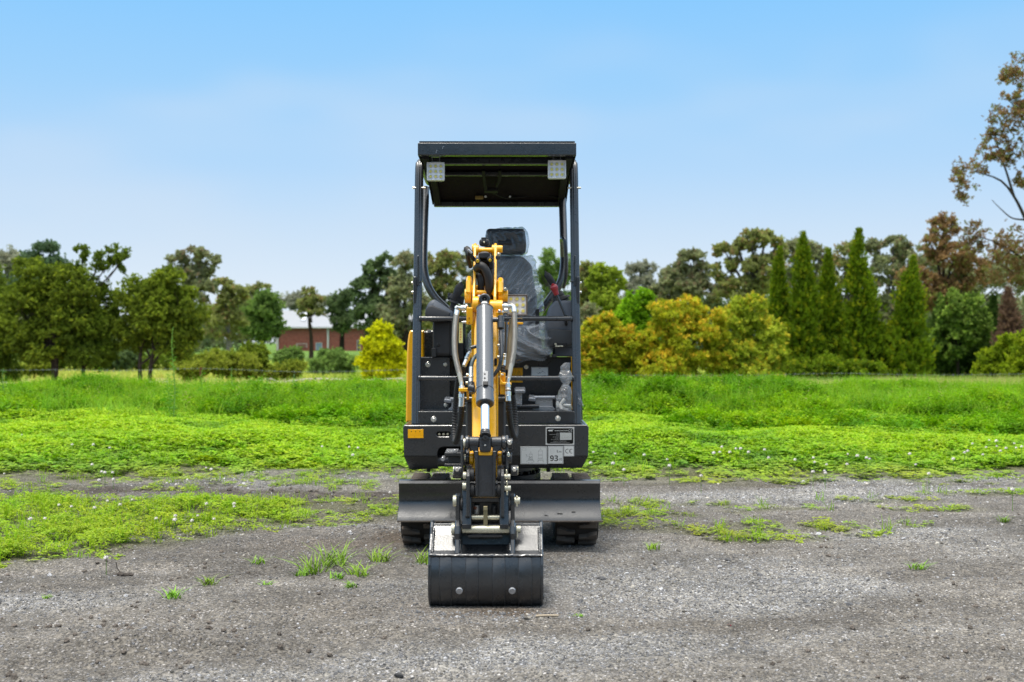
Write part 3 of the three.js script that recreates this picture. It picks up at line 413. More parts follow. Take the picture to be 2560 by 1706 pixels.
const COL = { // leaf colours [darker, lighter, accent]
  olive: [[.125, .18, .014], [.28, .37, .026], [.34, .41, .03]], oliveDeep: [[.11, .165, .016], [.23, .33, .024]], gum: [[.21, .235, .12], [.40, .43, .21], [.34, .27, .16]], gumGray: [[.26, .27, .20], [.44, .45, .32]], gumOlive: [[.22, .25, .085], [.44, .47, .14], [.42, .31, .14]],
  deep: [[.09, .14, .06], [.21, .30, .11]], mid: [[.13, .22, .05], [.30, .44, .10]], pine: [[.08, .14, .07], [.16, .25, .12]], lime: [[.22, .30, .03], [.42, .52, .04]], yellowTree: [[.50, .54, .005], [.82, .82, .006]], yellowGreen: [[.20, .27, .02], [.38, .42, .05]],
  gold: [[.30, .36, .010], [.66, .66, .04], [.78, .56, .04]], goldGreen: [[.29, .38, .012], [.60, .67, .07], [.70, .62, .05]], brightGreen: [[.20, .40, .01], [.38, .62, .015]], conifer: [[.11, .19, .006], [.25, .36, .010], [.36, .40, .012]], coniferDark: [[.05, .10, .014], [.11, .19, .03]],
  copper: [[.25, .155, .07], [.46, .29, .125], [.30, .31, .08]], brownCone: [[.19, .115, .08], [.30, .19, .12]], leafLight: [[.07, .15, .016], [.42, .56, .10]], bush: [[.20, .30, .010], [.44, .52, .016]],
};
const T = tree;
// behind everything: tall eucalypts
T('gum_tree', 'dark flat-topped tree rising behind the wide olive tree at far left', 75, 90, [[45, 628, 110, 690], [80, 608, 150, 645], [110, 640, 175, 690], [20, 680, 150, 800]], { seed: 1, leaf: .2, tr: .2, cols: COL.pine, leaves: 5200, clump: .3, bark: BARK.dark });
T('gum_tree', 'hazy grey tree top at the extreme left edge', 85, 5, [[-60, 640, 40, 710], [-30, 625, 60, 690], [-80, 690, 60, 840]], { seed: 2, leaf: .22, tr: .2, cols: COL.gumGray, leaves: 4200 });
T('gum_tree', 'slender gum tree with an arched top behind the left trees', 80, 470, [[424, 632, 470, 690], [455, 620, 515, 655], [495, 630, 545, 680], [430, 665, 520, 720], [450, 700, 540, 760]], { seed: 3, leaf: .19, tr: .16, cols: COL.gum, leaves: 6200, clump: .22, fill: .7, bark: BARK.gray });
T('gum_tree', 'thin hazy gum with small tuft of leaves left of the shed', 85, 572, [[528, 702, 578, 722], [545, 725, 600, 790], [560, 720, 620, 745], [530, 770, 610, 850]], { seed: 4, leaf: .2, tr: .24, cols: COL.gumOlive, leaves: 5400, clump: .24, fill: .6, bark: BARK.pale });
T('gum_tree', 'olive gum with spread top close behind the green tree left of the shed', 95, 620, [[590, 720, 650, 745], [630, 710, 672, 735], [580, 740, 660, 790], [500, 760, 600, 870], [610, 780, 680, 860]], { seed: 5, leaf: .22, tr: .18, cols: COL.gumOlive, leaves: 5600, clump: .26, bark: BARK.gray });
T('leafy_tree', 'fresh green round tree at the left end of the shed roof', 92, 655, [[625, 745, 700, 800], [640, 728, 690, 765], [620, 785, 710, 850], [600, 760, 660, 840]], { seed: 6, leaf: .22, tr: .2, cols: COL.mid, leaves: 7000, clump: .3, bark: BARK.gray });
T('gum_tree', 'umbrella-shaped thin tree standing in front of the shed', 95, 778, [[735, 748, 785, 775], [762, 738, 812, 765], [752, 722, 790, 745], [745, 770, 810, 795]], { seed: 7, leaf: .17, tr: .2, cols: COL.gumOlive, leaves: 2600, clump: .22, fill: .7, bark: BARK.brown, follow: .3 });
T('gum_tree', 'distant grey-green tree crowns above the shed roof', 170, 735, [[690, 740, 760, 775], [720, 735, 800, 780], [790, 745, 850, 785]], { seed: 8, leaf: .4, tr: .25, cols: COL.gumGray, leaves: 3200 });
T('leafy_tree', 'dark narrow tree on the right of the shed front', 96, 855, [[820, 738, 870, 785], [845, 726, 885, 760], [830, 775, 880, 830]], { seed: 9, leaf: .2, tr: .26, cols: COL.deep, leaves: 3600, clump: .28, bark: BARK.dark });
T('gum_tree', 'tall dark eucalypt left of the cab, stepped crown', 90, 930, [[875, 700, 950, 770], [905, 655, 960, 720], [940, 632, 990, 690], [890, 740, 1000, 840], [950, 680, 1010, 760]], { seed: 10, leaf: .23, tr: .28, cols: COL.deep, leaves: 9000, clump: .22, fill: .6, bark: BARK.dark });
T('gum_tree', 'grey-brown tall eucalypt directly behind the left cab post', 88, 1015, [[985, 628, 1040, 700], [970, 690, 1050, 790], [1000, 740, 1080, 850], [930, 760, 1020, 860]], { seed: 11, leaf: .23, tr: .28, cols: COL.gum, leaves: 8200, clump: .23, fill: .55, bark: BARK.dark });
T('gum_tree', 'soft green eucalypt seen through the cab left of the boom', 92, 1100, [[1060, 640, 1125, 700], [1090, 630, 1150, 690], [1070, 690, 1150, 780], [1050, 760, 1160, 860]], { seed: 12, leaf: .23, tr: .26, cols: COL.gumOlive, leaves: 7800, clump: .23, fill: .55, bark: BARK.gray });
T('gum_tree', 'eucalypt behind the headrest, mostly hidden by the seat', 95, 1200, [[1140, 635, 1200, 700], [1150, 690, 1260, 800], [1180, 655, 1240, 730]], { seed: 13, leaf: .23, tr: .26, cols: COL.gum, leaves: 5200, clump: .24, fill: .55, bark: BARK.gray });
T('gum_tree', 'pointed green eucalypt right of the headrest inside the cab frame', 90, 1372, [[1352, 622, 1392, 690], [1335, 660, 1400, 740], [1390, 640, 1440, 720], [1340, 720, 1440, 850]], { seed: 14, leaf: .22, tr: .24, cols: COL.mid, leaves: 6800, clump: .25, fill: .55, bark: BARK.gray });
T('gum_tree', 'dark olive tree just right of the right cab post', 82, 1470, [[1440, 655, 1490, 740], [1450, 700, 1520, 800], [1440, 780, 1500, 860]], { seed: 15, leaf: .21, tr: .2, cols: COL.gumOlive, leaves: 5600, clump: .26, bark: BARK.dark });
T('birch_tree', 'pale lime-green tree with light stems right of the cab', 78, 1515, [[1470, 660, 1520, 730], [1505, 675, 1560, 740], [1480, 720, 1550, 800]], { seed: 16, leaf: .2, tr: .13, cols: COL.lime, leaves: 4600, clump: .26, bark: BARK.pale, stems: [[-.3, -.2], [.5, .4]] });
T('gum_tree', 'thin smoky-brown tree top right of the lime tree', 95, 1605, [[1565, 660, 1615, 700], [1595, 655, 1640, 690], [1560, 690, 1640, 780]], { seed: 17, leaf: .2, tr: .16, cols: COL.gumGray, leaves: 4000, clump: .22, fill: .7 });
T('gum_tree', 'broad gum with stacked round crowns left of the largest gum', 82, 1720, [[1695, 628, 1765, 672], [1655, 660, 1740, 715], [1645, 690, 1720, 745], [1700, 690, 1800, 770], [1735, 655, 1775, 700], [1620, 715, 1700, 760]], { seed: 18, leaf: .2, tr: .24, cols: COL.gum, leaves: 11000, clump: .24, fill: .6, bark: BARK.gray });
T('gum_tree', 'largest spreading gum with domed top left of the cypresses', 80, 1880, [[1840, 577, 1920, 625], [1895, 578, 1945, 620], [1778, 612, 1840, 638], [1815, 600, 1870, 645], [1930, 595, 1960, 640], [1785, 640, 1850, 710], [1850, 640, 1960, 720], [1800, 690, 1920, 780]], { seed: 19, leaf: .2, tr: .3, cols: COL.gumOlive, leaves: 15000, clump: .22, fill: .65, bark: BARK.gray });
T('gum_tree', 'grey gum crown showing between the first cypresses', 90, 2010, [[1950, 600, 2030, 680], [1960, 660, 2050, 780], [2020, 610, 2070, 690]], { seed: 20, leaf: .22, tr: .22, cols: COL.gum, leaves: 6500, clump: .25, fill: .6, bark: BARK.gray });
T('gum_tree', 'gum crown behind the tallest middle cypresses', 88, 2110, [[2095, 608, 2150, 660], [2060, 640, 2130, 740], [2120, 650, 2180, 760], [2080, 740, 2200, 900]], { seed: 21, leaf: .22, tr: .22, cols: COL.gumOlive, leaves: 8000, clump: .25, fill: .6, bark: BARK.gray });
T('gum_tree', 'wide gum with flat wavy top between two right cypresses', 85, 2230, [[2165, 598, 2215, 640], [2205, 592, 2260, 630], [2175, 640, 2260, 720], [2240, 612, 2320, 660], [2180, 720, 2290, 880]], { seed: 22, leaf: .21, tr: .24, cols: COL.gum, leaves: 10000, clump: .23, fill: .6, bark: BARK.gray });
T('gum_tree', 'dim olive gum behind the coppery trees on the right', 88, 2380, [[2260, 640, 2360, 760], [2340, 660, 2460, 800], [2440, 640, 2580, 800]], { seed: 23, leaf: .22, tr: .24, cols: COL.gum, leaves: 8500, clump: .25, fill: .55, bark: BARK.gray });
T('gum_tree', 'lowest far gums closing the gap behind the golden bush', 95, 1780, [[1600, 740, 1700, 850], [1690, 740, 1830, 860], [1820, 740, 1960, 860], [1420, 760, 1560, 880]], { seed: 24, leaf: .26, tr: .2, cols: COL.deep, leaves: 6500 });
// left group in the field
T('wattle_tree', 'wide dense olive tree with forked dark trunk at left', 40, 138, [[20, 640, 140, 760], [100, 655, 220, 780], [-20, 730, 120, 860], [90, 740, 250, 870], [150, 690, 240, 790], [20, 820, 180, 905]], { seed: 31, leaf: .105, tr: .12, cols: COL.olive, leaves: 19000, clumps: 130, clump: .24, fill: .35, bark: BARK.brown, stems: [[0, -.25], [-.05, .2]] });
T('wattle_tree', 'dark foliage at the left frame edge reaching down to the grass', 41, 20, [[-90, 700, 40, 840], [-60, 800, 60, 930], [-90, 880, 50, 975], [-120, 640, 0, 760]], { seed: 32, leaf: .11, tr: .1, cols: COL.oliveDeep, leaves: 9000, clumps: 80, bark: BARK.brown });
T('wattle_tree', 'middle left tree with single thin trunk and sparse airy top', 40.5, 207, [[185, 612, 225, 650], [225, 625, 275, 680], [265, 610, 315, 660], [178, 655, 205, 690], [290, 640, 320, 680], [190, 680, 260, 780], [150, 770, 290, 880], [230, 720, 300, 820], [170, 850, 300, 920]], { seed: 33, leaf: .10, tr: .075, cols: COL.oliveDeep, leaves: 9500, clumps: 130, clump: .2, fill: .5, bark: BARK.brown });
T('wattle_tree', 'round dense olive tree on twin dark trunks, right of the left group', 40, 362, [[290, 690, 420, 790], [370, 670, 470, 770], [400, 710, 515, 820], [280, 770, 400, 880], [380, 790, 500, 900], [330, 720, 460, 850]], { seed: 34, leaf: .105, tr: .085, cols: COL.olive, leaves: 19000, clumps: 130, clump: .24, fill: .35, bark: BARK.brown, stems: [[-.12, -.15], [.14, .3]] });
T('shrub', 'dark green shrub under the gap between left trees', 56, 290, [[240, 870, 310, 925], [270, 862, 335, 918]], { seed: 35, leaf: .14, trunk: false, cols: COL.deep, leaves: 2600, cat: 'shrub' });
T('shrub', 'pale yellow-green weeping shrub behind the leftmost trunk', 52, 90, [[55, 890, 120, 950], [85, 870, 135, 935]], { seed: 36, leaf: .13, trunk: false, cols: COL.yellowGreen, leaves: 2600, cat: 'shrub' });
T('shrub', 'dark hedge mass low behind the two thin left trunks', 60, 180, [[120, 860, 260, 925], [230, 880, 350, 925], [340, 880, 470, 925]], { seed: 37, leaf: .16, trunk: false, cols: COL.oliveDeep, leaves: 4600, cat: 'shrub' });
T('shrub', 'low spreading yellow-green shrub left of the shed lawn', 46, 525, [[440, 895, 540, 945], [490, 880, 600, 940], [560, 888, 640, 945]], { seed: 38, leaf: .12, trunk: false, cols: COL.yellowGreen, leaves: 6000, cat: 'shrub', clump: .2 });
T('shrub', 'domed olive shrub in front of the lawn left of the shed', 48, 625, [[592, 865, 655, 930], [615, 862, 668, 940]], { seed: 39, leaf: .12, trunk: false, cols: COL.olive, leaves: 4200, cat: 'shrub', clump: .22 });
T('shrub', 'small round green shrub below the left corner of the shed', 56, 722, [[688, 876, 740, 920], [715, 868, 756, 915]], { seed: 40, leaf: .12, trunk: false, cols: COL.mid, leaves: 3000, cat: 'shrub', clump: .22 });
T('shrub', 'green spreading shrub below the shed wall, left of the yellow tree', 54, 815, [[770, 892, 850, 940], [800, 870, 868, 920], [830, 890, 890, 935]], { seed: 41, leaf: .12, trunk: false, cols: COL.mid, leaves: 4200, cat: 'shrub', clump: .22 });
T('shrub', 'pale cream-tipped low shrub in the middle of the field', 48, 690, [[660, 915, 715, 950], [700, 905, 760, 940]], { seed: 42, leaf: .11, trunk: false, cols: COL.yellowGreen, leaves: 2000, cat: 'shrub' });
T('golden_tree', 'bright yellow cone-shaped young tree beside the excavator', 34, 950, [[925, 806, 980, 860], [905, 835, 1000, 900], [893, 870, 1012, 940], [908, 905, 1000, 960]], { seed: 43, leaf: .075, tr: .03, cols: COL.yellowTree, leaves: 15000, clumps: 170, clump: .17, fill: .5, bark: BARK.dark, stems: [[-.06, 0], [.1, .1]] });
// right group
T('golden_shrub', 'orange-gold bush touching the right cab post', 34, 1505, [[1455, 790, 1545, 880], [1448, 840, 1560, 940], [1480, 780, 1540, 840], [1430, 860, 1520, 960], [1540, 820, 1620, 900], [1530, 860, 1630, 960]], { seed: 51, leaf: .085, tr: .05, cols: COL.gold, leaves: 11000, clumps: 120, clump: .19, fill: .55, tipTop: .5, bark: BARK.dark, cat: 'shrub' });
T('leafy_tree', 'bright green upright bush rising between the golden bushes', 35, 1590, [[1545, 735, 1620, 820], [1530, 760, 1600, 850], [1580, 722, 1635, 800], [1570, 800, 1650, 880], [1530, 820, 1610, 920]], { seed: 52, leaf: .085, tr: .05, cols: COL.brightGreen, leaves: 9500, clumps: 110, clump: .19, fill: .55, bark: BARK.dark, cat: 'shrub' });
T('golden_shrub', 'broad golden bush in the middle of the bush row', 34, 1690, [[1620, 745, 1710, 840], [1690, 740, 1760, 820], [1590, 810, 1690, 910], [1660, 800, 1790, 910], [1580, 880, 1720, 960], [1700, 880, 1800, 960], [1740, 770, 1820, 870], [1760, 840, 1830, 950]], { seed: 53, leaf: .085, tr: .06, cols: COL.gold, leaves: 17000, clumps: 190, clump: .17, fill: .55, tipTop: .4, bark: BARK.dark, cat: 'shrub' });
T('golden_shrub', 'yellow-green golden bush with raised top beside the first cypress', 34.5, 1860, [[1830, 738, 1920, 820], [1780, 780, 1870, 870], [1860, 790, 1965, 890], [1790, 850, 1900, 940], [1880, 850, 1965, 930], [1780, 900, 1960, 965]], { seed: 54, leaf: .085, tr: .06, cols: COL.goldGreen, leaves: 18000, clumps: 190, clump: .17, fill: .55, tipTop: .3, bark: BARK.dark, cat: 'shrub' });
T('shrub', 'blue-grey shrub tucked behind the orange-gold bush', 60, 1480, [[1440, 765, 1500, 850], [1455, 800, 1520, 880]], { seed: 55, leaf: .15, trunk: false, cols: COL.gum, leaves: 2600, cat: 'shrub' });
function cypress(label, d, cx, top, base, halfW, seed, cols = COL.conifer, leaves = 11000) {
  const s = d / F, X = wx(cx, d), gy = groundY(X, d), t = thing('cypress', label, 'cypress', [X, gy, -d]), r = rng(seed), H = wy(top, d) - gy, W = halfW * s * (.92 + .26 * ((seed * 7) % 5) / 4), C3 = [];
  part0('trunk', [limb([[0, -.1, 0], [0, H * .5, 0], [0, H * .96, 0]], .07, .015)], BARK.brown, t);
  const n = 230, cl = []; leaves *= 1.5; for (let k = 0; k < n; k++) { const q = Math.pow(r(), .85), y = H * q, prof = W * (1 - .95 * Math.pow(q, 1.05)) * (1 - sstep(.8, 1.0, q) * .75) * (.8 + .25 * sstep(0, .1, q)) * (.8 + .4 * r()) * (1 + .3 * noise2(q * 7, seed)), a = r() * 6.283; cl.push([Math.cos(a) * prof * .72 + (noise2(seed, 1.5) * .22 * q * q + noise2(q * 4, seed + 3) * .07), y, Math.sin(a) * prof * .72, prof * .34 + .05, r(), prof]); }
  const list = [];
  for (let k = 0; k < leaves * .30; k++) { const c = cl[Math.floor(r() * n)], g = () => (r() + r() + r() - 1.5) * 1.2, x = c[0] + g() * c[3], y = c[1] + g() * .22 + .05, z = c[2] + g() * c[3]; if (y < .02 || y > H * 1.0) continue; const a = Math.atan2(z, x) + (r() - .5) * 1.2, b = .6 + r() * .75; list.push([x, y, z, Math.cos(a) * Math.cos(b), Math.sin(b), Math.sin(a) * Math.cos(b), .23 * (.6 + .8 * r()) * (1 - .7 * Math.pow(y / H, 1.5)), r() * 6.283]); const m = cols.length > 2 && r() < .14 ? cols[2] : mix3(cols[0], cols[1], clamp(c[4] * .75 + r() * .3)); C3.push(m); }
  sprays('crown', list, C3, sprayKinds[3], t);
}
cypress('leftmost slim cypress beside the yellow-green golden bush', 38, 1942, 618, 950, 36, 61);
cypress('second cypress from the left, tall with narrow pointed tip', 37.5, 2008, 580, 950, 46, 62);
cypress('third cypress, shorter and closest to its left neighbour', 38, 2065, 622, 950, 48, 63);
cypress('fourth and tallest cypress, standing apart in the middle', 37.5, 2150, 572, 950, 50, 64);
cypress('fifth cypress, broad and shorter, in front of coppery foliage', 37, 2270, 640, 950, 62, 65);
cypress('small dark cypress right of the five large ones', 41, 2345, 735, 950, 34, 66, COL.coniferDark, 7000);
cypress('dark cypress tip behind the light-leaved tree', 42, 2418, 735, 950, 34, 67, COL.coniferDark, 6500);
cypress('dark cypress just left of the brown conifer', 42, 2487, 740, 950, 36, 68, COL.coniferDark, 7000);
cypress('rust-brown dying conifer near the right edge', 39, 2525, 720, 930, 40, 69, COL.brownCone, 7000);
T('shrub', 'dark low hedge growing at the feet of the left cypresses', 36.5, 2030, [[1950, 900, 2060, 965], [2030, 890, 2130, 965], [2110, 900, 2210, 965]], { seed: 71, leaf: .09, trunk: false, cols: COL.conifer, leaves: 8000, clumps: 100, clump: .2, cat: 'shrub' });
T('shrub', 'small dull bush filling between fourth and fifth cypress', 37.5, 2215, [[2185, 800, 2240, 960], [2170, 880, 2260, 965]], { seed: 72, leaf: .09, trunk: false, cols: COL.conifer, leaves: 5000, clumps: 70, clump: .2, cat: 'shrub' });
T('leafy_tree', 'dark tree with pale lime leaves between the dark cypresses', 40, 2395, [[2350, 728, 2410, 830], [2380, 760, 2450, 860], [2400, 740, 2460, 820], [2430, 780, 2480, 870], [2340, 800, 2420, 900]], { seed: 73, leaf: .11, tr: .06, cols: COL.leafLight, leaves: 6500, clumps: 110, clump: .16, fill: .7, bark: BARK.dark });
T('shrub', 'deep green leafy mass under the light-leaved tree', 41, 2400, [[2300, 830, 2420, 965], [2390, 850, 2500, 965], [2470, 850, 2600, 965]], { seed: 74, leaf: .11, trunk: false, cols: COL.coniferDark, leaves: 8000, clumps: 90, cat: 'shrub' });
T('shrub', 'bright green sloping bush below the brown conifer', 36, 2500, [[2450, 870, 2530, 945], [2485, 835, 2550, 920], [2440, 905, 2520, 955]], { seed: 75, leaf: .08, trunk: false, cols: COL.bush, leaves: 7500, clumps: 90, clump: .2, cat: 'shrub' });
T('shrub', 'bright green bush cut off by the right edge', 34.5, 2575, [[2520, 860, 2640, 950], [2540, 820, 2660, 920], [2500, 900, 2600, 955]], { seed: 76, leaf: .08, trunk: false, cols: COL.bush, leaves: 8000, clumps: 90, clump: .2, cat: 'shrub' });
T('copper_tree', 'coppery-leaved tree standing behind the fifth cypress', 46, 2350, [[2330, 538, 2395, 600], [2310, 570, 2370, 650], [2340, 610, 2430, 680], [2290, 680, 2360, 780], [2250, 660, 2330, 740], [2390, 640, 2470, 720], [2330, 690, 2420, 790]], { seed: 77, third: .25, leaf: .12, tr: .13, cols: COL.copper, leaves: 11000, clumps: 130, clump: .2, fill: .55, bark: BARK.brown });
T('copper_tree', 'tall coppery tree leaning in at the right edge against the sky', 42, 2640, [[2515, 132, 2600, 210], [2500, 175, 2560, 250], [2475, 235, 2560, 300], [2450, 290, 2530, 350], [2440, 330, 2520, 400], [2390, 390, 2470, 450], [2370, 430, 2440, 510], [2520, 230, 2620, 350], [2500, 330, 2560, 410], [2460, 370, 2520, 420], [2560, 300, 2680, 500], [2400, 555, 2480, 620], [2450, 580, 2530, 660], [2500, 560, 2600, 700], [2530, 430, 2600, 470], [2480, 620, 2560, 730], [2420, 600, 2460, 650]],
  { seed: 78, third: .34, leaf: .072, tr: .16, cols: COL.copper, leaves: 19000, clumps: 150, clump: .28, fill: .35, cx: 1, cy: .8, bark: BARK.brown, trunk: false,
    branches: [[[[2640, 990], [2625, 800], [2600, 640], [2565, 550], [2535, 490], [2500, 450], [2440, 430]], .16, .02], [[[2600, 640], [2620, 450], [2590, 260], [2560, 150]], .12, .015], [[[2565, 550], [2530, 545], [2500, 520], [2480, 500]], .035, .01], [[[2535, 490], [2520, 440], [2500, 380], [2480, 310]], .05, .01], [[[2590, 330], [2545, 280], [2510, 230]], .04, .008], [[[2610, 700], [2560, 650], [2500, 610], [2440, 590]], .06, .012], [[[2620, 780], [2540, 690], [2500, 660]], .05, .01]] });

{ // added tree belt out of view, darkens what the front faces reflect
  const r = rng(301), list = [], cols = [];
  for (let i = 0; i < 16000; i++) { const x = (r() * 2 - 1) * 42, z = 15 + 5 * r() + .004 * x * x, top = 4.6 + 1.6 * fbm(x * .22, 3.3, 3) + fbm(x, 8) , y = Math.pow(r(), .8) * top; const a = r() * 6.283; list.push([x, y, z, Math.cos(a), r() * 1.2, Math.sin(a), .75 + .5 * r(), r() * 6.28]); cols.push(jit([.10, .14, .03], r)); }
  const w = sprays('added_wood', list, cols, sprayKinds[0], scene); w.userData = { kind: 'stuff', label: 'added belt of green trees behind the viewer, darkening front reflections' };
}
{ // the far wood that closes the horizon between the single trees
  const r = rng(311), list = [], cols = [];
  for (let i = 0; i < 15000; i++) { const x = -95 + 205 * r(); if (x > -33 && x < -9) continue; const d = 128 + 26 * r(), top = (x < 0 ? 4.2 : 5.6) + 3.2 * fbm(x * .11, 3.3, 4), y = groundY(x, d) + Math.pow(r(), .75) * Math.max(1.5, top), a = r() * 6.283; list.push([x, y, -d, Math.cos(a), .2 + r(), Math.sin(a), .9 + .7 * r(), r() * 6.28]); cols.push(jit(mix3([.13, .17, .07], [.27, .31, .14], clamp(.5 + fbm(x * .2, y * .4))), r)); }
  const w = sprays('far_wood', list, cols, sprayKinds[2], scene); w.userData = { kind: 'stuff', label: 'far grey-green wood along the horizon behind the single trees' };
}
// ------------------------------------------------------------------ brick shed far behind
{
  const d = 150, s = d / F, x0 = wx(690, d), x1 = wx(1062, d), y0 = groundY(x0, d) - .2, yE = wy(819, d), yR = wy(776, d), D = 9; ORIGIN = V((x0 + x1) / 2, 0, -d - D / 2);
  const t = thing('brick_shed', 'long red brick shed with pale metal roof beyond the field', 'shed', ORIGIN.toArray());
  const brickT = dataTex(512, (u, v) => { const row = Math.floor(v * 32), o = row % 2 * .5, bu = u * 12 + o, e = Math.min(bu % 1, 1 - bu % 1) < .035 || (v * 32) % 1 < .12; const n = hash3(Math.floor(bu) % 12, row, 5), f = tileNoise(u, v, 64, 8); return e ? [.62, .55, .5] : [.56 + .16 * n + .05 * f, .30 + .10 * n, .26 + .08 * n]; }, true, .36);
  const brick = phys({ color: rgb(.78, .74, .74), map: brickT, roughness: .95 }), roofM = phys({ color: rgb(.31, .325, .35), roughness: .55, metalness: .2, bumpMap: peel, bumpScale: .002 }), trim = phys({ color: rgb(.62, .60, .58), roughness: .7 });
  const w = part('wall', [box((x0 + x1) / 2, (y0 + yE) / 2, -d - .12, x1 - x0, yE - y0, .24, 0), box(x0 + .12, (y0 + yE) / 2, -d - D / 2 - .12, .24, yE - y0, D - .02, 0), box(x1 - .12, (y0 + yE) / 2, -d - D / 2 - .12, .24, yE - y0, D - .02, 0), box((x0 + x1) / 2, (y0 + yE) / 2, -d - D - .12, x1 - x0, yE - y0, .24, 0)], brick, t);
  const roofP = [], L = x1 - x0 + .7, n = Math.round(L / .25);
  const sheet = prismX([[d - .45, yE + .0], [d - .45, yE + .08], [d + D / 2, yR + .06], [d + D + .45, yE + .08], [d + D + .45, yE], [d + D / 2, yR - .05]], x0 - .35, x1 + .35, .01);
  const rf = part('roof', sheet, roofM, t);
  const ribs = []; for (let i = 0; i < n; i++) { const x = x0 - .3 + i * L / n; const a = V(x, yE + .1, -d + .43), b = V(x, yR + .08, -d - D / 2); ribs.push(cyl(a, b, .022, .022, 5, 0)); }
  const rm = part('seam', ribs, roofM, rf); rm.position.set(0, 0, 0); rm.userData.kind = 'stuff';
  part('skylight', prismX([[d + 1.2, yE + (yR - yE) * .40], [d + 1.2, yE + (yR - yE) * .40 + .1], [d + 3.4, yE + (yR - yE) * .83 + .1], [d + 3.4, yE + (yR - yE) * .83]], wx(748, d), wx(758, d), 0), phys({ color: rgb(.85, .88, .92), roughness: .25 }), rf);
  part('gutter', [box((x0 + x1) / 2, yE - .04, -d + .49, x1 - x0 + .7, .12, .1, .02)], trim, t);
  for (const px of [694, 820, 945]) part('downpipe', cyl(V(wx(px, d), y0, -d + .1), V(wx(px, d), yE - .1, -d + .1), .13, .13, 10), trim, t);
  for (const [a, b, c, e, m] of [[790, 858, 804, 876, phys({ color: rgb(.20, .26, .34), roughness: .4 })], [742, 860, 766, 870, phys({ color: rgb(.24, .10, .08), roughness: .7 })], [893, 852, 900, 880, phys({ color: rgb(.10, .09, .08), roughness: .7 })]]) {
    const f = part(m.color.b > .3 ? 'window' : 'door', boxP(a, c ? b : b, c, e, d - .06, d - .01, 0), m, w); part('frame', [boxP(a - 1, b - 1, c + 1, b, d - .09, d - .0, 0), boxP(a - 1, b, a, e, d - .09, d, 0), boxP(c, b, c + 1, e, d - .09, d, 0)], trim, f);
  }
}
// ------------------------------------------------------------------ fences
{
  const rust = phys({ color: rgb(.22, .075, .035), roughness: .9, bumpMap: fineTex, bumpScale: .004 }), wire = phys({ color: rgb(.26, .28, .30), metalness: .4, roughness: .6 });
  const post = (px, py0, py1, d, label) => { const x = wx(px, d), y0 = groundY(x, d) - .05, y1 = wy(py0, d); ORIGIN = V(x, y0, -d); const t = thing('fence_post', label, 'fence post', ORIGIN.toArray(), 'rusty star posts of the wire fence'); const a = .022; part('shaft', [box(x, (y0 + y1) / 2, -d, .006, y1 - y0, a * 1.6, 0), box(x - a * .5, (y0 + y1) / 2, -d + .004, a, y1 - y0, .006, 0, [0, .5, 0]), box(x + a * .5, (y0 + y1) / 2, -d + .004, a, y1 - y0, .006, 0, [0, -.5, 0])], rust, t); };
  post(502, 918, 980, 22.6, 'rusty steel post among tall weeds at left of the excavator'); post(1656, 938, 985, 22.6, 'rusty steel post in front of the golden bushes'); 
  const run = (name, label, pts, r, barbs) => { const ps = pts.map(([px, py, d]) => P(px, py, d)); ORIGIN = ps[0].clone(); const t = thing(name, label, 'fence wire', ORIGIN.toArray()); part('strand', tube(ps, r, 6, 80), wire, t); if (barbs) { const c = curveOf(ps), g = []; for (let i = 1; i < 70; i++) { const p = c.getPointAt(i / 70); g.push(cyl(p.clone().add(V(-.012, .022, 0)), p.clone().add(V(.012, -.022, 0)), .0016, .0016, 4, 0), cyl(p.clone().add(V(.012, .022, 0)), p.clone().add(V(-.012, -.022, 0)), .0016, .0016, 4, 0)); } part('barbs', g, wire, t); t.children[1].userData.kind = 'stuff'; } };
  run('barbed_wire', 'top barbed wire of the fence left of the excavator', [[-120, 928, 22.6], [120, 925, 22.6], [310, 927, 22.6], [502, 922, 22.6], [760, 930, 22.6], [1010, 925, 22.6]], .0019, true);
  run('barbed_wire', 'top barbed wire of the fence right of the excavator', [[1010, 925, 22.62], [1340, 936, 22.6], [1656, 939, 22.6], [1880, 938, 22.6], [2105, 934, 22.6], [2330, 938, 22.6], [2640, 934, 22.6]], .0019, true);
  run('fence_wire', 'lower plain wire of the left fence', [[-120, 966, 22.65], [120, 968, 22.65], [502, 972, 22.65], [1010, 968, 22.65]], .003, false);
  const tape = phys({ color: rgb(.62, .58, .52), roughness: .8 });
  for (const [label, pts] of [['upper pale rope of the paddock fence behind the weeds', [[560, 972, 29], [668, 948, 29], [700, 955, 29], [788, 947, 29], [900, 950, 29], [1010, 946, 29]]], ['lower pale rope of the paddock fence behind the weeds', [[740, 985, 29.1], [790, 958, 29.1], [900, 962, 29.1], [1010, 966, 29.1]]], ['pale rope crossing the field under the left trees', [[-40, 956, 30], [140, 960, 30], [300, 956, 30], [420, 955, 30]]]]) { const ps = pts.map(([a, b, d]) => P(a, b, d)); ORIGIN = ps[0].clone(); const t = thing('paddock_rope', label, 'rope', ORIGIN.toArray()); part('strand', tube(ps, .011, 6, 60), tape, t); }
  for (const [px, top, label] of [[788, 944, 'thin paddock stake where the pale ropes rise'], [668, 946, 'thin paddock stake left of the rope peak'], [900, 946, 'thin paddock stake before the yellow tree']]) { const d = 29, x = wx(px, d), y0 = groundY(x, d) - .05; ORIGIN = V(x, y0, -d); const t = thing('paddock_stake', label, 'stake', ORIGIN.toArray(), 'stakes of the paddock rope'); part('shaft', [cyl(V(x, y0, -d), V(x, wy(top, d), -d), .012, .012, 8)], tape, t); part('insulator', [box(x, wy(top + 3, d), -d + .018, .03, .05, .02, .004)], M.black, t); }
}
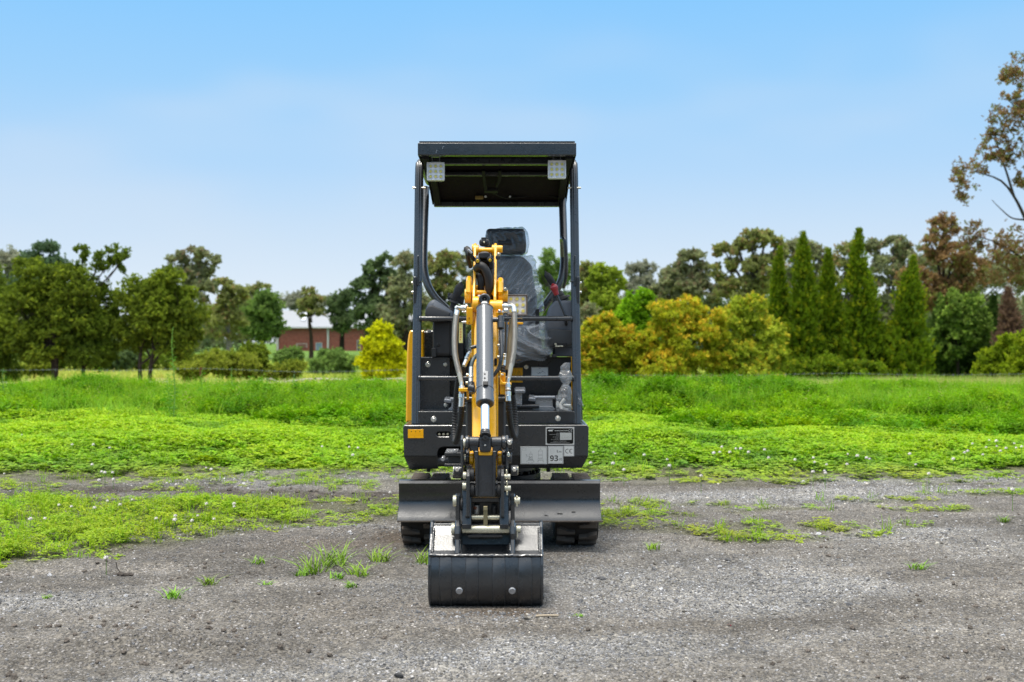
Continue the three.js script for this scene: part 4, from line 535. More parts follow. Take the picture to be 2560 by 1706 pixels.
// single tall weeds
function tallWeed(px, pTop, d, label, seed, c = [.13, .30, .035], L = .11) {
  const x = wx(px, d), gy = groundY(x, d), H = wy(pTop, d) - gy, t = thing('tall_weed', label, 'weed', [x, gy, -d]), r = rng(seed);
  const stem = [[0, 0, 0], [.02, H * .4, 0], [-.01, H * .8, .01], [.0, H, 0]]; raw('stem', clean(limb(stem, .008, .002, 6)), phys({ color: rgb(c[0] * .9, c[1] * .85, c[2]), roughness: .7 }), t);
  raw('leaves', leafGeo(tri => { const n = Math.round(H * 70); for (let k = 0; k < n; k++) { const q = .05 + .95 * k / n, y = H * q, b = k * 2.4 + r(), l = L * (1.25 - q) * (.6 + .7 * r()), w = l * .14, dx = Math.cos(b), dz = Math.sin(b), u = .9 - .9 * r(); const m1 = [dx * l * .45 - dz * w, y + u * l * .5, dz * l * .45 + dx * w], m2 = [dx * l * .45 + dz * w, y + u * l * .5, dz * l * .45 - dx * w], e = [dx * l, y + u * l * .25, dz * l]; tri([0, y, 0], m1, e); tri([0, y, 0], e, m2); } }), phys({ color: rgb(...c), vertexColors: true, roughness: .7, transmission: .35, thickness: 0, side: THREE.DoubleSide, specularIntensity: .4 }), t);
}
tallWeed(432, 818, 13.2, 'tallest feathery green weed standing alone in front of the left trees', 81, [.24, .44, .06], .085);
tallWeed(420, 935, 13.6, 'broad-leaved weed at the foot of the tallest weed', 82, [.20, .44, .02], .13); tallWeed(505, 925, 14.6, 'leafy weed hiding the rusty post at left', 83, [.2, .44, .03], .12); tallWeed(580, 918, 14.8, 'thin upright weed right of the rusty post', 84, [.22, .44, .05], .09); tallWeed(735, 935, 14.6, 'bluish grass-like weed above the dark weed heap', 85, [.2, .4, .12], .1); tallWeed(8, 920, 14, 'upright weed at the far left edge of the meadow', 86, [.15, .33, .05], .12); tallWeed(1500, 935, 14.8, 'light green weed right of the excavator before the golden bush', 87, [.24, .46, .04], .12); tallWeed(1480, 945, 14.6, 'first broad-bladed weed right of the right cab post', 88, [.22, .46, .02], .14); tallWeed(1835, 945, 16, 'tall weed before the end of the golden bushes', 89, [.2, .42, .03], .1);
// ------------------------------------------------------------------ the mini excavator
ORIGIN = V(-.06, 0, -6.2);
const EX = thing('mini_excavator', 'small yellow and dark grey mini excavator with canopy, facing the camera on the gravel', 'excavator', ORIGIN.toArray());
const vP = (px, py, d) => P(px, py, d);
function bolt(parent, px, py, d, r = .009, mat = M.zincBright) { return part('bolt', [cylZ(wx(px, d), wy(py, d), d - .004, d + .003, r * 1.25, 18, .001), hexZ(wx(px, d), wy(py, d), d - .009, d - .003, r * .8)], mat, parent); }
// --- tracks
{
  const H = .1425, dF = 5.985, dR = 6.60, y0 = .145;
  const lugShape = new THREE.Shape(); lugShape.moveTo(0, 0); lugShape.lineTo(.088, 0); lugShape.lineTo(.088, .036); lugShape.quadraticCurveTo(.055, .034, .040, .020); lugShape.lineTo(0, .014); lugShape.closePath();
  const lugG = clean(new THREE.ExtrudeGeometry(lugShape, { depth: .022, bevelEnabled: true, bevelThickness: .003, bevelSize: .003, bevelOffset: -.003, bevelSegments: 1 })); lugG.translate(-.044, -.012, -.002);
  const lugG2 = lugG.clone(); lugG2.scale(-1, 1, 1); { const p = lugG2.attributes.position, n = lugG2.attributes.normal; for (let i = 0; i < p.count; i += 3) { for (const at of [p, n]) { const a = [at.getX(i + 1), at.getY(i + 1), at.getZ(i + 1)]; at.setXYZ(i + 1, at.getX(i + 2), at.getY(i + 2), at.getZ(i + 2)); at.setXYZ(i + 2, ...a); } } }
  for (const [name, xa, xb] of [['l', -.545, -.338], ['r', .212, .424]]) {
    const xc = (xa + xb) / 2, w = xb - xa, arc = [], inner = [];
    const ring = (R) => { const o = []; for (let i = 0; i <= 16; i++) { const a = Math.PI / 2 + i / 16 * Math.PI; o.push([dF + Math.cos(a) * R, y0 + Math.sin(a) * R]); } for (let i = 0; i <= 16; i++) { const a = -Math.PI / 2 + i / 16 * Math.PI; o.push([dR + Math.cos(a) * R, y0 + Math.sin(a) * R]); } return o; };
    const s = shapeOf(ring(H - .022)); s.holes.push(new THREE.Path(ring(H - .040).reverse().map(p => new THREE.Vector2(...p))));
    const t = part('track', [smooth(prismX(s, xa, xb, .004), 30)], M.track, EX);
    const L = 2 * (dR - dF) + 2 * Math.PI * (H - .022), n = 32, R = H - .022;
    for (let k = 0; k < n; k++) for (const side of [0, 1]) {
      let q = ((k + (side ? .5 : 0)) / n * L), d, y, a; // walk the loop: top rearwards, rear, bottom, front
      const st = dR - dF; if (q < st) { d = dF + q; y = y0 + R; a = Math.PI / 2; } else if (q < st + Math.PI * R) { a = Math.PI / 2 - (q - st) / R; d = dR + Math.cos(a) * R; y = y0 + Math.sin(a) * R; } else if (q < 2 * st + Math.PI * R) { d = dR - (q - st - Math.PI * R); y = y0 - R; a = -Math.PI / 2; } else { a = -Math.PI / 2 - (q - 2 * st - Math.PI * R) / R; d = dF + Math.cos(a) * R; y = y0 + Math.sin(a) * R; }
      const m = raw('tread_lug', side ? lugG : lugG2, M.lug, t); m.position.set(xc + (side ? 1 : -1) * w * .255 - ORIGIN.x, y - ORIGIN.y, -d - ORIGIN.z);
      const nrm = V(0, Math.sin(a), -Math.cos(a)), ax = V(1, 0, 0), up = nrm.clone().cross(ax); // local z = outward
      m.quaternion.setFromRotationMatrix(new THREE.Matrix4().makeBasis(ax, up, nrm));
    }
    part('idler_wheel', [cylX(xc - .03, xc + .03, y0, dF, H - .045), cylX(xc - .06, xc + .06, y0, dF, .04)], M.cast, t);
    part('sprocket', [cylX(xc - .025, xc + .025, y0, dR, H - .05), cylX(xc - .07, xc + .05, y0, dR, .06)], M.cast, t);
    for (const d of [6.15, 6.3, 6.45]) part('roller', cylX(xc - .05, xc + .05, .068, d, .038), M.cast, t);
    part('track_frame', [box(xc, y0, -6.3, w * .5, .075, .5, .01)], M.grayDark, t);
  }
  part('undercarriage', [box(-.06, .19, -6.3, .56, .10, .30, .015), box(-.06, .235, -6.3, .34, .06, .42, .015)], M.grayDark, EX);
  const sl = part('slewing_ring', [cyl(V(-.06, .262, -6.3), V(-.06, .33, -6.3), .21, .21, 40, .004), cyl(V(-.06, .33, -6.3), V(-.06, .40, -6.3), .185, .185, 40, .003)], M.grayDark, EX);
  const g = []; for (let i = 0; i < 24; i++) { const a = i / 24 * 6.283; g.push(cyl(V(-.06 + Math.cos(a) * .198, .33, -6.3 + Math.sin(a) * .198), V(-.06 + Math.cos(a) * .198, .345, -6.3 + Math.sin(a) * .198), .011, .011, 6)); } part('ring_bolts', g, M.black, sl);
}
// --- blade
{
  const prof = [[5.815, .342], [5.795, .3465], [5.776, .342], [5.768, .330], [5.775, .312], [5.788, .292], [5.795, .272], [5.798, .252], [5.794, .232], [5.784, .210], [5.770, .190], [5.756, .172], [5.746, .158], [5.744, .153]];
  let g = smooth(prismX(ribbon(prof, .012), -.545, .424, .0015), 28);
  { const p = g.attributes.position; for (let i = 0; i < p.count; i++) { const y = p.getY(i), k = 1 + .012 * sstep(.25, .15, y); p.setX(i, (p.getX(i) + .06) * k - .06); } }
  const b = part('dozer_blade', g, M.gray, EX);
  part('cutting_edge', box(-.057, .151, -5.750, .985, .007, .016, .001), M.lug, b);
  part('blade_end_plate', [prismX([[5.80, .345], [5.86, .30], [5.86, .18], [5.76, .156], [5.80, .24]], -.5475, -.5405, .001), prismX([[5.80, .345], [5.86, .30], [5.86, .18], [5.76, .156], [5.80, .24]], .4195, .4265, .001)], M.gray, b);
  part('blade_arm', [box(-.20, .20, -6.0, .06, .07, .36, .008), box(.09, .20, -6.0, .06, .07, .36, .008), box(-.06, .20, -5.86, .6, .08, .05, .008)], M.grayDark, b);
  const sc = part('scratch', [0, 1, 2].map(i => box(wx(1366 + i * 34, 5.76), .178 + i % 3 * .009, -5.7588 + (i % 3) * -.005, .018 + .008 * (i % 2), .0012, .004, 0, [0, 0, -.25 + i * .15])), M.grayDark, b);
}
// --- upper frame (turntable housing)
const dU = 5.75;
const frame = (() => {
  const p = (x, y) => [wx(x, dU), wy(y, dU)];
  const rr = (pts) => shapeOf(pts.map(q => p(...q)));
  const up = new THREE.Shape(); [[1007, 1069], [1011, 1064], [1467, 1063], [1472, 1068], [1471, 1141], [1093, 1142], [1093, 1134], [1095, 1125], [1101, 1119], [1110, 1117.5], [1160, 1117.5], [1160, 1100], [1100, 1100]].forEach((q, i) => 0);
  const upper = [[1007, 1069], [1011, 1064], [1467, 1063], [1472, 1068], [1470.5, 1141], [1160, 1141], [1160, 1117.5], [1110, 1117.5], [1101, 1119.5], [1095.5, 1125], [1093, 1134], [1093, 1141], [1010, 1141]];
  const holesAt = []; for (const [hx, hy] of [[1074.5, 1108], [1068, 1110], [1081, 1110], [1078, 1103], [1071, 1103], [1074.5, 1114.5], [1062, 1104], [1088, 1104.5], [1062, 1112.5], [1088, 1112.5], [1067, 1097.5], [1082.5, 1097.5], [1074.5, 1095], [1067, 1119.5], [1083, 1119], [1074.5, 1121.5]]) { const h = new THREE.Path(); const [x, y] = p(hx, hy); h.absarc(x, y, .0039, 0, Math.PI * 2, true); holesAt.push(h); }
  { const h = new THREE.Path(), [xa, ya] = p(1097, 1086), [xb] = p(1120, 1086), r = .012; h.absarc(xa, ya, r, Math.PI / 2, Math.PI * 1.5, false); h.absarc(xb, ya, r, -Math.PI / 2, Math.PI / 2, false); h.closePath(); holesAt.push(h); }
  const f1 = prismZ(rr(upper), dU, dU + .014, .0025, holesAt);
  const yf = wy(1141, dU);
  const skew = g => { const q = g.attributes.position; for (let i = 0; i < q.count; i++) { const y = q.getY(i); if (y < yf) q.setZ(i, q.getZ(i) - (yf - y) * .85); } g.computeVertexNormals(); return g; };
  const f2 = skew(prismZ(rr([[1010, 1141.2], [1093, 1141.2], [1093, 1176], [1021, 1177]]), dU, dU + .014, 0).toNonIndexed());
  const f3 = skew(prismZ(rr([[1160, 1141.2], [1470.5, 1141.2], [1456, 1173.5], [1160, 1175]]), dU, dU + .014, 0).toNonIndexed());
  const xl = wx(1009, dU), xr = wx(1470, dU), yt = wy(1064, dU), yb = wy(1173, dU);
  const sides = [box(xl + .006, (yt + yf) / 2, -(dU + .5), .012, yt - yf, .97, .002), box(xr - .006, (yt + yf) / 2, -(dU + .5), .012, yt - yf, .97, .002), box((xl + xr) / 2, yt - .006, -(dU + .5), xr - xl - .026, .012, .97, .002), box((xl + xr) / 2, yb + .01, -(dU + .58), (xr - xl) * .92, .012, .86, .002), box((xl + xr) / 2, (yt + yb) / 2, -(dU + .65), xr - xl - .03, yt - yb - .04, .62, .004)];
  const t = part('upper_frame', [f1, f2, f3, ...sides], M.gray, EX);
  part('horn_cavity', [box(wx(1074, dU), wy(1108, dU), -(dU + .045), .08, .07, .03, .002), box(wx(1108, dU), wy(1086, dU), -(dU + .04), .075, .03, .03, .002)], M.black, t);
  for (const px of [1098, 1108.5, 1119]) part('socket', [cylZ(wx(px, dU), wy(1086.5, dU), dU + .006, dU + .03, .0065), cylZ(wx(px, dU), wy(1086.5, dU), dU + .003, dU + .007, .003)], M.pin, t);
  for (const px of [1071, 1371]) part('plug_or_lit_hole', cyl(V(wx(px, 5.85), wy(1175, 5.85) - .01, -5.85), V(wx(px, 5.85), wy(1175, 5.85) + .02, -5.85), .010, .010, 10), M.black, t);
  return t;
})();
// labels: flat printed plates
function canvasLabel(w, h, draw, o = {}) { const c = document.createElement('canvas'); c.width = w; c.height = h; const x = c.getContext('2d'); draw(x, w, h); const t = new THREE.CanvasTexture(c); t.colorSpace = THREE.SRGBColorSpace; return phys({ map: t, roughness: .3, ...o }); }
function plate(name, px0, py0, px1, py1, d, mat, parent, edge = M.alu, r = 3) {
  const x0 = wx(px0, d), x1 = wx(px1, d), y0 = wy(py1, d), y1 = wy(py0, d); const b = part(name, box((x0 + x1) / 2, (y0 + y1) / 2, -d - .0012, x1 - x0, y1 - y0, .0024, .0008), edge, parent);
  const g = new THREE.PlaneGeometry(x1 - x0 - .001, y1 - y0 - .001); g.translate((x0 + x1) / 2 - ORIGIN.x, (y0 + y1) / 2 - ORIGIN.y, -d + .0006 - ORIGIN.z); return raw('print', g, mat, parent === EX ? b : parent);
}
const ceMark = (x, cx, cy, r, col) => { x.strokeStyle = col; x.lineWidth = r * .26; x.beginPath(); x.arc(cx, cy, r, Math.PI * .36, Math.PI * 1.64); x.stroke(); x.beginPath(); x.arc(cx + r * 2.0, cy, r, Math.PI * .36, Math.PI * 1.64); x.stroke(); x.beginPath(); x.moveTo(cx + r * 1.1, cy); x.lineTo(cx + r * 1.85, cy); x.stroke(); };
const dL = dU - .003;
const dataPlate = canvasLabel(640, 400, (x, w, h) => {
  x.fillStyle = '#c9cccb'; x.fillRect(0, 0, w, h); x.fillStyle = '#0d0f0f'; x.fillRect(22, 24, w - 44, h - 48); x.fillStyle = '#c9cccb'; for (const [a, b] of [[22, 24], [w - 22, 24], [22, h - 24], [w - 22, h - 24]]) { x.beginPath(); x.arc(a, b, 20, 0, 7); x.fill(); }
  x.fillStyle = '#e4e7e6'; x.beginPath(); x.moveTo(44, 76); x.quadraticCurveTo(80, 48, 120, 62); x.lineTo(140, 56); x.lineTo(132, 84); x.lineTo(104, 88); x.lineTo(86, 112); x.lineTo(92, 88); x.quadraticCurveTo(60, 90, 44, 76); x.fill(); x.lineWidth = 9; x.strokeStyle = '#e4e7e6'; x.beginPath(); x.moveTo(158, 56); x.lineTo(138, 56); x.lineTo(134, 72); x.lineTo(152, 74); x.lineTo(146, 90); x.lineTo(128, 90); x.stroke(); x.lineWidth = 2.5; x.beginPath(); x.arc(172, 52, 9, 0, 7); x.stroke();
  x.font = 'bold 30px sans-serif'; x.fillText('HYDRAULIC EXCAVATOR', 200, 88, 290); ceMark(x, 535, 76, 25, '#e4e7e6');
  x.font = '19px sans-serif'; x.textAlign = 'right'; ['Model', 'Standard bucket capacity', 'Power', 'Operating mass', 'Serial No.', 'Date of manufacture'].forEach((s, i) => { x.fillStyle = '#dcdedd'; x.fillText(s, 292, 142 + i * 28); x.fillStyle = '#cfd2d0'; x.fillRect(318, 122 + i * 28, 264, 24); });
  x.textAlign = 'center'; x.fillStyle = '#dcdedd'; x.font = '20px sans-serif'; x.fillText('Heavy Industry Company Limited', w / 2, 322); x.font = '18px sans-serif'; x.fillText('Address: Engineering Industry Park, Shandong, China', w / 2, 352, 560);
}, { metalness: .3 });
plate('data_plate', 1364, 1068.5, 1436, 1113, dL, dataPlate, frame);
const silver = { metalness: .35, roughness: .28 };
plate('lifting_label', 1301, 1117, 1368, 1161, dL, canvasLabel(520, 340, (x, w, h) => {
  x.fillStyle = '#d5d9da'; x.fillRect(0, 0, w, h); x.strokeStyle = '#6c7072'; x.lineWidth = 5; x.strokeRect(13, 13, w - 26, h - 26); x.strokeStyle = '#8a8e91'; x.lineWidth = 3; x.strokeRect(36, 34, 72, 34); x.font = '22px sans-serif'; x.fillStyle = '#8a8e91'; x.fillText('→  ↑', 44, 60);
  const mach = (cx, top, wd, hgt) => { x.strokeRect(cx - wd / 2, top + 60, wd, hgt * .32); x.strokeRect(cx - wd * .45, top + 60 + hgt * .34, wd * .9, hgt * .25); x.strokeRect(cx - wd * .6, top + 60 + hgt * .62, wd * 1.2, hgt * .16); x.beginPath(); x.moveTo(cx, top); x.lineTo(cx, top + 22); x.moveTo(cx - wd / 2, top + 60); x.lineTo(cx, top + 22); x.lineTo(cx + wd / 2, top + 60); x.stroke(); };
  x.strokeStyle = '#5d6164'; mach(200, 96, 66, 150); mach(392, 28, 84, 230); x.lineWidth = 4; x.strokeStyle = '#34383a'; x.beginPath(); x.moveTo(165, 222); x.lineTo(178, 190); x.lineTo(196, 214); x.lineTo(218, 188); x.moveTo(150, 236); x.lineTo(240, 240); x.stroke(); x.lineWidth = 3; x.beginPath(); x.moveTo(150, 196); x.lineTo(104, 160); x.lineTo(132, 150); x.moveTo(104, 206); x.lineTo(128, 190); x.stroke(); x.fillStyle = '#55595c'; for (const [a, b] of [[122, 288], [160, 300], [222, 300], [258, 288], [340, 286], [440, 286]]) x.fillRect(a, b, 7, 18); x.beginPath(); x.moveTo(120, 282); x.lineTo(158, 262); x.lineTo(240, 262); x.lineTo(266, 282); x.moveTo(336, 280); x.lineTo(368, 258); x.lineTo(418, 258); x.lineTo(448, 280); x.stroke();
}, silver), frame);
plate('noise_label', 1369.5, 1116, 1408.5, 1160, dL, canvasLabel(320, 360, (x, w, h) => {
  x.fillStyle = '#d8dcdd'; x.fillRect(0, 0, w, h); x.strokeStyle = '#6c7072'; x.lineWidth = 5; x.strokeRect(12, 12, w - 24, h - 24); x.strokeStyle = '#b4b8ba'; x.lineWidth = 4; x.beginPath(); x.moveTo(50, 70); x.lineTo(90, 40); x.lineTo(128, 60); x.lineTo(132, 118); x.lineTo(92, 150); x.lineTo(52, 130); x.closePath(); x.stroke(); x.beginPath(); x.arc(88, 96, 22, 0, 7); x.stroke();
  x.fillStyle = '#2a2d2e'; x.font = 'bold 74px sans-serif'; x.fillText('L', 182, 128); x.font = 'bold 38px sans-serif'; x.fillText('WA', 226, 128, 66); x.font = 'bold 162px sans-serif'; x.fillStyle = '#1d1f20'; x.fillText('93', 40, 306, 180); x.font = '74px sans-serif'; x.fillStyle = '#3c4042'; x.fillText('dB', 226, 296, 70);
}, silver), frame);
plate('ce_label', 1409.5, 1115, 1435.5, 1141.5, dL, canvasLabel(240, 244, (x, w, h) => { x.fillStyle = '#dfe2e2'; x.fillRect(0, 0, w, h); x.strokeStyle = '#6c7072'; x.lineWidth = 4; x.strokeRect(9, 9, w - 18, h - 18); ceMark(x, 86, 124, 46, '#26292a'); }, silver), frame);
const yl = { roughness: .35 };
plate('key_label', 1019.5, 1074, 1058.5, 1096, dL, canvasLabel(400, 226, (x, w, h) => { x.fillStyle = '#ffb700'; x.fillRect(0, 0, w, h); x.fillStyle = '#151004'; for (const a of [88, 200, 310]) { x.beginPath(); x.moveTo(a, 34); x.lineTo(a + 18, 54); x.lineTo(a + 7, 54); x.lineTo(a + 7, 70); x.lineTo(a - 7, 70); x.lineTo(a - 7, 54); x.lineTo(a - 18, 54); x.fill(); } x.strokeStyle = '#a87400'; x.lineWidth = 3; x.strokeRect(280, 90, 58, 34); x.beginPath(); x.moveTo(18, 148); x.lineTo(w - 18, 148); x.moveTo(176, 104); x.lineTo(222, 104); x.stroke(); x.fillStyle = '#5a3e00'; x.fillRect(176, 172, 5, 26); }, yl), frame, M.yellow);
// --- canopy frame
const post = (name, pts, r, parent) => part(name, tube(pts, r, 14, 60), M.gray, parent);
{
  for (const [pa, pb, pc] of [[1039.5, 1046.5, -1], [1443, 1436, 1]]) {
    const a = V(wx(pa, 5.85), wy(1060, 5.85), -5.85), b = V(wx(pb, 6.05), wy(545, 6.05), -6.05), up = b.clone().sub(a).normalize(), top = a.clone().addScaledVector(up, 1.29);
    const pts = [a, a.clone().lerp(top, .35), a.clone().lerp(top, .7), top, top.clone().add(V(-pc * .003, .045, -.05)), top.clone().add(V(-pc * .006, .062, -.13)), top.clone().add(V(-pc * .006, .03, -.62))];
    const sh = (dx, dz) => pts.map(p => p.clone().add(V(dx, 0, dz)));
    const t = part('front_post', [tube(sh(-.009, 0), .0128, 10, 70), tube(sh(.009, 0), .0128, 10, 70), tube(sh(0, .006), .0095, 10, 70), tube(sh(0, -.015), .02, 10, 70)], M.gray, EX);
    const q = y => { const k = (y - a.y) / (top.y - a.y); return a.clone().lerp(top, k); };
    const ym = wy(705, 6), c = q(ym);
    part('hinge_bracket', [box(c.x - pc * .004, ym + .055, c.z + .028, .012, .15, .012, .004), box(c.x + pc * .012, ym - .045, c.z + .026, .018, .14, .016, .006), box(c.x, ym, c.z, .05, .004, .05, .001)], M.gray, t);
    part('pin', [cylX(c.x + pc * .02 - .012, c.x + pc * .02 + .012, ym - .005, -c.z - .0, .007, 12), cylX(c.x + pc * .02 - .012, c.x + pc * .02 + .012, ym - .052, -c.z, .007, 12)], M.zincBright, t);
    part('latch', box(c.x + pc * .012, ym - .135, c.z + .026, .02, .05, .012, .005), M.black, t);
    part('bolt', cyl(V(c.x - .034, wy(470, 6.07), -6.07), V(c.x + .034, wy(470, 6.07), -6.07), .005, .005, 8), M.zinc, t);
  }
  for (const [py, d, l, r] of [[797, 5.94, 1052, 1427], [946, 5.885, 1050, 1431]]) { const t = part('guard_bar', cyl(V(wx(l - 4, d), wy(py, d), -d), V(wx(r + 4, d), wy(py, d), -d), .0125, .0125, 18), M.gray, EX); part('weld', [wx(l, d), wx(r, d)].map(x => { const g = new THREE.TorusGeometry(.0135, .0035, 6, 14); g.rotateY(Math.PI / 2); g.translate(x, wy(py, d), -d); return g; }), M.gray, t); }
  const t = part('sill_plate', [boxP(1046, 1029, 1437, 1060, 5.845, 5.865, .003), box(wx(1242, 5.95), wy(1029, 5.845) - .004, -5.96, .73, .006, .2, .002)], M.gray, EX);
  for (const [px, py] of [[1084, 1049], [1395, 1047]]) bolt(t, px, py, 5.843, .011);
  // roof
  const x0 = wx(1044, 5.72), x1 = wx(1441, 5.72), yT = wy(357, 5.72), yB = wy(388, 5.72), xm = (x0 + x1) / 2, W = x1 - x0;
  const roofY = q => yT + .004 + .014 * Math.sin(Math.min(1, q * 1.6) * Math.PI) - .165 * Math.pow(q, 2.6);
  const top = []; for (let i = 0; i <= 14; i++) { const q = i / 14, d = 5.735 + 1.05 * q; top.push([d, roofY(q)]); }
  const addedLining = top.map(([d, y]) => [d + .004, y - .0085]);
  const roof = part('roof', [smooth(prismX(ribbon(top, .006), x0 + .006, x1 - .006, .001), 20), box(xm, (yT + yB) / 2, -5.728, W, yT - yB, .016, .004), box(xm, yB + .002, -5.745, W - .01, .005, .035, .001)], M.gray, EX);
  part('roof_flange', [x0 + .004, x1 - .004].map(x => prismX([[5.735, yT], [5.735, yB], [6.2, yB - .012], [6.5, yB - .05], [6.785, yB - .115], [6.785, roofY(1)], [6.6, roofY(.82)], [6.4, roofY(.63)], [6.1, yT + .0]], x - .004, x + .004, .001)), M.roofInner, roof);
  const rb = part('roof_beam', [box(xm, wy(511, 6.76), -6.76, W - .02, .03, .04, .006)], M.gray, roof);
  part('added_roof_lining', smooth(prismX(ribbon(addedLining, .004), x0 + .012, x1 - .012, .0005), 20), phys({ color: rgb(.013, .010, .010), roughness: .8, specularIntensity: .2, bumpMap: peel, bumpScale: .0012 }), roof);  // dull sheet added so the underside stays dark, not reflecting grass
  part('cross_rib', [box(xm, yT - .045, -6.02, W - .03, .035, .05, .006), box(xm, yT - .06, -6.36, W - .03, .022, .04, .005)], M.gray, roof);
  [-1, 1].forEach(s => { const x = s < 0 ? x0 + .032 : x1 - .032; part('inner_rail', prismX([[5.76, yB + .012], [5.76, yB - .012], [6.3, yB - .030], [6.5, yB - .062], [6.74, yB - .125], [6.74, yB - .09], [6.5, yB - .03], [6.3, yB - .0]], x - .017, x + .017, .002), M.roofInner, roof); });
  const cab = p => p.map(([px, py, d]) => vP(px, py, d));
  part('cable', [tube(cab([[1209, 425, 6.04], [1210, 445, 6.2], [1214, 470, 6.4], [1218, 478, 6.5]]), .008, 8), tube(cab([[1250, 425, 6.04], [1249, 448, 6.2], [1242, 465, 6.4], [1237, 478, 6.5]]), .008, 8), tube(cab([[1232, 480, 6.52], [1245, 488, 6.6], [1268, 495, 6.68], [1300, 492, 6.7], [1350, 487, 6.7], [1400, 495, 6.7]]), .006, 8), box(wx(1228, 6.48), wy(476, 6.48), -6.48, .075, .02, .1, .004)], M.roofInner, roof);
  part('connector', [box(wx(1198, 6.68), wy(494, 6.68), -6.68, .045, .018, .02, .003)], phys({ color: rgb(.30, .20, .05), roughness: .6 }), roof);
  part('cable_tie', [box(wx(1214, 6.66), wy(492, 6.66), -6.655, .012, .010, .012, .002), box(wx(1275, 6.66), wy(492, 6.66), -6.655, .009, .011, .012, .002, [0, 0, -.7])], M.white, roof);
  part('sticker_scratch', [box(wx(1091, 5.72), wy(379, 5.72), -5.7197, .002, .017, .0008, 0, [0, 0, -.3]), box(wx(1107, 5.72), wy(369, 5.72), -5.7197, .002, .013, .0008, 0, [0, 0, -.2]), box(wx(1109, 5.72), wy(366, 5.72), -5.7197, .007, .0018, .0008, 0)], M.alu, roof);
  // rear posts, curving inward to the engine hood
  part('rear_post', tube(cab([[1064, 470, 6.7], [1061, 560, 6.6], [1059, 640, 6.5], [1061, 680, 6.46], [1070, 715, 6.44], [1086, 742, 6.43], [1106, 763, 6.42], [1130, 786, 6.42], [1150, 812, 6.42]]), .021, 14, 60), M.gray, EX);
  part('rear_post', tube(cab([[1405, 470, 6.7], [1408, 560, 6.6], [1410, 640, 6.5], [1409, 672, 6.46], [1403, 702, 6.44], [1390, 726, 6.43], [1374, 748, 6.42], [1354, 775, 6.42], [1340, 800, 6.42]]), .021, 14, 60), M.gray, EX);
  part('grab_handle', tube(cab([[1406, 640, 6.4], [1405, 612, 6.3], [1404, 600, 6.24], [1408, 597, 6.2], [1412, 603, 6.19], [1415, 640, 6.19], [1415, 690, 6.21], [1409, 718, 6.28]]), .0105, 12, 50), M.gray, EX);
}
// --- work lights
function workLight(px0, py0, px1, py1, d, rim, extra) {
  const x0 = wx(px0, d), x1 = wx(px1, d), y0 = wy(py1, d), y1 = wy(py0, d), cx = (x0 + x1) / 2, cy = (y0 + y1) / 2, w = x1 - x0, h = y1 - y0;
  const t = part('work_light', [box(cx, cy, -d - .024, w, h, .036, .007)], rim, EX);
  part('reflector', box(cx, cy, -d - .0055, w * .88, h * .88, .003, .001), M.reflector, t);
  for (let i = 0; i < 3; i++) for (let j = 0; j < 3; j++) part('led_lamp', [cylZ(cx + (i - 1) * w * .29, cy + (j - 1) * h * .29, d - .0005, d + .006, w * .075, 14, .0008)], M.led, t);
  part('led_ring', [0, 1, 2, 3, 4, 5, 6, 7, 8].map(k => { const g = new THREE.TorusGeometry(w * .098, .0016, 5, 16); g.translate(cx + (k % 3 - 1) * w * .29, cy + (Math.floor(k / 3) - 1) * h * .29, -d - .0015); return g; }), M.white, t);
  part('bezel', [box(cx, y1 - h * .028, -d - .002, w, h * .056, .012, .003), box(cx, y0 + h * .028, -d - .002, w, h * .056, .012, .003), box(x0 + w * .028, cy, -d - .002, w * .056, h * .9, .012, .003), box(x1 - w * .028, cy, -d - .002, w * .056, h * .9, .012, .003)], rim, t);
  part('cooling_fins', Array.from({ length: 7 }, (_, i) => box(x0 + w * (.1 + .8 * i / 6), cy, -d - .05, .004, h * .9, .022, .001)), M.grayDark, t);
  if (extra) extra(t, cx, cy, w, h);
}
const bezelWhite = phys({ color: rgb(.84, .85, .86), roughness: .35 });
for (const [a, b, c, e] of [[1067, 406, 1111, 451], [1370, 401, 1415, 446]]) workLight(a, b, c, e, 5.80, bezelWhite, (t, cx, cy, w, h) => { part('light_bracket', [box(cx - .018, cy + h / 2 + .012, -5.82, .003, .032, .014, .0005), box(cx + .018, cy + h / 2 + .012, -5.82, .003, .032, .014, .0005), box(cx, cy + h / 2 + .029, -5.82, .045, .004, .016, .001), cylX(cx - .026, cx + .026, cy + h / 2 + .004, 5.82, .004, 8)], M.alu, t); });
workLight(1266, 737, 1319, 789, 5.32, phys({ color: rgb(.10, .082, .07), roughness: .5 }), (t, cx, cy, w, h) => { part('light_bracket', [box(cx + .0, cy - h / 2 - .012, -5.34, .05, .004, .02, .001), box(cx + .022, cy - h / 2 - .005, -5.335, .003, .025, .02, .0005)], M.zinc, t); });
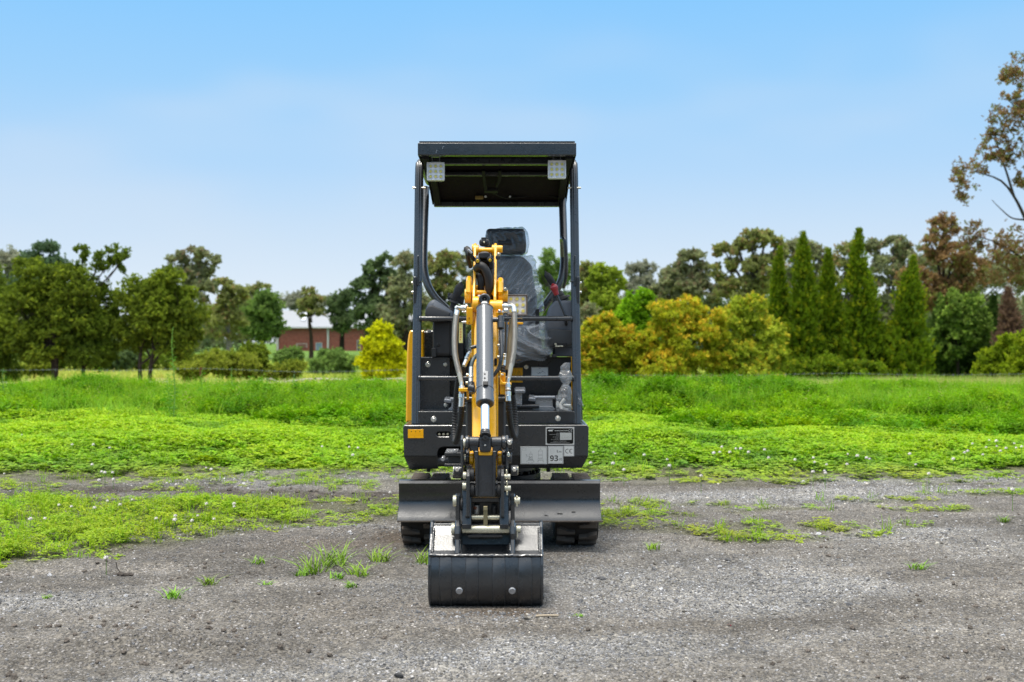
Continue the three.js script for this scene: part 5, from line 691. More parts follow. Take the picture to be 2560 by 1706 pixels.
// --- engine covers, bulkhead, side panel, floor
{
  const fender = (xo, xi, d0, yTop, yBot, dir) => { // rounded yellow rear-side cover
    const s = new THREE.Shape(), w = xi - xo; const rr = .05; s.moveTo(xo, yBot); s.lineTo(xi, yBot); s.lineTo(xi, yTop); if (dir < 0) { s.lineTo(xo + .026, yTop); s.bezierCurveTo(xo + .014, yTop - .002, xo + .009, yTop - .05, xo + .006, yTop - .12); s.lineTo(xo + .003, yBot + .2); } s.closePath(); return prismZ(s, d0, d0 + .42, .008); };
  const d = 6.12; const t = part('engine_cover', [smooth(fender(wx(1014, d), wx(1060, d), d, wy(826, d), wy(1056, d), -1), 40)], M.yellow, EX);
  const d2 = 6.3; part('engine_cover', [smooth(prismZ([[wx(1425, d2), wy(1055, d2)], [wx(1452, d2), wy(1055, d2)], [wx(1455, d2), wy(1000, d2)], [wx(1453, d2), wy(940, d2)], [wx(1448, d2), wy(890, d2)], [wx(1425, d2), wy(870, d2)]], d2, d2 + .4, .006), 40)], M.yellow, EX);
  part('side_strip', [prismZ([[wx(1440, 6.0), wy(1050, 6.0)], [wx(1457, 6.0), wy(1050, 6.0)], [wx(1456, 6.0), wy(1000, 6.0)], [wx(1451, 6.0), wy(930, 6.0)], [wx(1440, 6.0), wy(900, 6.0)]], 6.0, 6.25, .004)], M.grayDark, EX);
  const hood = part('engine_hood', [prismZ((() => { const s = new THREE.Shape(), p = (x, y) => [wx(x, 6.22), wy(y, 6.22)]; s.moveTo(...p(1046, 1030)); s.lineTo(...p(1400, 1030)); s.lineTo(...p(1400, 905)); s.lineTo(...p(1130, 905)); s.lineTo(...p(1110, 830)); s.bezierCurveTo(...p(1090, 824), ...p(1060, 826), ...p(1046, 836)); s.closePath(); return s; })(), 6.22, 6.72, .006)], M.gray, EX);
  part('hood_hinge', [box(wx(1073, 6.21), wy(829, 6.21), -6.212, .02, .014, .006, .001)], M.alu, hood);
  const wall = part('bulkhead', [boxP(1046, 893, 1428, 1032, 6.16, 6.19, .003)], M.grayDark, EX);
  part('hole', cylZ(wx(1136, 6.16), wy(919, 6.16), 6.157, 6.162, .0085), M.black, wall);
  for (const [px, py] of [[1315.5, 918]]) bolt(wall, px, py, 6.158, .0095);
  const sp = part('side_panel', [boxP(1048, 893, 1124, 1030, 6.03, 6.16, .004)], M.gray, EX);
  for (const [px, py, r] of [[1070, 912, .0105], [1113, 911.5, .0078], [1114, 1013, .0078]]) bolt(sp, px, py, 6.027, r);
  const dl = 6.157;
  plate('warning_label', 1272, 920, 1307, 957, dl, canvasLabel(280, 300, (x, w, h) => { x.fillStyle = '#f7ae00'; x.fillRect(0, 0, w, h); x.strokeStyle = '#5a3d00'; x.lineWidth = 3.5; x.strokeRect(8, 8, w - 16, 176); x.strokeRect(8, 8, 122, h - 16); x.strokeRect(8, 250, w - 16, 40); for (const a of [69, 203]) { x.lineWidth = 5; x.beginPath(); x.moveTo(a, 58); x.lineTo(a + 48, 140); x.lineTo(a - 48, 140); x.closePath(); x.stroke(); x.fillStyle = '#2a1c00'; x.fillRect(a - 4, 84, 8, 32); x.fillRect(a - 4, 122, 8, 8); } }, yl), wall, M.yellow);
  plate('lever_label', 1328, 918, 1370.5, 948, dl, canvasLabel(360, 256, (x, w, h) => { x.fillStyle = '#f0f3f3'; x.fillRect(0, 0, w, h); x.strokeStyle = '#90979a'; x.lineWidth = 6; x.strokeRect(8, 8, w - 16, h - 16); x.strokeStyle = '#4a5054'; x.lineWidth = 5; x.beginPath(); x.moveTo(116, 116); x.lineTo(152, 140); x.lineTo(186, 120); x.lineTo(214, 122); x.lineTo(236, 84); x.lineTo(262, 104); x.lineTo(298, 128); x.lineTo(304, 142); x.moveTo(156, 146); x.lineTo(176, 112); x.lineTo(196, 146); x.moveTo(228, 96); x.lineTo(244, 92); x.stroke(); x.lineWidth = 8; x.beginPath(); x.moveTo(124, 196); x.lineTo(124, 216); x.moveTo(280, 186); x.lineTo(306, 176); x.moveTo(280, 200); x.lineTo(306, 190); x.stroke(); x.fillStyle = '#b5babc'; x.fillRect(160, 26, 42, 10); }, { roughness: .35 }), wall);
  part('floor_plate', [boxP(1046, 1030, 1436, 1036, 5.87, 6.2, .002)], M.plastic, EX);
  // pedals
  const pd = 6.02;
  const pedal = (name, x0, x1, y0, y1, mount) => { const t = part(name, [boxP(x0 + 16, y0 + 1, x1 - 16, y1, pd, pd + .02, .004), cylX(wx(x0 + 13, pd), wx(x1 - 10, pd), wy(y0 + 4, pd), pd, .010, 14)], M.alu, EX);
    part('pedal_pad', [box(wx(x0 + 8, pd), wy(y0 + 6, pd), -pd, .038, .022, .05, .008, [.3, 0, -.1]), box(wx(x1 - 3, pd), wy(y0 + 7, pd), -pd, .026, .024, .05, .008, [.3, 0, .1])], M.alu, t); part('pedal_foot', prismZ([[wx(x0 + 4, pd), wy(1029, pd)], [wx(x0 + 18, pd), wy(y1 - 8, pd)], [wx(x1 - 16, pd), wy(y1 - 8, pd)], [wx(x1 - 10, pd), wy(1024, pd)], [wx(x1 + 5, pd), wy(1029, pd)]], pd - .01, pd + .03, .002), M.alu, t); };
  pedal('foot_pedal', 1322, 1398, 990, 1024); pedal('foot_pedal', 1112, 1170, 994, 1022);
  part('pedal_plate', [box(wx(1300, 5.98), wy(976, 5.98), -5.98, .055, .022, .05, .009, [.35, 0, 0]), box(wx(1297, 5.99), wy(998, 5.99), -5.99, .032, .07, .006, .002), box(wx(1294, 5.985), wy(1009, 5.985), -5.98, .034, .006, .01, .001)], M.alu, EX);
  part('floor_tube', cyl(V(wx(1150, 6.0), wy(1017, 6.0), -6.0), V(wx(1348, 6.0), wy(1016, 6.0), -6.0), .011, .011, 12), M.gray, EX);
}
// --- seat with protective film
function pillow(w, h, t, opts = {}) { // soft block standing in x-y, rounded, with optional wrinkle function
  const g = new THREE.BoxGeometry(w, h, t, opts.nx || 30, opts.ny || 34, opts.nz || 8), p = g.attributes.position, R = opts.r || .03;
  for (let i = 0; i < p.count; i++) { let v = V(p.getX(i), p.getY(i), p.getZ(i)); const c = V(clamp(v.x, -w / 2 + R, w / 2 - R), clamp(v.y, -h / 2 + R, h / 2 - R), clamp(v.z, -t / 2 + R, t / 2 - R)); const n = v.clone().sub(c); if (n.length() > 1e-6) { n.normalize(); v = c.addScaledVector(n, R); } else n.copy(v).normalize();
    const k = opts.taper ? opts.taper(v.y / h + .5) : 1; v.x *= k; if (opts.bulge) { v.z += opts.bulge * (1 - (2 * v.x / w) ** 2) * (1 - (2 * v.y / h) ** 2) * Math.sign(v.z); } if (opts.wrinkle) v.addScaledVector(n, opts.wrinkle(v, n)); p.setXYZ(i, v.x, v.y, v.z); }
  return smooth(g, 80);
}
const ridge = v => 1 - Math.abs(v), wr = (a, b, amp) => v => { const u = v.x * a[0] + v.y * a[1] + v.z * a[2], q = v.x * b[0] + v.y * b[1] + v.z * b[2]; const n = noise3(u * 34, q * 6, 3.1), n2 = noise3(u * 70 + 5, q * 12, 8.7), n3 = noise3(v.x * 9, v.y * 9, v.z * 9); return amp * (Math.pow(ridge(n), 3) * .9 + Math.pow(ridge(n2), 4) * .5 + n3 * .8); };
{
  const d = 6.30; const bx = wx(1264, d), by = (wy(640, d) + wy(850, d)) / 2, bh = wy(640, d) - wy(850, d);
  const tp = q => 1 - .14 * sstep(.45, .85, q) - .24 * sstep(.84, 1.02, q);
  const back = pillow(.33, bh, .09, { r: .04, taper: tp, bulge: .012 }); back.rotateX(-.10); back.translate(bx, by, -d); const bm = part('backrest', back, M.vinyl, EX);
  const bf = pillow(.345, bh * 1.03, .115, { r: .05, nx: 90, ny: 150, nz: 14, taper: tp, bulge: .012, wrinkle: wr([.80, -.50, .2], [.50, .80, .3], .021) }); bf.rotateX(-.10); bf.translate(bx + .008, by, -d + .004); part('plastic_cover', bf, M.film, bm);
  const hx = wx(1264, d), hy = (wy(573, d) + wy(637, d)) / 2, hh = wy(573, d) - wy(637, d);
  const hg = pillow(.205, hh, .10, { r: .02, taper: q => 1.06 - .12 * Math.abs(q - .35), bulge: .006 }); { const p = hg.attributes.position; for (let i = 0; i < p.count; i++) { const q = p.getY(i) / hh; if (p.getZ(i) > 0) p.setZ(i, p.getZ(i) + .022 - .055 * Math.abs(q + .1)); } } hg.translate(hx, hy, -d + .01); const hm = part('headrest', smooth(hg, 60), M.vinyl, EX);
  const hf = pillow(.218, hh * .99, .155, { r: .03, nx: 60, ny: 40, nz: 12, taper: q => 1.02 - .2 * Math.max(0, q - .4), wrinkle: wr([.9, .3, .3], [-.3, .9, .2], .012) }); hf.translate(hx + .004, hy - .003, -d + .006); part('plastic_cover', hf, M.filmThin, hm);
  // cushion: seen under the boom, cover bunched at its right end
  const cg = pillow(.34, .085, .36, { r: .035, nz: 20 }); cg.translate(wx(1270, 6.15), wy(862, 6.15), -6.16); const cm = part('seat_cushion', cg, M.vinyl, EX);
  const cf = pillow(.41, .15, .36, { r: .06, nx: 80, ny: 50, nz: 40, wrinkle: wr([.4, .8, .5], [.8, -.4, .3], .020) }); { const p = cf.attributes.position; for (let i = 0; i < p.count; i++) { const x = p.getX(i), k = sstep(.08, .2, x); p.setY(i, p.getY(i) * (1 + .18 * k) + .012 * k); } } cf.translate(wx(1271, 6.1), wy(860, 6.1), -6.14); part('plastic_cover', smooth(cf, 80), M.film, cm);
  part('seat_belt', [box(wx(1343, 6.12), wy(805, 6.12), -6.12, .02, .13, .012, .003), ], M.black, cm); part('belt_buckle', box(wx(1355, 6.1), wy(817, 6.1), -6.1, .026, .034, .02, .004, [0, 0, -.2]), phys({ color: rgb(.5, .5, .47), roughness: .5 }), cm);
  part('seat_base', [box(wx(1268, 6.2), wy(885, 6.2), -6.25, .42, .05, .34, .01)], M.plastic, EX);
}
// --- control consoles
{
  const d = 6.0;
  const lc = part('left_console', [boxP(1081, 800, 1131, 892, d, d + .3, .02), boxP(1079, 870, 1090, 894, d - .02, d + .1, .006), boxP(1120, 790, 1160, 900, d + .06, d + .3, .01)], M.plastic, EX);
  part('trim_strip', boxP(1126, 803, 1134, 890, d - .004, d + .2, .005), phys({ color: rgb(.05, .05, .053), roughness: .6 }), lc);
  bolt(lc, 1096, 862, d - .001, .007, M.grayDark);
  plate('instruction_label', 1147, 806, 1157, 858, d - .05, canvasLabel(120, 520, (x, w, h) => { x.fillStyle = '#f2e58c'; x.fillRect(0, 0, w, h); x.strokeStyle = '#d2452a'; x.lineWidth = 9; for (let k = 0; k < 4; k++) { const y = 170 + k * 66; x.beginPath(); x.moveTo(24, y); x.lineTo(92, y - 8); x.moveTo(54, y - 26); x.lineTo(50, y + 28); x.moveTo(26, y + 22); x.lineTo(90, y + 24); x.stroke(); } x.strokeRect(30, 420, 26, 26); }, { roughness: .5 }), lc, M.white);
  const pod = new THREE.Shape(); { const p = (x, y) => [wx(x, d), wy(y, d)]; pod.moveTo(...p(1063, 783)); pod.bezierCurveTo(...p(1064, 766), ...p(1075, 748), ...p(1088, 750)); pod.lineTo(...p(1131, 779)); pod.lineTo(...p(1131, 800)); pod.lineTo(...p(1086, 806)); pod.bezierCurveTo(...p(1072, 806), ...p(1062, 798), ...p(1063, 783)); pod.closePath(); }
  const pg = part('display_pod', smooth(prismZ(pod, d - .03, d + .14, .016), 50), M.plasticGray, EX);
  part('pod_underside', smooth(prismZ((() => { const s = new THREE.Shape(), p = (x, y) => [wx(x, d - .035), wy(y, d - .035)]; s.moveTo(...p(1063.5, 784)); s.bezierCurveTo(...p(1066, 770), ...p(1074, 762), ...p(1082, 764)); s.lineTo(...p(1126, 783)); s.lineTo(...p(1122, 803)); s.lineTo(...p(1084, 806)); s.bezierCurveTo(...p(1070, 804), ...p(1063, 796), ...p(1063.5, 784)); s.closePath(); return s; })(), d - .045, d - .02, .006), 50), phys({ color: rgb(.034, .036, .04), roughness: .6 }), pg);
  const joy = (name, pts, r0, knob) => { const t = part(name, [limbW(pts, r0)], M.rubber, EX); return t; };
  function limbW(pts, radii) { const c = curveOf(pts), seg = 30, n = 14, pos = [], idx = [], fr = c.computeFrenetFrames(seg); for (let i = 0; i <= seg; i++) { const q = i / seg, p = c.getPointAt(q), k = q * (radii.length - 1), a0 = Math.min(radii.length - 2, Math.floor(k)); const rr = mix(radii[a0], radii[a0 + 1], k - a0); for (let j = 0; j <= n; j++) { const a = j / n * 6.2832, N = fr.normals[i], B = fr.binormals[i]; pos.push(p.x + rr * (Math.cos(a) * N.x + Math.sin(a) * B.x), p.y + rr * (Math.cos(a) * N.y + Math.sin(a) * B.y), p.z + rr * (Math.cos(a) * N.z + Math.sin(a) * B.z)); } } for (let i = 0; i < seg; i++) for (let j = 0; j < n; j++) { const a = i * (n + 1) + j, b = a + n + 1; idx.push(a, a + 1, b, b, a + 1, b + 1); } const g = new THREE.BufferGeometry(); g.setAttribute('position', new THREE.Float32BufferAttribute(pos, 3)); g.setIndex(idx); g.computeVertexNormals(); return g; }
  const j1 = part('joystick', [limbW([vP(1118, 796, 6.06), vP(1130, 770, 6.06), vP(1140, 742, 6.05), vP(1148, 722, 6.05), vP(1154, 704, 6.05)], [.030, .026, .014, .015, .018, .023, .022, .001])], M.rubber, EX);
  part('joystick_collar', [cyl(vP(1131, 750, 6.06), vP(1139, 741, 6.06), .024, .026, 16), cyl(vP(1133, 758, 6.06), vP(1136, 750, 6.06), .026, .022, 16)], M.rubber, j1);
  part('wrist_rest', [prismZ((() => { const s = new THREE.Shape(), p = (x, y) => [wx(x, 6.1), wy(y, 6.1)]; s.moveTo(...p(1118, 748)); s.lineTo(...p(1120, 731)); s.lineTo(...p(1160, 742)); s.lineTo(...p(1156, 762)); s.closePath(); return s; })(), 6.1, 6.2, .006)], M.plastic, EX);
  // right console
  const rd = 5.99, con = new THREE.Shape(); { const p = (x, y) => [wx(x, rd), wy(y, rd)]; con.moveTo(...p(1366, 862)); con.lineTo(...p(1366, 820)); con.bezierCurveTo(...p(1368, 790), ...p(1372, 760), ...p(1390, 752)); con.lineTo(...p(1440, 750)); con.lineTo(...p(1440, 866)); con.lineTo(...p(1384, 870)); con.bezierCurveTo(...p(1372, 872), ...p(1366, 870), ...p(1366, 862)); con.closePath(); }
  const rc = part('right_console', [smooth(prismZ(con, rd + .02, rd + .3, .012), 50), boxP(1384, 866, 1436, 892, rd + .1, rd + .3, .01)], M.plasticGray, EX);
  part('console_front', [smooth(prismZ((() => { const s = new THREE.Shape(), p = (x, y) => [wx(x, rd), wy(y, rd)]; s.moveTo(...p(1367.5, 860)); s.lineTo(...p(1367.5, 832)); s.bezierCurveTo(...p(1370, 824), ...p(1376, 822), ...p(1386, 822)); s.lineTo(...p(1440, 826)); s.lineTo(...p(1440, 862)); s.lineTo(...p(1418, 866)); s.lineTo(...p(1384, 868)); s.bezierCurveTo(...p(1374, 870), ...p(1368, 868), ...p(1367.5, 860)); s.closePath(); return s; })(), rd, rd + .03, .008), 50)], phys({ color: rgb(.055, .058, .062), roughness: .55 }), rc);
  part('console_recess', boxP(1382, 858, 1418, 866, rd - .004, rd + .02, .002), M.black, rc); part('slot', [box(wx(1416, rd), wy(805, rd), -rd - .01, .016, .04, .02, .007)], M.black, rc); part('seat_slide', [cylX(wx(1388, rd), wx(1408, rd), wy(866, rd), rd - .002, .004, 8), cylZ(wx(1389, rd), wy(861, rd), rd - .006, rd, .006)], M.pin, rc);
  part('lever_boot', [cyl(vP(1402, 756, 6.08), vP(1396, 738, 6.08), .048, .026, 18, .002), cyl(vP(1397, 741, 6.08), vP(1393, 730, 6.08), .031, .024, 18, .002), cyl(vP(1404, 752, 6.08), vP(1401, 746, 6.08), .05, .046, 18, .002)], M.rubber, rc);
  part('joystick', [limbW([vP(1398, 745, 6.08), vP(1386, 716, 6.08), vP(1376, 700, 6.08), vP(1367, 687, 6.08), vP(1362, 677, 6.08)], [.02, .012, .011, .016, .018, .017, .001])], M.rubber, EX);
  const lv = part('travel_lever', [cyl(vP(1414, 790, 5.96), vP(1391, 735, 5.96), .0075, .0065, 12), tube([vP(1414, 790, 5.96), vP(1416, 797, 5.97), vP(1416, 806, 5.99)], .0075, 10)], M.gray, EX);
  part('knob', [limbW([vP(1392, 738, 5.96), vP(1388, 727, 5.96), vP(1384, 716, 5.96), vP(1381, 709, 5.96)], [.012, .014, .015, .019, .020, .016, .002])], M.red, lv);
  part('tool_clutter', [boxP(1366, 878, 1374, 894, 6.02, 6.1, .003), boxP(1380, 886, 1392, 894, 6.0, 6.1, .003)], M.plastic, EX);
}
// --- boom, arm, cylinders
const dA = py => mix(5.12, 4.70, (py - 735) / 437);           // front of the arm: it slopes towards the camera downwards
const q2 = (py, off = 0) => [dA(py) + off, wy(py, dA(py))];
{
  // swing bracket at the front of the frame
  const sb = part('swing_bracket', [boxP(1164, 1003, 1264, 1100, 5.46, 5.62, .012), box(wx(1212, 5.5), wy(1145, 5.5), -5.58, .17, .17, .12, .012), boxP(1119, 1140, 1158, 1160, 5.60, 5.74, .006), boxP(1111, 1132, 1160, 1142, 5.58, 5.72, .004), boxP(1111, 1160, 1160, 1168, 5.58, 5.72, .004)], M.cast, EX);
  part('swing_pin', [cylX(wx(1160, 5.44), wx(1267, 5.44), wy(999, 5.44), 5.45, .013), ], M.gray, sb);
  part('bracket_bolt', [boxP(1114, 1128, 1144, 1132, 5.585, 5.7, .001), cylZ(wx(1138, 5.6), wy(1128, 5.6), 5.58, 5.62, .008), cylZ(wx(1108, 5.65), wy(1147, 5.65), 5.62, 5.7, .010)], M.alu, sb);
  part('swing_cylinder', [cylX(wx(1095, 5.85), wx(1160, 5.85), wy(1150, 5.85), 5.8, .028)], M.cast, sb);
  // boom: rises from the bracket, bends forward to the arm pivot
  const bx = (wx(1173, 5.2) + wx(1247, 5.2)) / 2, bw = .118;
  const boomProf = [[5.42, .56], [5.38, .80], [5.34, 1.0], [5.29, 1.10], [5.25, 1.15], [5.24, 1.20], [5.26, 1.25], [5.30, 1.262], [5.34, 1.24], [5.40, 1.12], [5.48, .95], [5.53, .72], [5.53, .56]];
  const boom = part('boom', [prismX(boomProf, bx - bw / 2, bx + bw / 2, .004)], M.yellow, EX);
  for (const [a, b, c, e] of [[1161, 1177.5, 721, 758], [1245, 1270, 724, 754]]) part('boom_boss', [cylX(wx(a, 5.1), wx(b, 5.1), wy((c + e) / 2, 5.1), 5.14, (e - c) / 2 * 5.1 / F, 32, .003)], M.yellow, boom);
  part('boom_fork', [prismX([[5.14, wy(756, 5.1)], [5.10, wy(730, 5.1)], [5.12, wy(700, 5.1)], [5.17, wy(688, 5.1)], [5.24, wy(700, 5.1)], [5.26, wy(750, 5.1)]], wx(1164.5, 5.1), wx(1178, 5.1), .006), prismX([[5.14, wy(754, 5.1)], [5.10, wy(730, 5.1)], [5.12, wy(704, 5.1)], [5.17, wy(692, 5.1)], [5.24, wy(702, 5.1)], [5.26, wy(750, 5.1)]], wx(1244, 5.1), wx(1258, 5.1), .006)], M.yellow, boom);
  part('bolt', [hexZ(wx(1263, 5.1), wy(724, 5.1), 5.09, 5.13, .008), cyl(vP(1263, 727, 5.12), vP(1263, 722, 5.12), .010, .010, 6)], M.zinc, boom);
  part('boom_cylinder', [cyl(V(bx, .62, -5.33), V(bx, 1.0, -5.22), .036, .036, 24)], M.gray, boom);
  part('light_plate', [boxP(1258, 806, 1308, 811.5, 5.30, 5.36, .002), boxP(1287, 811, 1295, 818, 5.31, 5.34, .002)], M.yellow, boom);
  part('boom_side_cover', [boxP(1228, 700, 1246, 990, 5.2, 5.28, .004)], M.yellow, boom);
  part('valve', [box(wx(1254, 5.2), wy(900, 5.2), -5.22, .012, .17, .03, .004)], M.grayDark, boom);
  // arm: two plates at the top, box section below
  const plateProf = [q2(607, .03), q2(606, .05), q2(612, .075), q2(660, .10), q2(720, .12), q2(800, .12), q2(800, 0), q2(760, -.03), q2(742, -.035), q2(700, -.01), q2(640, .0), q2(612, .01)];
  const xL0 = wx(1181.5, 5.1), xL1 = wx(1188, 5.1), xR0 = wx(1234, 5.1), xR1 = wx(1241, 5.1);
  const boxProf = [q2(770, -.005), q2(1196, 0), q2(1206, .02), q2(1200, .085), q2(1000, .12), q2(770, .12)];
  const arm = part('arm', [prismX(plateProf, xL0, xL1, .0025), prismX(plateProf, xR0, xR1, .0025), prismX(boxProf, wx(1182, 4.85), wx(1241, 4.85), .004)], M.yellow, EX);
  const dc = dA(625) + .035; part('cross_tube', [cylX(xL1, xR0, wy(626, dc), dc, .0115), cylX(xL0 - .003, xL1 + .010, wy(626, dc), dc, .024), cylX(xR0 - .010, xR1 + .003, wy(626, dc), dc, .024)], M.yellow, arm);
  part('pin_boss', [cylX(xR1, xR1 + .025, wy(623, dc), dc, .0165, 28, .002), cylX(xL0 - .008, xL0, wy(622, dc), dc, .02, 28, .002)], M.yellow, arm);
  part('bolt', [hexZ(wx(1247, 5.1), wy(637, 5.1), 5.085, 5.11, .0085), cylZ(wx(1247, 5.1), wy(637, 5.1), 5.075, 5.1, .0045)], M.zinc, arm);
  part('bolt_washer', [cylZ(wx(1245, 5.13), wy(644, 5.13), 5.13, 5.135, .011)], M.gray, arm);
  const d7 = dA(731); part('cross_tube', [cylX(xL1 - .001, xR0 + .001, wy(731.5, d7), d7 + .01, .0105), ...[0, 1].map(k => cyl(V(k ? xR0 + .001 : xL1 - .001, wy(731.5, d7), -d7 - .01), V(k ? xR0 - .008 : xL1 + .008, wy(731.5, d7), -d7 - .01), .017, .011, 20))], M.yellow, arm);
  const d75 = dA(757); part('cylinder_boss', [cylX(wx(1182, d75), wx(1198, d75), wy(762, d75), d75 - .03, .034, 30, .003), cylX(wx(1224, d75), wx(1257, d75), wy(768, d75), d75 - .01, .030, 30, .003)], M.yellow, arm);
  const lb = part('hose_block', [boxP(1166, 769, 1182, 812, 5.03, 5.10, .004), boxP(1240, 780, 1257, 808, 5.05, 5.10, .003)], M.yellow, arm);
  for (const [px, py] of [[1160, 780], [1160, 806], [1164, 766]]) part('bolt', [cylX(wx(px - 3, 5.05), wx(px + 6, 5.05), wy(py, 5.05), 5.06, .0065, 6), cylX(wx(px - 6, 5.05), wx(px - 2, 5.05), wy(py, 5.05), 5.06, .0035, 10)], M.zincBright, lb);
  part('bolt', [hexZ(wx(1249, 5.03), wy(779, 5.03), 5.02, 5.05, .0078), cylZ(wx(1249, 5.03), wy(779, 5.03), 5.01, 5.03, .0045)], M.zincBright, lb);
  for (const [px, py] of [[1173, 795], [1173, 806]]) part('plug', cylZ(wx(px, 5.03), wy(py, 5.03), 5.027, 5.035, .003), phys({ color: rgb(.45, .17, .01), roughness: .6 }), lb);
  // arm cylinder eye and hoses inside the arm top
  part('arm_cylinder', [box(wx(1211, 5.16), wy(607, 5.16), -5.165, .045, .032, .04, .012), cyl(vP(1210, 606, 5.14), vP(1210, 594, 5.14), .012, .010, 16), cyl(vP(1210, 598, 5.14), vP(1210, 594, 5.14), .0125, .0125, 6), boxP(1197, 632, 1225, 646, 5.15, 5.19, .004), cyl(V(wx(1211, 5.2), wy(640, 5.2), -5.2), V(bx, 1.10, -5.50), .03, .03, 24)], M.plastic, EX);
  part('grease_nipple', cylZ(wx(1210, 5.12), wy(606, 5.12), 5.115, 5.14, .0038), M.pin, arm);
  const fit = (px, py) => [cyl(vP(px - 3, py - 3, 5.16), vP(px, py + 1, 5.11), .011, .012, 16)];
  part('hose_end', [...fit(1195, 653), ...fit(1226, 650)], M.rubber, arm); part('hose_fitting', [cylZ(wx(1194, 5.10), wy(653, 5.10), 5.098, 5.12, .0075), cylZ(wx(1225, 5.10), wy(651, 5.10), 5.098, 5.12, .0065)], phys({ color: rgb(.55, .36, .03), metalness: .6, roughness: .4 }), arm);
  part('hose', tube([vP(1192, 672, 5.17), vP(1200, 664, 5.12), vP(1212, 672, 5.11), vP(1221, 695, 5.115), vP(1223, 725, 5.13), vP(1222, 750, 5.16)], .017, 14, 40), M.rubber, arm);
  part('hose', tube([vP(1196, 690, 5.2), vP(1201, 700, 5.17), vP(1202, 725, 5.17), vP(1198, 745, 5.18)], .014, 12, 30), M.rubber, arm);
  part('hose', tube([vP(1232, 660, 5.2), vP(1231, 690, 5.17), vP(1229, 720, 5.16), vP(1230, 760, 5.18)], .013, 12, 30), M.rubber, arm);
  part('hose_guard', [boxP(1222, 655, 1233, 672, 5.17, 5.2, .003)], M.black, arm);
  part('hose', tube([vP(1176, 668, 5.22), vP(1169, 640, 5.16), vP(1171, 630, 5.14), vP(1178, 640, 5.14), vP(1186, 650, 5.17)], .009, 10, 30), M.rubber, arm);
  part('hex_nut', [cyl(vP(1166, 622, 5.17), vP(1176, 636, 5.13), .015, .015, 6)], M.rubber, arm); part('fitting', cyl(vP(1170, 624, 5.12), vP(1180, 634, 5.12), .0055, .0055, 12), M.alu, arm);
  part('white_cap', cyl(vP(1199, 748, 5.1), vP(1199, 738, 5.1), .009, .009, 12), M.white, arm);
}
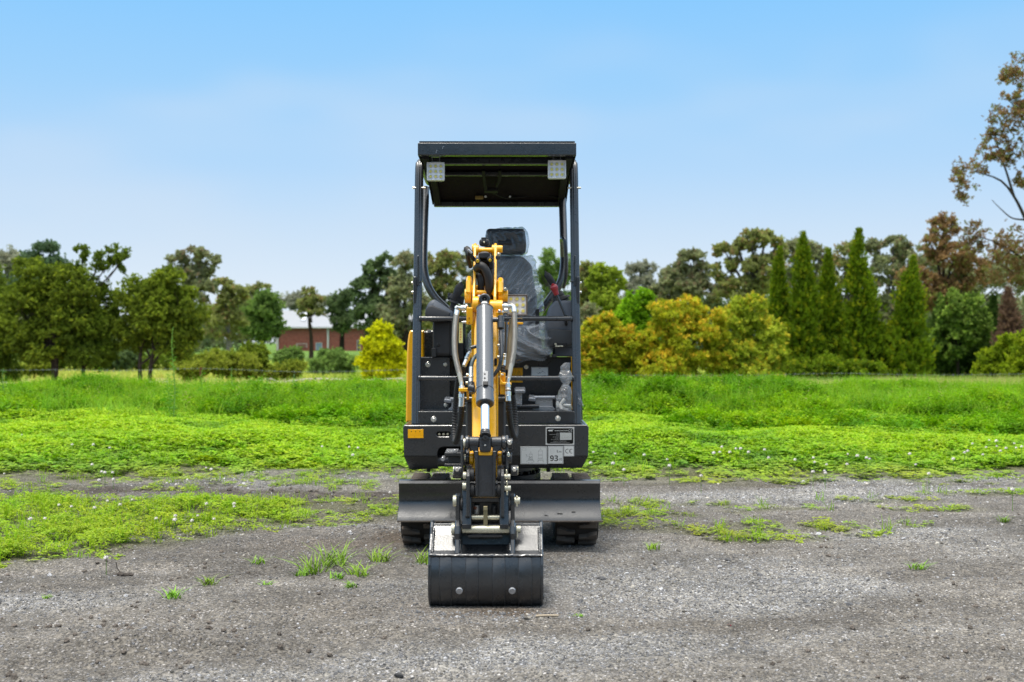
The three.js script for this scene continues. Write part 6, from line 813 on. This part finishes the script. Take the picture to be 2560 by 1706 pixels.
// bucket cylinder on the front of the arm
{
  const a = vP(1211.5, 748, 5.02), e = vP(1213, 1098, 4.60), ax = e.clone().sub(a).normalize(), at = s => a.clone().addScaledVector(ax, s), L = a.distanceTo(e), bL = L * .735;
  const cylr = .0345;
  const t = part('bucket_cylinder', [cyl(at(.055), at(bL), cylr, cylr, 40, .003), cyl(at(.048), at(.058), .020, .0348, 30, .002), box(at(.038).x, at(.038).y, at(.038).z - .006, .032, .045, .026, .006, [-.65, 0, 0])], M.cylGray, EX);
  part('weld', [.052, bL - .045].map(s => { const g = new THREE.TorusGeometry(cylr * 1.0, .0018, 6, 40); g.applyQuaternion(new THREE.Quaternion().setFromUnitVectors(V(0, 0, 1), ax)); const p = at(s); g.translate(p.x, p.y, p.z); return g; }), M.cylGray, t);
  { const g = new THREE.TorusGeometry(.0165, .0075, 10, 28); g.translate(a.x, a.y, a.z + .012); const gg = cylZ(a.x, a.y, -a.z - .016, -a.z + .04, .022, 28); part('cylinder_eye', [g, cylZ(a.x, a.y, -a.z - .006, -a.z + .03, .022, 28)], M.gray, t); part('bore', [cylZ(a.x, a.y, -a.z - .0075, -a.z + .0, .0125)], M.black, t); part('grease_nipple', [cylZ(a.x, a.y, -a.z - .011, -a.z - .006, .003)], M.zincBright, t); }
  part('gland', [cyl(at(bL - .012), at(bL + .022), .0355, .0355, 40, .0025)], M.cylGray, t); part('gland_face', [cyl(at(bL + .0205), at(bL + .0235), .030, .030, 36, .001)], M.grayDark, t); part('seal', [cyl(at(bL + .022), at(bL + .0255), .021, .021, 30, .001)], M.rubber, t);
  part('rod', cyl(at(bL + .01), at(L - .025), .0170, .0170, 36, .001), M.chrome, t);
  part('rod_collar', [cyl(at(L - .04), at(L - .022), .0185, .0185, 30, .003), cyl(at(L - .024), at(L - .014), .0178, .0228, 30, .001)], M.cast, t);
  const off = ax.clone().cross(V(1, 0, 0)).normalize(); if (off.z < 0) off.negate();
  const sp = at(bL - .075).addScaledVector(off, cylr - .001); const rx = Math.atan2(ax.z, -ax.y);
  part('mounting_tab', [box(sp.x + .002, sp.y, sp.z, .022, .075, .005, .001, [-rx, 0, 0])], M.cylGray, t);
  for (const k of [-.022, -.002]) { const p = sp.clone().addScaledVector(ax, k).addScaledVector(off, .003); part('hole', cyl(p.clone(), p.clone().addScaledVector(off, .001), .0034, .0034, 12, 0), M.black, t); }
  { const p = sp.clone().addScaledVector(ax, .028).addScaledVector(off, .005); part('tab_block', [box(p.x + .003, p.y, p.z, .02, .018, .014, .002, [-rx, 0, 0])], M.black, t); }
  part('port', [cyl(vP(1228, 800, 4.96), vP(1246, 800, 4.96), .0105, .0105, 16), cyl(vP(1252, 790, 4.96), vP(1252, 808, 4.95), .014, .014, 6, .002), cyl(vP(1252, 806, 4.95), vP(1252, 822, 4.94), .0165, .0155, 6, .002), cyl(vP(1192, 866, 4.92), vP(1177, 870, 4.92), .008, .0075, 14)], M.gray, t);
  part('tube', tube([vP(1252, 818, 4.95), vP(1252.5, 840, 4.93), vP(1253.5, 865, 4.91), vP(1253, 895, 4.89), vP(1248, 918, 4.885), vP(1238, 934, 4.88), vP(1228, 944, 4.88)], .0078, 12, 50), M.gray, t);
  part('port', [cyl(vP(1184, 972, 4.80), vP(1170, 968, 4.80), .016, .014, 6, .002), cyl(vP(1181, 984, 4.8), vP(1177, 956, 4.82), .0145, .0145, 6, .002)], M.gray, t);
  part('fitting', [cyl(vP(1177, 958, 4.83), vP(1177.5, 946, 4.84), .010, .010, 6), cyl(vP(1177.5, 948, 4.84), vP(1178, 918, 4.86), .0092, .0092, 14), cyl(vP(1177.5, 944, 4.84), vP(1177.5, 940, 4.84), .0115, .0115, 6)], M.zincBright, t);
  part('hose', tube([vP(1178, 920, 4.86), vP(1181, 905, 4.87), vP(1186, 895, 4.885), vP(1194, 886, 4.91), vP(1200, 875, 4.94)], .0078, 10, 30), phys({ color: rgb(.07, .10, .11), roughness: .5 }), t);
  part('clip', [box(wx(1239, 4.93), wy(905, 4.93), -4.94, .012, .03, .02, .003)], M.black, t);
}
// bucket link and guide links
{
  const d = 4.63, X = px => wx(px, d), Y = py => wy(py, d);
  const s = shapeOf([[1173, 1098], [1254, 1098], [1254, 1122], [1246, 1130], [1241, 1150], [1238, 1246], [1189, 1246], [1186, 1150], [1181, 1130], [1173, 1122]].map(q => [X(q[0]), Y(q[1])]));
  const notch = shapeOf([[1195, 1090], [1232, 1090], [1232, 1139], [1195, 1139]].map(q => [X(q[0]), Y(q[1])]));
  const outline = [[1173, 1100], [1197, 1100], [1195.5, 1139], [1232, 1139], [1230, 1100], [1254, 1100], [1254, 1121], [1244, 1130], [1240, 1150], [1238, 1243], [1189, 1243], [1187, 1150], [1183, 1130], [1173, 1121]].map(q => [X(q[0]), Y(q[1])]);
  const t = part('bucket_link', [prismZ(outline, d + .004, d + .05, .003), prismZ([[1187, 1128], [1195, 1128], [1195, 1240], [1189, 1240]].map(q => [X(q[0]), Y(q[1])]), d - .006, d + .03, .002), prismZ([[1232, 1128], [1240, 1128], [1238, 1240], [1232, 1240]].map(q => [X(q[0]), Y(q[1])]), d - .006, d + .03, .002), cylX(X(1172), X(1198), Y(1107), d + .02, .0215, 30, .003), cylX(X(1228), X(1255), Y(1107), d + .02, .0215, 30, .003), cylX(X(1185), X(1243), Y(1228), d + .03, .0235, 32, .004), cylX(X(1185), X(1197), Y(1228), d + .03, .027, 32, .003), cylX(X(1231), X(1243), Y(1228), d + .03, .027, 32, .003)], M.cast, EX);
  part('link_disc', [cylX(X(1163), X(1172.5), Y(1108), d + .02, .0275, 32, .003), cylX(X(1254.5), X(1265), Y(1108), d + .02, .0275, 32, .003)], M.gray, t);
  part('pin_cap', [cylX(X(1266), X(1282), Y(1111), d + .02, .0215, 28, .002)], M.grayDark, t);
  part('pin_end', [cylX(X(1157.5), X(1164), Y(1109), d + .02, .018, 24), cylX(X(1158.5), X(1164), Y(1148), d + .05, .014, 24)], M.pin, t);
  part('bolt', [hexZ(X(1274), Y(1107), d - .012, d + .01, .0092)], M.zincBright, t);
  const rodEye = part('rod_eye', [box(X(1213), Y(1109), -(d + .012), .046, .07, .05, .012), cyl(vP(1213, 1078, 4.64), vP(1213, 1100, 4.63), .019, .023, 24)], M.cast, t);
  part('grease_boss', [cylZ(X(1213.5), Y(1092.5), d - .034, d + .0, .0095, 16)], M.cast, t); part('bore', cylZ(X(1213.5), Y(1092.5), d - .0355, d - .03, .0042), M.black, t); part('grease_nipple', [cylZ(X(1213), Y(1113), d - .019, d - .01, .0035)], M.zincBright, t);
  // arm end bosses
  const ae = part('arm_end', [cylX(X(1172), X(1183), Y(1151), d + .07, .0285, 30, .003), cylX(X(1244), X(1254), Y(1151), d + .07, .0285, 30, .003), boxP(1183, 1130, 1243, 1196, d + .05, d + .1, .005)], M.yellow, EX);
  part('arm_face', [boxP(1196, 1129, 1231, 1139.5, d + .0015, d + .05, .003)], M.yellow, ae);
  part('guide_disc', [cylX(X(1163), X(1172), Y(1149), d + .07, .032, 30, .003), cylX(X(1255), X(1264), Y(1149), d + .07, .032, 30, .003)], M.grayDark, ae);
  const gl = (xa, xb, name) => part(name, [prismX([[d + .03, Y(1090)], [d + .005, Y(1100)], [d + .0, Y(1130)], [d + .0, Y(1180)], [d + .01, Y(1194)], [d + .05, Y(1196)], [d + .07, Y(1180)], [d + .06, Y(1110)]], X(xa), X(xb), .003)], M.gray, EX);
  const g1 = gl(1151.5, 1158.5, 'guide_link'), g2 = gl(1264, 1271, 'guide_link');
  part('link_boss', [cylX(X(1134), X(1152), Y(1180), d + .02, .0205, 28, .002), cylX(X(1130), X(1152), Y(1192), d + .06, .014, 20, .002)], M.cast, g1); part('pin_end', cylX(X(1132.5), X(1135), Y(1179), d + .02, .0175, 24, .001), M.pin, g1);
  part('link_boss', [cylX(X(1277), X(1294), Y(1178), d + .02, .0205, 28, .002), cylX(X(1267), X(1280), Y(1147), d + .02, .0215, 28, .002)], M.cast, g2); part('pin_end', cylX(X(1293.5), X(1295.5), Y(1178), d + .02, .0175, 24, .001), M.pin, g2);
  for (const [g, px, py] of [[g1, 1143, 1174], [g2, 1286, 1174]]) part('bolt', [hexZ(X(px), Y(py), d - .012, d + .006, .0085)], M.zincBright, g);
  part('grease_nipple', [hexZ(X(1271.5), Y(1138), d - .008, d + .004, .007), cyl(vP(1271.5, 1140, d - .004), vP(1271, 1131, d - .004), .006, .0045, 10)], M.zinc, g2);
}
// quick hitch with springs
{
  const d = 4.62, X = px => wx(px, d), Y = py => wy(py, d);
  const bar = (xa, xb) => [prismX([[d + .03, Y(1230)], [d + .0, Y(1312)], [d + .002, Y(1323)], [d + .10, Y(1323)], [d + .12, Y(1230)]], X(xa), X(xb), .002)];
  const t = part('quick_hitch', [...bar(1155, 1178), ...bar(1249, 1272), boxP(1178, 1246, 1249, 1256, d + .05, d + .12, .002), boxP(1178, 1256, 1249, 1330, d + .10, d + .12, .002), boxP(1170, 1338, 1256, 1344, d + .03, d + .06, .001)], M.gray, EX);
  part('bar_end', [boxP(1155.6, 1312, 1177.4, 1322.6, d - .003, d + .004, .001), boxP(1249.6, 1312, 1271.4, 1322.6, d - .003, d + .004, .001)], M.grayDark, t);
  part('inner_plate', [prismX([[d + .02, Y(1174)], [d - .012, Y(1190)], [d - .014, Y(1290)], [d - .004, Y(1295)], [d + .05, Y(1295)], [d + .06, Y(1174)]], X(1166), X(1174.5), .002), prismX([[d + .02, Y(1174)], [d - .012, Y(1190)], [d - .014, Y(1290)], [d - .004, Y(1295)], [d + .05, Y(1295)], [d + .06, Y(1174)]], X(1252), X(1260.5), .002)], M.gray, t);
  part('plate_foot', [boxP(1163, 1290, 1169, 1295, d - .014, d - .004, .001), boxP(1254, 1290, 1260, 1295, d - .014, d - .004, .001)], M.black, t);
  part('seal_ring', [cylX(X(1174), X(1185), Y(1190), d + .03, .026, 26), cylX(X(1243), X(1252), Y(1190), d + .03, .026, 26), cylX(X(1174.5), X(1185), Y(1228), d + .03, .028, 26), cylX(X(1243), X(1252), Y(1228), d + .03, .028, 26)], M.rubber, t);
  const nut = (name, xa, xb, py, r, hex) => part(name, [hex ? cyl(V(X(xa), Y(py), -d - .01), V(X(xb), Y(py), -d - .01), r, r, 6, .002) : cylX(X(xa), X(xb), Y(py), d + .01, r, 20, .002)], M.pin, t);
  nut('pin_head', 1157, 1166, 1190, .0145, true); nut('pin_head', 1156, 1166, 1216, .0155, true); nut('pin_end', 1260.5, 1276, 1193, .011); nut('pin_end', 1260.5, 1277, 1222, .0115);
  part('cotter_pin', [[1266, 1180], [1267, 1208], [1267, 1234]].map(([a, b]) => cyl(vP(a, b - 5, d), vP(a + 1, b + 5, d), .0035, .003, 8)), M.pin, t);
  const spring = (px, y0, y1, mat) => { const pts = [], n = 9; for (let i = 0; i <= n * 10; i++) { const q = i / (n * 10), a = i / 10 * 6.2832; pts.push(V(X(px) + Math.cos(a) * .0098, mix(Y(y0), Y(y1), q), -(d + .06) + Math.sin(a) * .0098)); } return part('spring', new THREE.TubeGeometry(new THREE.CatmullRomCurve3(pts), 180, .0021, 6), mat, t); };
  spring(1190.5, 1270, 1292, M.spring); spring(1235, 1270, 1292, M.springDark);
  part('spring_cup', cyl(vP(1190.5, 1266, d + .06), vP(1190.5, 1274, d + .06), .0118, .0118, 18), M.springRust, t);
  part('lock_shaft', cylX(X(1178), X(1249.5), Y(1297.5), d + .035, .0092, 20), M.pin, t); part('latch', [box(X(1213.5), Y(1292), -(d + .025), .0165, .072, .016, .002, [.12, 0, 0]), box(X(1213.5), Y(1272.5), -(d + .014), .0165, .016, .02, .002)], phys({ color: rgb(.30, .26, .15), metalness: .4, roughness: .5 }), t);
  part('lower_pin', cylX(X(1154), X(1274), Y(1326.5), d + .025, .0155, 26), M.pin, t);
  // bucket
  const seam = [4.565, wy(1390, 4.565)];
  const prof = [[4.70, wy(1311, 4.70)], [4.66, .262], [4.60, .212], seam];
  const shell = [seam, [4.553, .165], [4.546, .125], [4.545, .09], [4.552, .055], [4.566, .026], [4.59, .006], [4.62, .001], [4.75, .001], [4.98, .006]];
  const bl = wx(1072.5, 4.55), br = wx(1356, 4.55);
  const b = part('bucket', [smooth(prismX(ribbon(shell, .010), bl + .002, br - .002, .001), 30)], M.gray, EX);
  const eL = wx(1152, 4.6), eR = wx(1274, 4.6), mid = [[4.715, wy(1311, 4.70)], [4.708, .262], [4.70, .218], [4.66, .196], seam];
  part('middle_plate', prismX(ribbon(mid, .010), eL, eR, .001), M.gray, b);
  part('top_plate', prismX(ribbon(prof, .010), bl + .006, eL, .001), M.gray, b); part('top_plate', prismX(ribbon(prof, .010), eR, br - .006, .001), M.gray, b); part('top_edge', [cylX(bl + .006, br - .006, wy(1313, 4.70), 4.70, .0065, 14)], M.gray, b);
  const side = [[4.715, wy(1303, 4.70)], [4.69, wy(1305, 4.70)], [4.668, wy(1318, 4.67)], ...prof.slice(1).map(p => [p[0] - .004, p[1] + .004]), ...shell.slice(1, 8).map(p => [p[0] - .004, p[1] - (p[1] > .01 ? 0 : .0)]), [4.98, .004], [5.02, .03], [4.94, .18], [4.78, .30]];
  part('side_plate', [prismX(side, bl - .004, bl + .008, .003)], M.gray, b); part('side_plate', [prismX(side, br - .008, br + .004, .003)], M.gray, b);
  const weld = (pts, r) => { const rr = rng(pts.length * 13 + Math.round(pts[0].x * 999)); const g = tube(pts, r, 8, 60), p = g.attributes.position; const c = curveOf(pts); for (let i = 0; i < p.count; i++) p.setXYZ(i, p.getX(i) + (rr() - .5) * r * .5, p.getY(i) + (rr() - .5) * r * .5, p.getZ(i) + (rr() - .5) * r * .5); g.computeVertexNormals(); return g; };
  part('weld_bead', [weld([V(bl, seam[1] + .002, -seam[0] + .003), V((bl + br) / 2, seam[1] + .001, -seam[0] + .004), V(br, seam[1] + .002, -seam[0] + .003)], .0065), weld([V(bl + .010, .205, -4.59), V(bl + .010, .25, -4.640), V(bl + .010, .285, -4.675)], .005), weld([V(br - .010, .205, -4.59), V(br - .010, .25, -4.640), V(br - .010, .285, -4.675)], .005)], M.gray, b);
  const stripProf = ribbon(shell.slice(0, 8).map((p, i) => [p[0] - .0032, i ? p[1] : p[1] - .006]), .006);
  for (const [a, c] of [[1099, 1128], [1165, 1194.5], [1232, 1262], [1297, 1329]]) part('wear_strip', [smooth(prismX(stripProf, wx(a, 4.55), wx(c, 4.55), .0012), 30)], M.gray, b);
  const wl = []; for (const a of [1099, 1128, 1165, 1194.5, 1232, 1262, 1297, 1329]) wl.push(weld(shell.slice(0, 7).map(p => V(wx(a, 4.55), p[1] - .004, -p[0] + .001)), .0024)); part('strip_weld', wl, M.cast, b);
  for (const px of [1148, 1280.5]) part('plug_or_lit_hole', [cyl(V(wx(px, 4.54), .070, -4.556), V(wx(px, 4.54), .067, -4.541), .0135, .0132, 24, .002)], M.alu, b);  // pale discs standing in for holes with light coming through
  for (const [s, x] of [[-1, wx(1073, 4.55)], [1, wx(1357, 4.55)]]) part('side_bolt', [cylX(x - .006, x + .006, .034, 4.60, .010, 6), cylX(x - .005, x + .005, .05, 4.72, .010, 6)], M.grayDark, b);
  const ear = (xa, xb, xc, xd) => { const D = 4.64, Yd = py => wy(py, D); return [prismX([[D + .02, Yd(1236)], [D - .01, Yd(1240)], [D - .014, Yd(1262)], [D - .01, Yd(1300)], [D - .04, Yd(1312)], [D - .05, Yd(1330)], [D - .045, Yd(1345)], [4.572, .205], [4.60, .205], [4.70, .29], [4.76, .29], [D + .06, Yd(1262)], [D + .05, Yd(1240)]], wx(xa, D), wx(xb, D), .003), cylX(wx(xc, D), wx(xd, D), Yd(1328), D - .005, .034, 30, .004), cylX(wx(xa, D) - .001, wx(xb, D) + .001, Yd(1254), D + .02, .028, 30, .003)]; };
  const e1 = part('bucket_ear', ear(1139, 1150, 1136.5, 1152), M.gray, b), e2 = part('bucket_ear', ear(1276.5, 1287, 1274, 1290), M.gray, b);
  part('ear_ring', [cylX(wx(1151, 4.64), wx(1157, 4.64), wy(1262, 4.64), 4.65, .026, 24), cylX(wx(1271, 4.64), wx(1277, 4.64), wy(1262, 4.64), 4.65, .026, 24)], M.rubber, b);
  const pe = (xa, xb, py, r, h) => part('pin_end', [h ? cyl(V(wx(xa, 4.62), wy(py, 4.62), -4.63), V(wx(xb, 4.62), wy(py, 4.62), -4.63), r, r, 6, .002) : cylX(wx(xa, 4.62), wx(xb, 4.62), wy(py, 4.62), 4.63, r, 22, .002)], M.pin, b);
  pe(1132, 1141, 1254, .0225, true); pe(1128, 1137, 1325, .0245, true); pe(1286, 1300, 1253, .0145); pe(1290, 1302, 1325, .0145);
  part('cotter_pin', [cyl(vP(1292, 1240, 4.62), vP(1292.5, 1267, 4.62), .0034, .0030, 8), cyl(vP(1293, 1318, 4.62), vP(1293, 1345, 4.62), .0034, .003, 8)], M.pin, b);
  const teeth = [0, 1, 2, 3].map(i => box(mix(bl, br, (i + .5) / 4), .012, -5.0, .05, .02, .09, .004)); part('tooth', teeth[0], M.gray, b); for (const q of teeth.slice(1)) part('tooth', q, M.gray, b);
}
// hoses on both sides of the arm
{
  const hose = (name, pts, r, pitch, amp, mat, n = 12) => part(name, ribbed(pts.map(q => vP(...q)), r, pitch, amp, n), mat, EX);
  const h1 = hose('spring_guard_hose', [[1141, 786, 4.98], [1138, 815, 4.96], [1136.5, 850, 4.94], [1138, 885, 4.92], [1143, 912, 4.91], [1149, 935, 4.90]], .0108, .0048, .0016, M.spring);
  const h2 = hose('spring_guard_hose', [[1286, 778, 4.98], [1286.5, 815, 4.96], [1286, 850, 4.94], [1283, 885, 4.92], [1278, 915, 4.91]], .0108, .0048, .0016, M.spring);
  const h3 = hose('spring_guard_hose', [[1279, 800, 5.02], [1276, 840, 5.0], [1273, 880, 4.97], [1269, 925, 4.95]], .0095, .0048, .0016, phys({ color: rgb(.33, .28, .19), metalness: .5, roughness: .5 }));
  const sleeve = phys({ color: rgb(.42, .42, .38), roughness: .3 });
  part('sleeve', [cyl(vP(1148, 932, 4.90), vP(1154, 962, 4.885), .0105, .0085, 16)], sleeve, h1); part('sleeve', [cyl(vP(1278.5, 910, 4.91), vP(1272, 950, 4.89), .0102, .0075, 16)], sleeve, h2);
  const elbow = (pts, r) => tube(pts.map(q => vP(...q)), r, 12, 20);
  part('elbow_fitting', [elbow([[1164, 771, 5.0], [1152, 771, 5.0], [1144, 771, 4.99], [1141.5, 778, 4.985], [1141, 790, 4.975]], .0098), cyl(vP(1152, 771, 5.0), vP(1162, 770, 5.0), .0135, .0135, 6, .002), cyl(vP(1163, 766, 5.0), vP(1168, 766, 5.0), .0075, .0075, 12), cyl(vP(1143, 777, 4.985), vP(1141, 788, 4.978), .0118, .0118, 18), cyl(vP(1140, 773, 4.985), vP(1146, 767, 4.985), .0108, .0108, 12)], M.zincBright, h1);
  part('elbow_fitting', [elbow([[1256, 766, 5.0], [1270, 766, 5.0], [1279, 765, 4.99], [1284, 768, 4.985], [1286, 780, 4.975]], .0098), cyl(vP(1258, 766, 5.0), vP(1270, 766, 5.0), .013, .013, 6, .002), cyl(vP(1259, 777, 4.99), vP(1270, 777, 4.99), .0118, .0118, 6, .002), cyl(vP(1284.5, 768, 4.985), vP(1285.5, 782, 4.975), .0112, .0112, 18), cyl(vP(1254, 779, 5.0), vP(1260, 782, 5.0), .007, .007, 10)], M.zincBright, h2);
  const chain = (list, mat, par, nm = 'hose_fitting') => part(nm, list.map(([x0, y0, x1, y1, d, r, n]) => cyl(vP(x0, y0, d), vP(x1, y1, d - .004), r, r, n || 16, .0015)), mat, par);
  chain([[1154, 960, 1154.5, 970, 4.885, .0078], [1154, 966, 1155, 973, 4.88, .013, 6], [1154, 979, 1154, 985, 4.87, .011], [1154, 985, 1154, 996, 4.865, .0135, 6], [1154, 995, 1153.5, 1018, 4.86, .0118, 8], [1155, 955, 1154, 965, 4.885, .007]], M.zincBright, h1);
  chain([[1271, 945, 1270, 962, 4.88, .0068], [1270, 958, 1270, 970, 4.875, .0122, 6], [1270, 971, 1270, 977, 4.87, .0125, 6], [1270, 979, 1270, 990, 4.865, .0135, 6], [1270, 989, 1271, 1004, 4.86, .012, 8], [1270.5, 1000, 1271, 1003, 4.86, .0125, 8]], M.zincBright, h2);
  const br1 = part('hose_bracket', [boxP(1146.5, 971, 1171, 980, 4.83, 4.90, .003), boxP(1166, 971, 1172, 1000, 4.86, 4.9, .003)], M.yellow, EX);
  const br2 = part('hose_bracket', [boxP(1249, 932, 1264, 985, 4.93, 4.96, .004), prismZ([[1249, 928], [1252, 928], [1253, 950], [1258, 956], [1278, 957], [1279, 962], [1250, 962]].map(q => [wx(q[0], 4.89), wy(q[1], 4.89)]), 4.87, 4.94, .002), boxP(1250, 960, 1271, 987, 4.885, 4.92, .004)], M.yellow, EX);
  const r1 = .0105;
  const loopL = hose('rubber_hose', [[1153.5, 1014, 4.86], [1153, 1040, 4.88], [1150, 1065, 4.92], [1146, 1085, 4.97], [1142, 1100, 5.02], [1139, 1106, 5.07], [1136, 1098, 5.13], [1135.5, 1075, 5.16], [1136.5, 1045, 5.17], [1139, 1010, 5.16], [1142, 975, 5.13], [1146, 945, 5.1]], r1, .0125, .0016, M.rubber);
  const loopR = hose('rubber_hose', [[1271, 1000, 4.86], [1273, 1030, 4.88], [1276, 1058, 4.92], [1280, 1078, 4.97], [1285, 1092, 5.02], [1288.5, 1090, 5.08], [1290, 1075, 5.13], [1288.5, 1045, 5.16], [1285, 1012, 5.16], [1281, 985, 5.13]], r1, .0125, .0016, M.rubber);
  const u = part('hose_fitting', [cyl(vP(1174, 884, 5.02), vP(1168, 897, 5.02), .0112, .0112, 10, .002), cyl(vP(1177, 880, 5.02), vP(1173, 886, 5.02), .009, .009, 12), cyl(vP(1169, 896, 5.02), vP(1160, 916, 5.0), .0112, .0100, 8, .002), cyl(vP(1170, 894, 5.015), vP(1167, 899, 5.015), .0130, .0130, 6, .002)], M.zincBright, loopL);
  part('hose_tail', tube([vP(1161, 913, 5.01), vP(1157, 925, 5.03), vP(1154, 938, 5.06), vP(1149, 950, 5.1)], .0098, 10, 24), M.rubber, loopL);
  part('hose_fitting', [cyl(vP(1261, 884, 5.05), vP(1261, 893, 5.05), .0085, .0085, 12), cyl(vP(1261, 890, 5.05), vP(1260, 901, 5.05), .0115, .0115, 6, .002), cyl(vP(1260, 900, 5.05), vP(1259, 919, 5.04), .0105, .0095, 8, .002)], M.zincBright, loopR);
  hose('spring_sleeve', [[1259, 916, 5.04], [1257.5, 930, 5.03], [1256, 943, 5.02], [1257, 956, 5.02]], .0105, .012, .0018, M.rubber);
  for (const [px, py] of [[1168, 938], [1167, 958], [1247, 864], [1246, 893], [1254, 938]]) part('clamp_bolt', [cylX(wx(px - 3, 4.93), wx(px + 3, 4.93), wy(py, 4.93), 4.93, .0075, 6, .001), cylX(wx(px + 2, 4.93), wx(px + 5, 4.93), wy(py, 4.93), 4.93, .0045, 8, .001)], M.zinc, EX);
  part('steel_pipe', [tube([vP(1266, 806, 5.12), vP(1265, 850, 5.1), vP(1264, 890, 5.08)], .006, 8)], M.gray, EX);
}
// knotted plastic bag hanging from the guard bar
{
  const d = 5.82; ORIGIN = P(1412, 960, d); const t = thing('plastic_bag', 'crumpled clear plastic bag knotted on the lower guard bar by the right post', 'plastic bag', ORIGIN.toArray());
  const loft = (rows, n, amp, seed) => { const pos = [], idx = []; rows.forEach(([px0, px1, py, dep], i) => { for (let j = 0; j <= n; j++) { const a = j / n * 6.2832, cx = (wx(px0, d) + wx(px1, d)) / 2, rx = (wx(px1, d) - wx(px0, d)) / 2, y = wy(py, d); const nn = noise3(Math.cos(a) * 3.2 + seed, i * .35, Math.sin(a) * 3.2), n2 = noise3(Math.cos(a) * 9, i * .8 + seed, Math.sin(a) * 9); const k = 1 + amp * nn + amp * .6 * n2; pos.push(cx + Math.cos(a) * rx * k, y + amp * .012 * n2, -d + .01 + Math.sin(a) * dep * k); } }); for (let i = 0; i < rows.length - 1; i++) for (let j = 0; j < n; j++) { const a = i * (n + 1) + j, b = a + n + 1; idx.push(a, b, a + 1, b, b + 1, a + 1); } const g = new THREE.BufferGeometry(); g.setAttribute('position', new THREE.Float32BufferAttribute(pos, 3)); g.setIndex(idx); g.computeVertexNormals(); return g; };
  const sub = (rows, k) => { const o = []; for (let i = 0; i < rows.length - 1; i++) for (let q = 0; q < k; q++) o.push(rows[i].map((v, m) => mix(v, rows[i + 1][m], q / k))); o.push(rows[rows.length - 1]); return o; };
  part('bag_body', loft(sub([[1406, 1420, 962, .018], [1402, 1425, 968, .03], [1397, 1428, 978, .038], [1393, 1429, 995, .042], [1391, 1428, 1010, .045], [1390, 1429, 1022, .045], [1392, 1428, 1028, .035]], 6), 56, .13, 3), M.bag, t);
  part('knot', loft(sub([[1402, 1424, 926, .012], [1400, 1428, 934, .028], [1398, 1429, 942, .034], [1402, 1428, 950, .03], [1406, 1424, 960, .02], [1408, 1420, 967, .012]], 5), 48, .2, 11), M.bag, t);
  part('bag_neck', loft(sub([[1411, 1426, 907, .004], [1401, 1424, 918, .012], [1402, 1424, 928, .014]], 6), 40, .15, 17), M.bag, t);
  part('bag_flap', [(() => { const g = new THREE.PlaneGeometry(.05, .075, 12, 16), p = g.attributes.position; for (let i = 0; i < p.count; i++) { const v = .5 - p.getY(i) / .075, u = p.getX(i) / .05 + .5; p.setXYZ(i, wx(1447, d) + u * .034 * (.15 + 1.0 * v * (1 - .35 * v)), wy(983, d) - v * .055 - u * .012, -d - .03 + .008 * noise3(u * 5, v * 5, 2)); } g.computeVertexNormals(); return g; })()], M.bag, t);
  part('contents', [tube([vP(1404, 1022, d), vP(1402, 1012, d), vP(1407, 1004, d), vP(1412, 998, d)], .008, 8), cyl(vP(1408, 1013, d), vP(1428, 1014, d), .006, .006, 10), tube([vP(1400, 1016, d), vP(1410, 1022, d + .01), vP(1420, 1026, d + .01)], .007, 8), box(wx(1394, d), wy(1012, d), -d, .012, .03, .012, .004)], phys({ color: rgb(.66, .64, .58), roughness: .6 }), t);
}
// small litter on the yard
{
  const place = (name, label, cat, px, py, make) => { const d = EYE * F / (py - 853), x = wx(px, d); ORIGIN = V(x, groundY(x, d), -d); const t = thing(name, label, cat, ORIGIN.toArray()); make(t, x, ORIGIN.y, -d); };
  place('wood_stick', 'short pale wooden stick lying on gravel right below the bucket', 'stick', 1367, 1551, (t, x, y, z) => part('stick', tube([V(x - .04, y + .006, z), V(x, y + .009, z + .004), V(x + .042, y + .006, z - .006)], .0048, 7, 16), phys({ color: rgb(.36, .30, .22), roughness: .9 }), t));
  place('red_scrap', 'tiny red plastic scrap on the right gravel', 'litter', 1822, 1563, (t, x, y, z) => part('scrap', [box(x, y + .004, z, .008, .005, .006, .001, [.3, .5, .2]), box(x + .006, y + .003, z + .004, .004, .004, .005, .001)], phys({ color: rgb(.35, .04, .06), roughness: .5 }), t));
  place('dark_clod', 'dark torn root clod on the gravel left of the middle', 'clod', 310, 1438, (t, x, y, z) => { const g = []; const r = rng(5); for (let i = 0; i < 7; i++) { const q = pebble(200 + i, .6).clone(); q.scale(.012 + r() * .014, .012 + r() * .008, .014); q.translate(x + (r() - .5) * .07, y + .006, z + (r() - .5) * .03); g.push(q); } g.push(tube([V(x - .01, y + .01, z), V(x - .03, y + .035, z), V(x - .035, y + .06, z)], .002, 5, 8)); part('clod', g, phys({ color: rgb(.06, .05, .042), roughness: .95 }), t); });
  place('dark_stone', 'dark rounded stone at the bottom edge below the bucket', 'stone', 998, 1699, (t, x, y, z) => { const q = pebble(303, .8).clone(); q.scale(.014, .011, .013); q.translate(x, y + .007, z); part('stone', q, phys({ color: rgb(.05, .05, .052), roughness: .85 }), t); });
}
renderer.render(scene, camera);
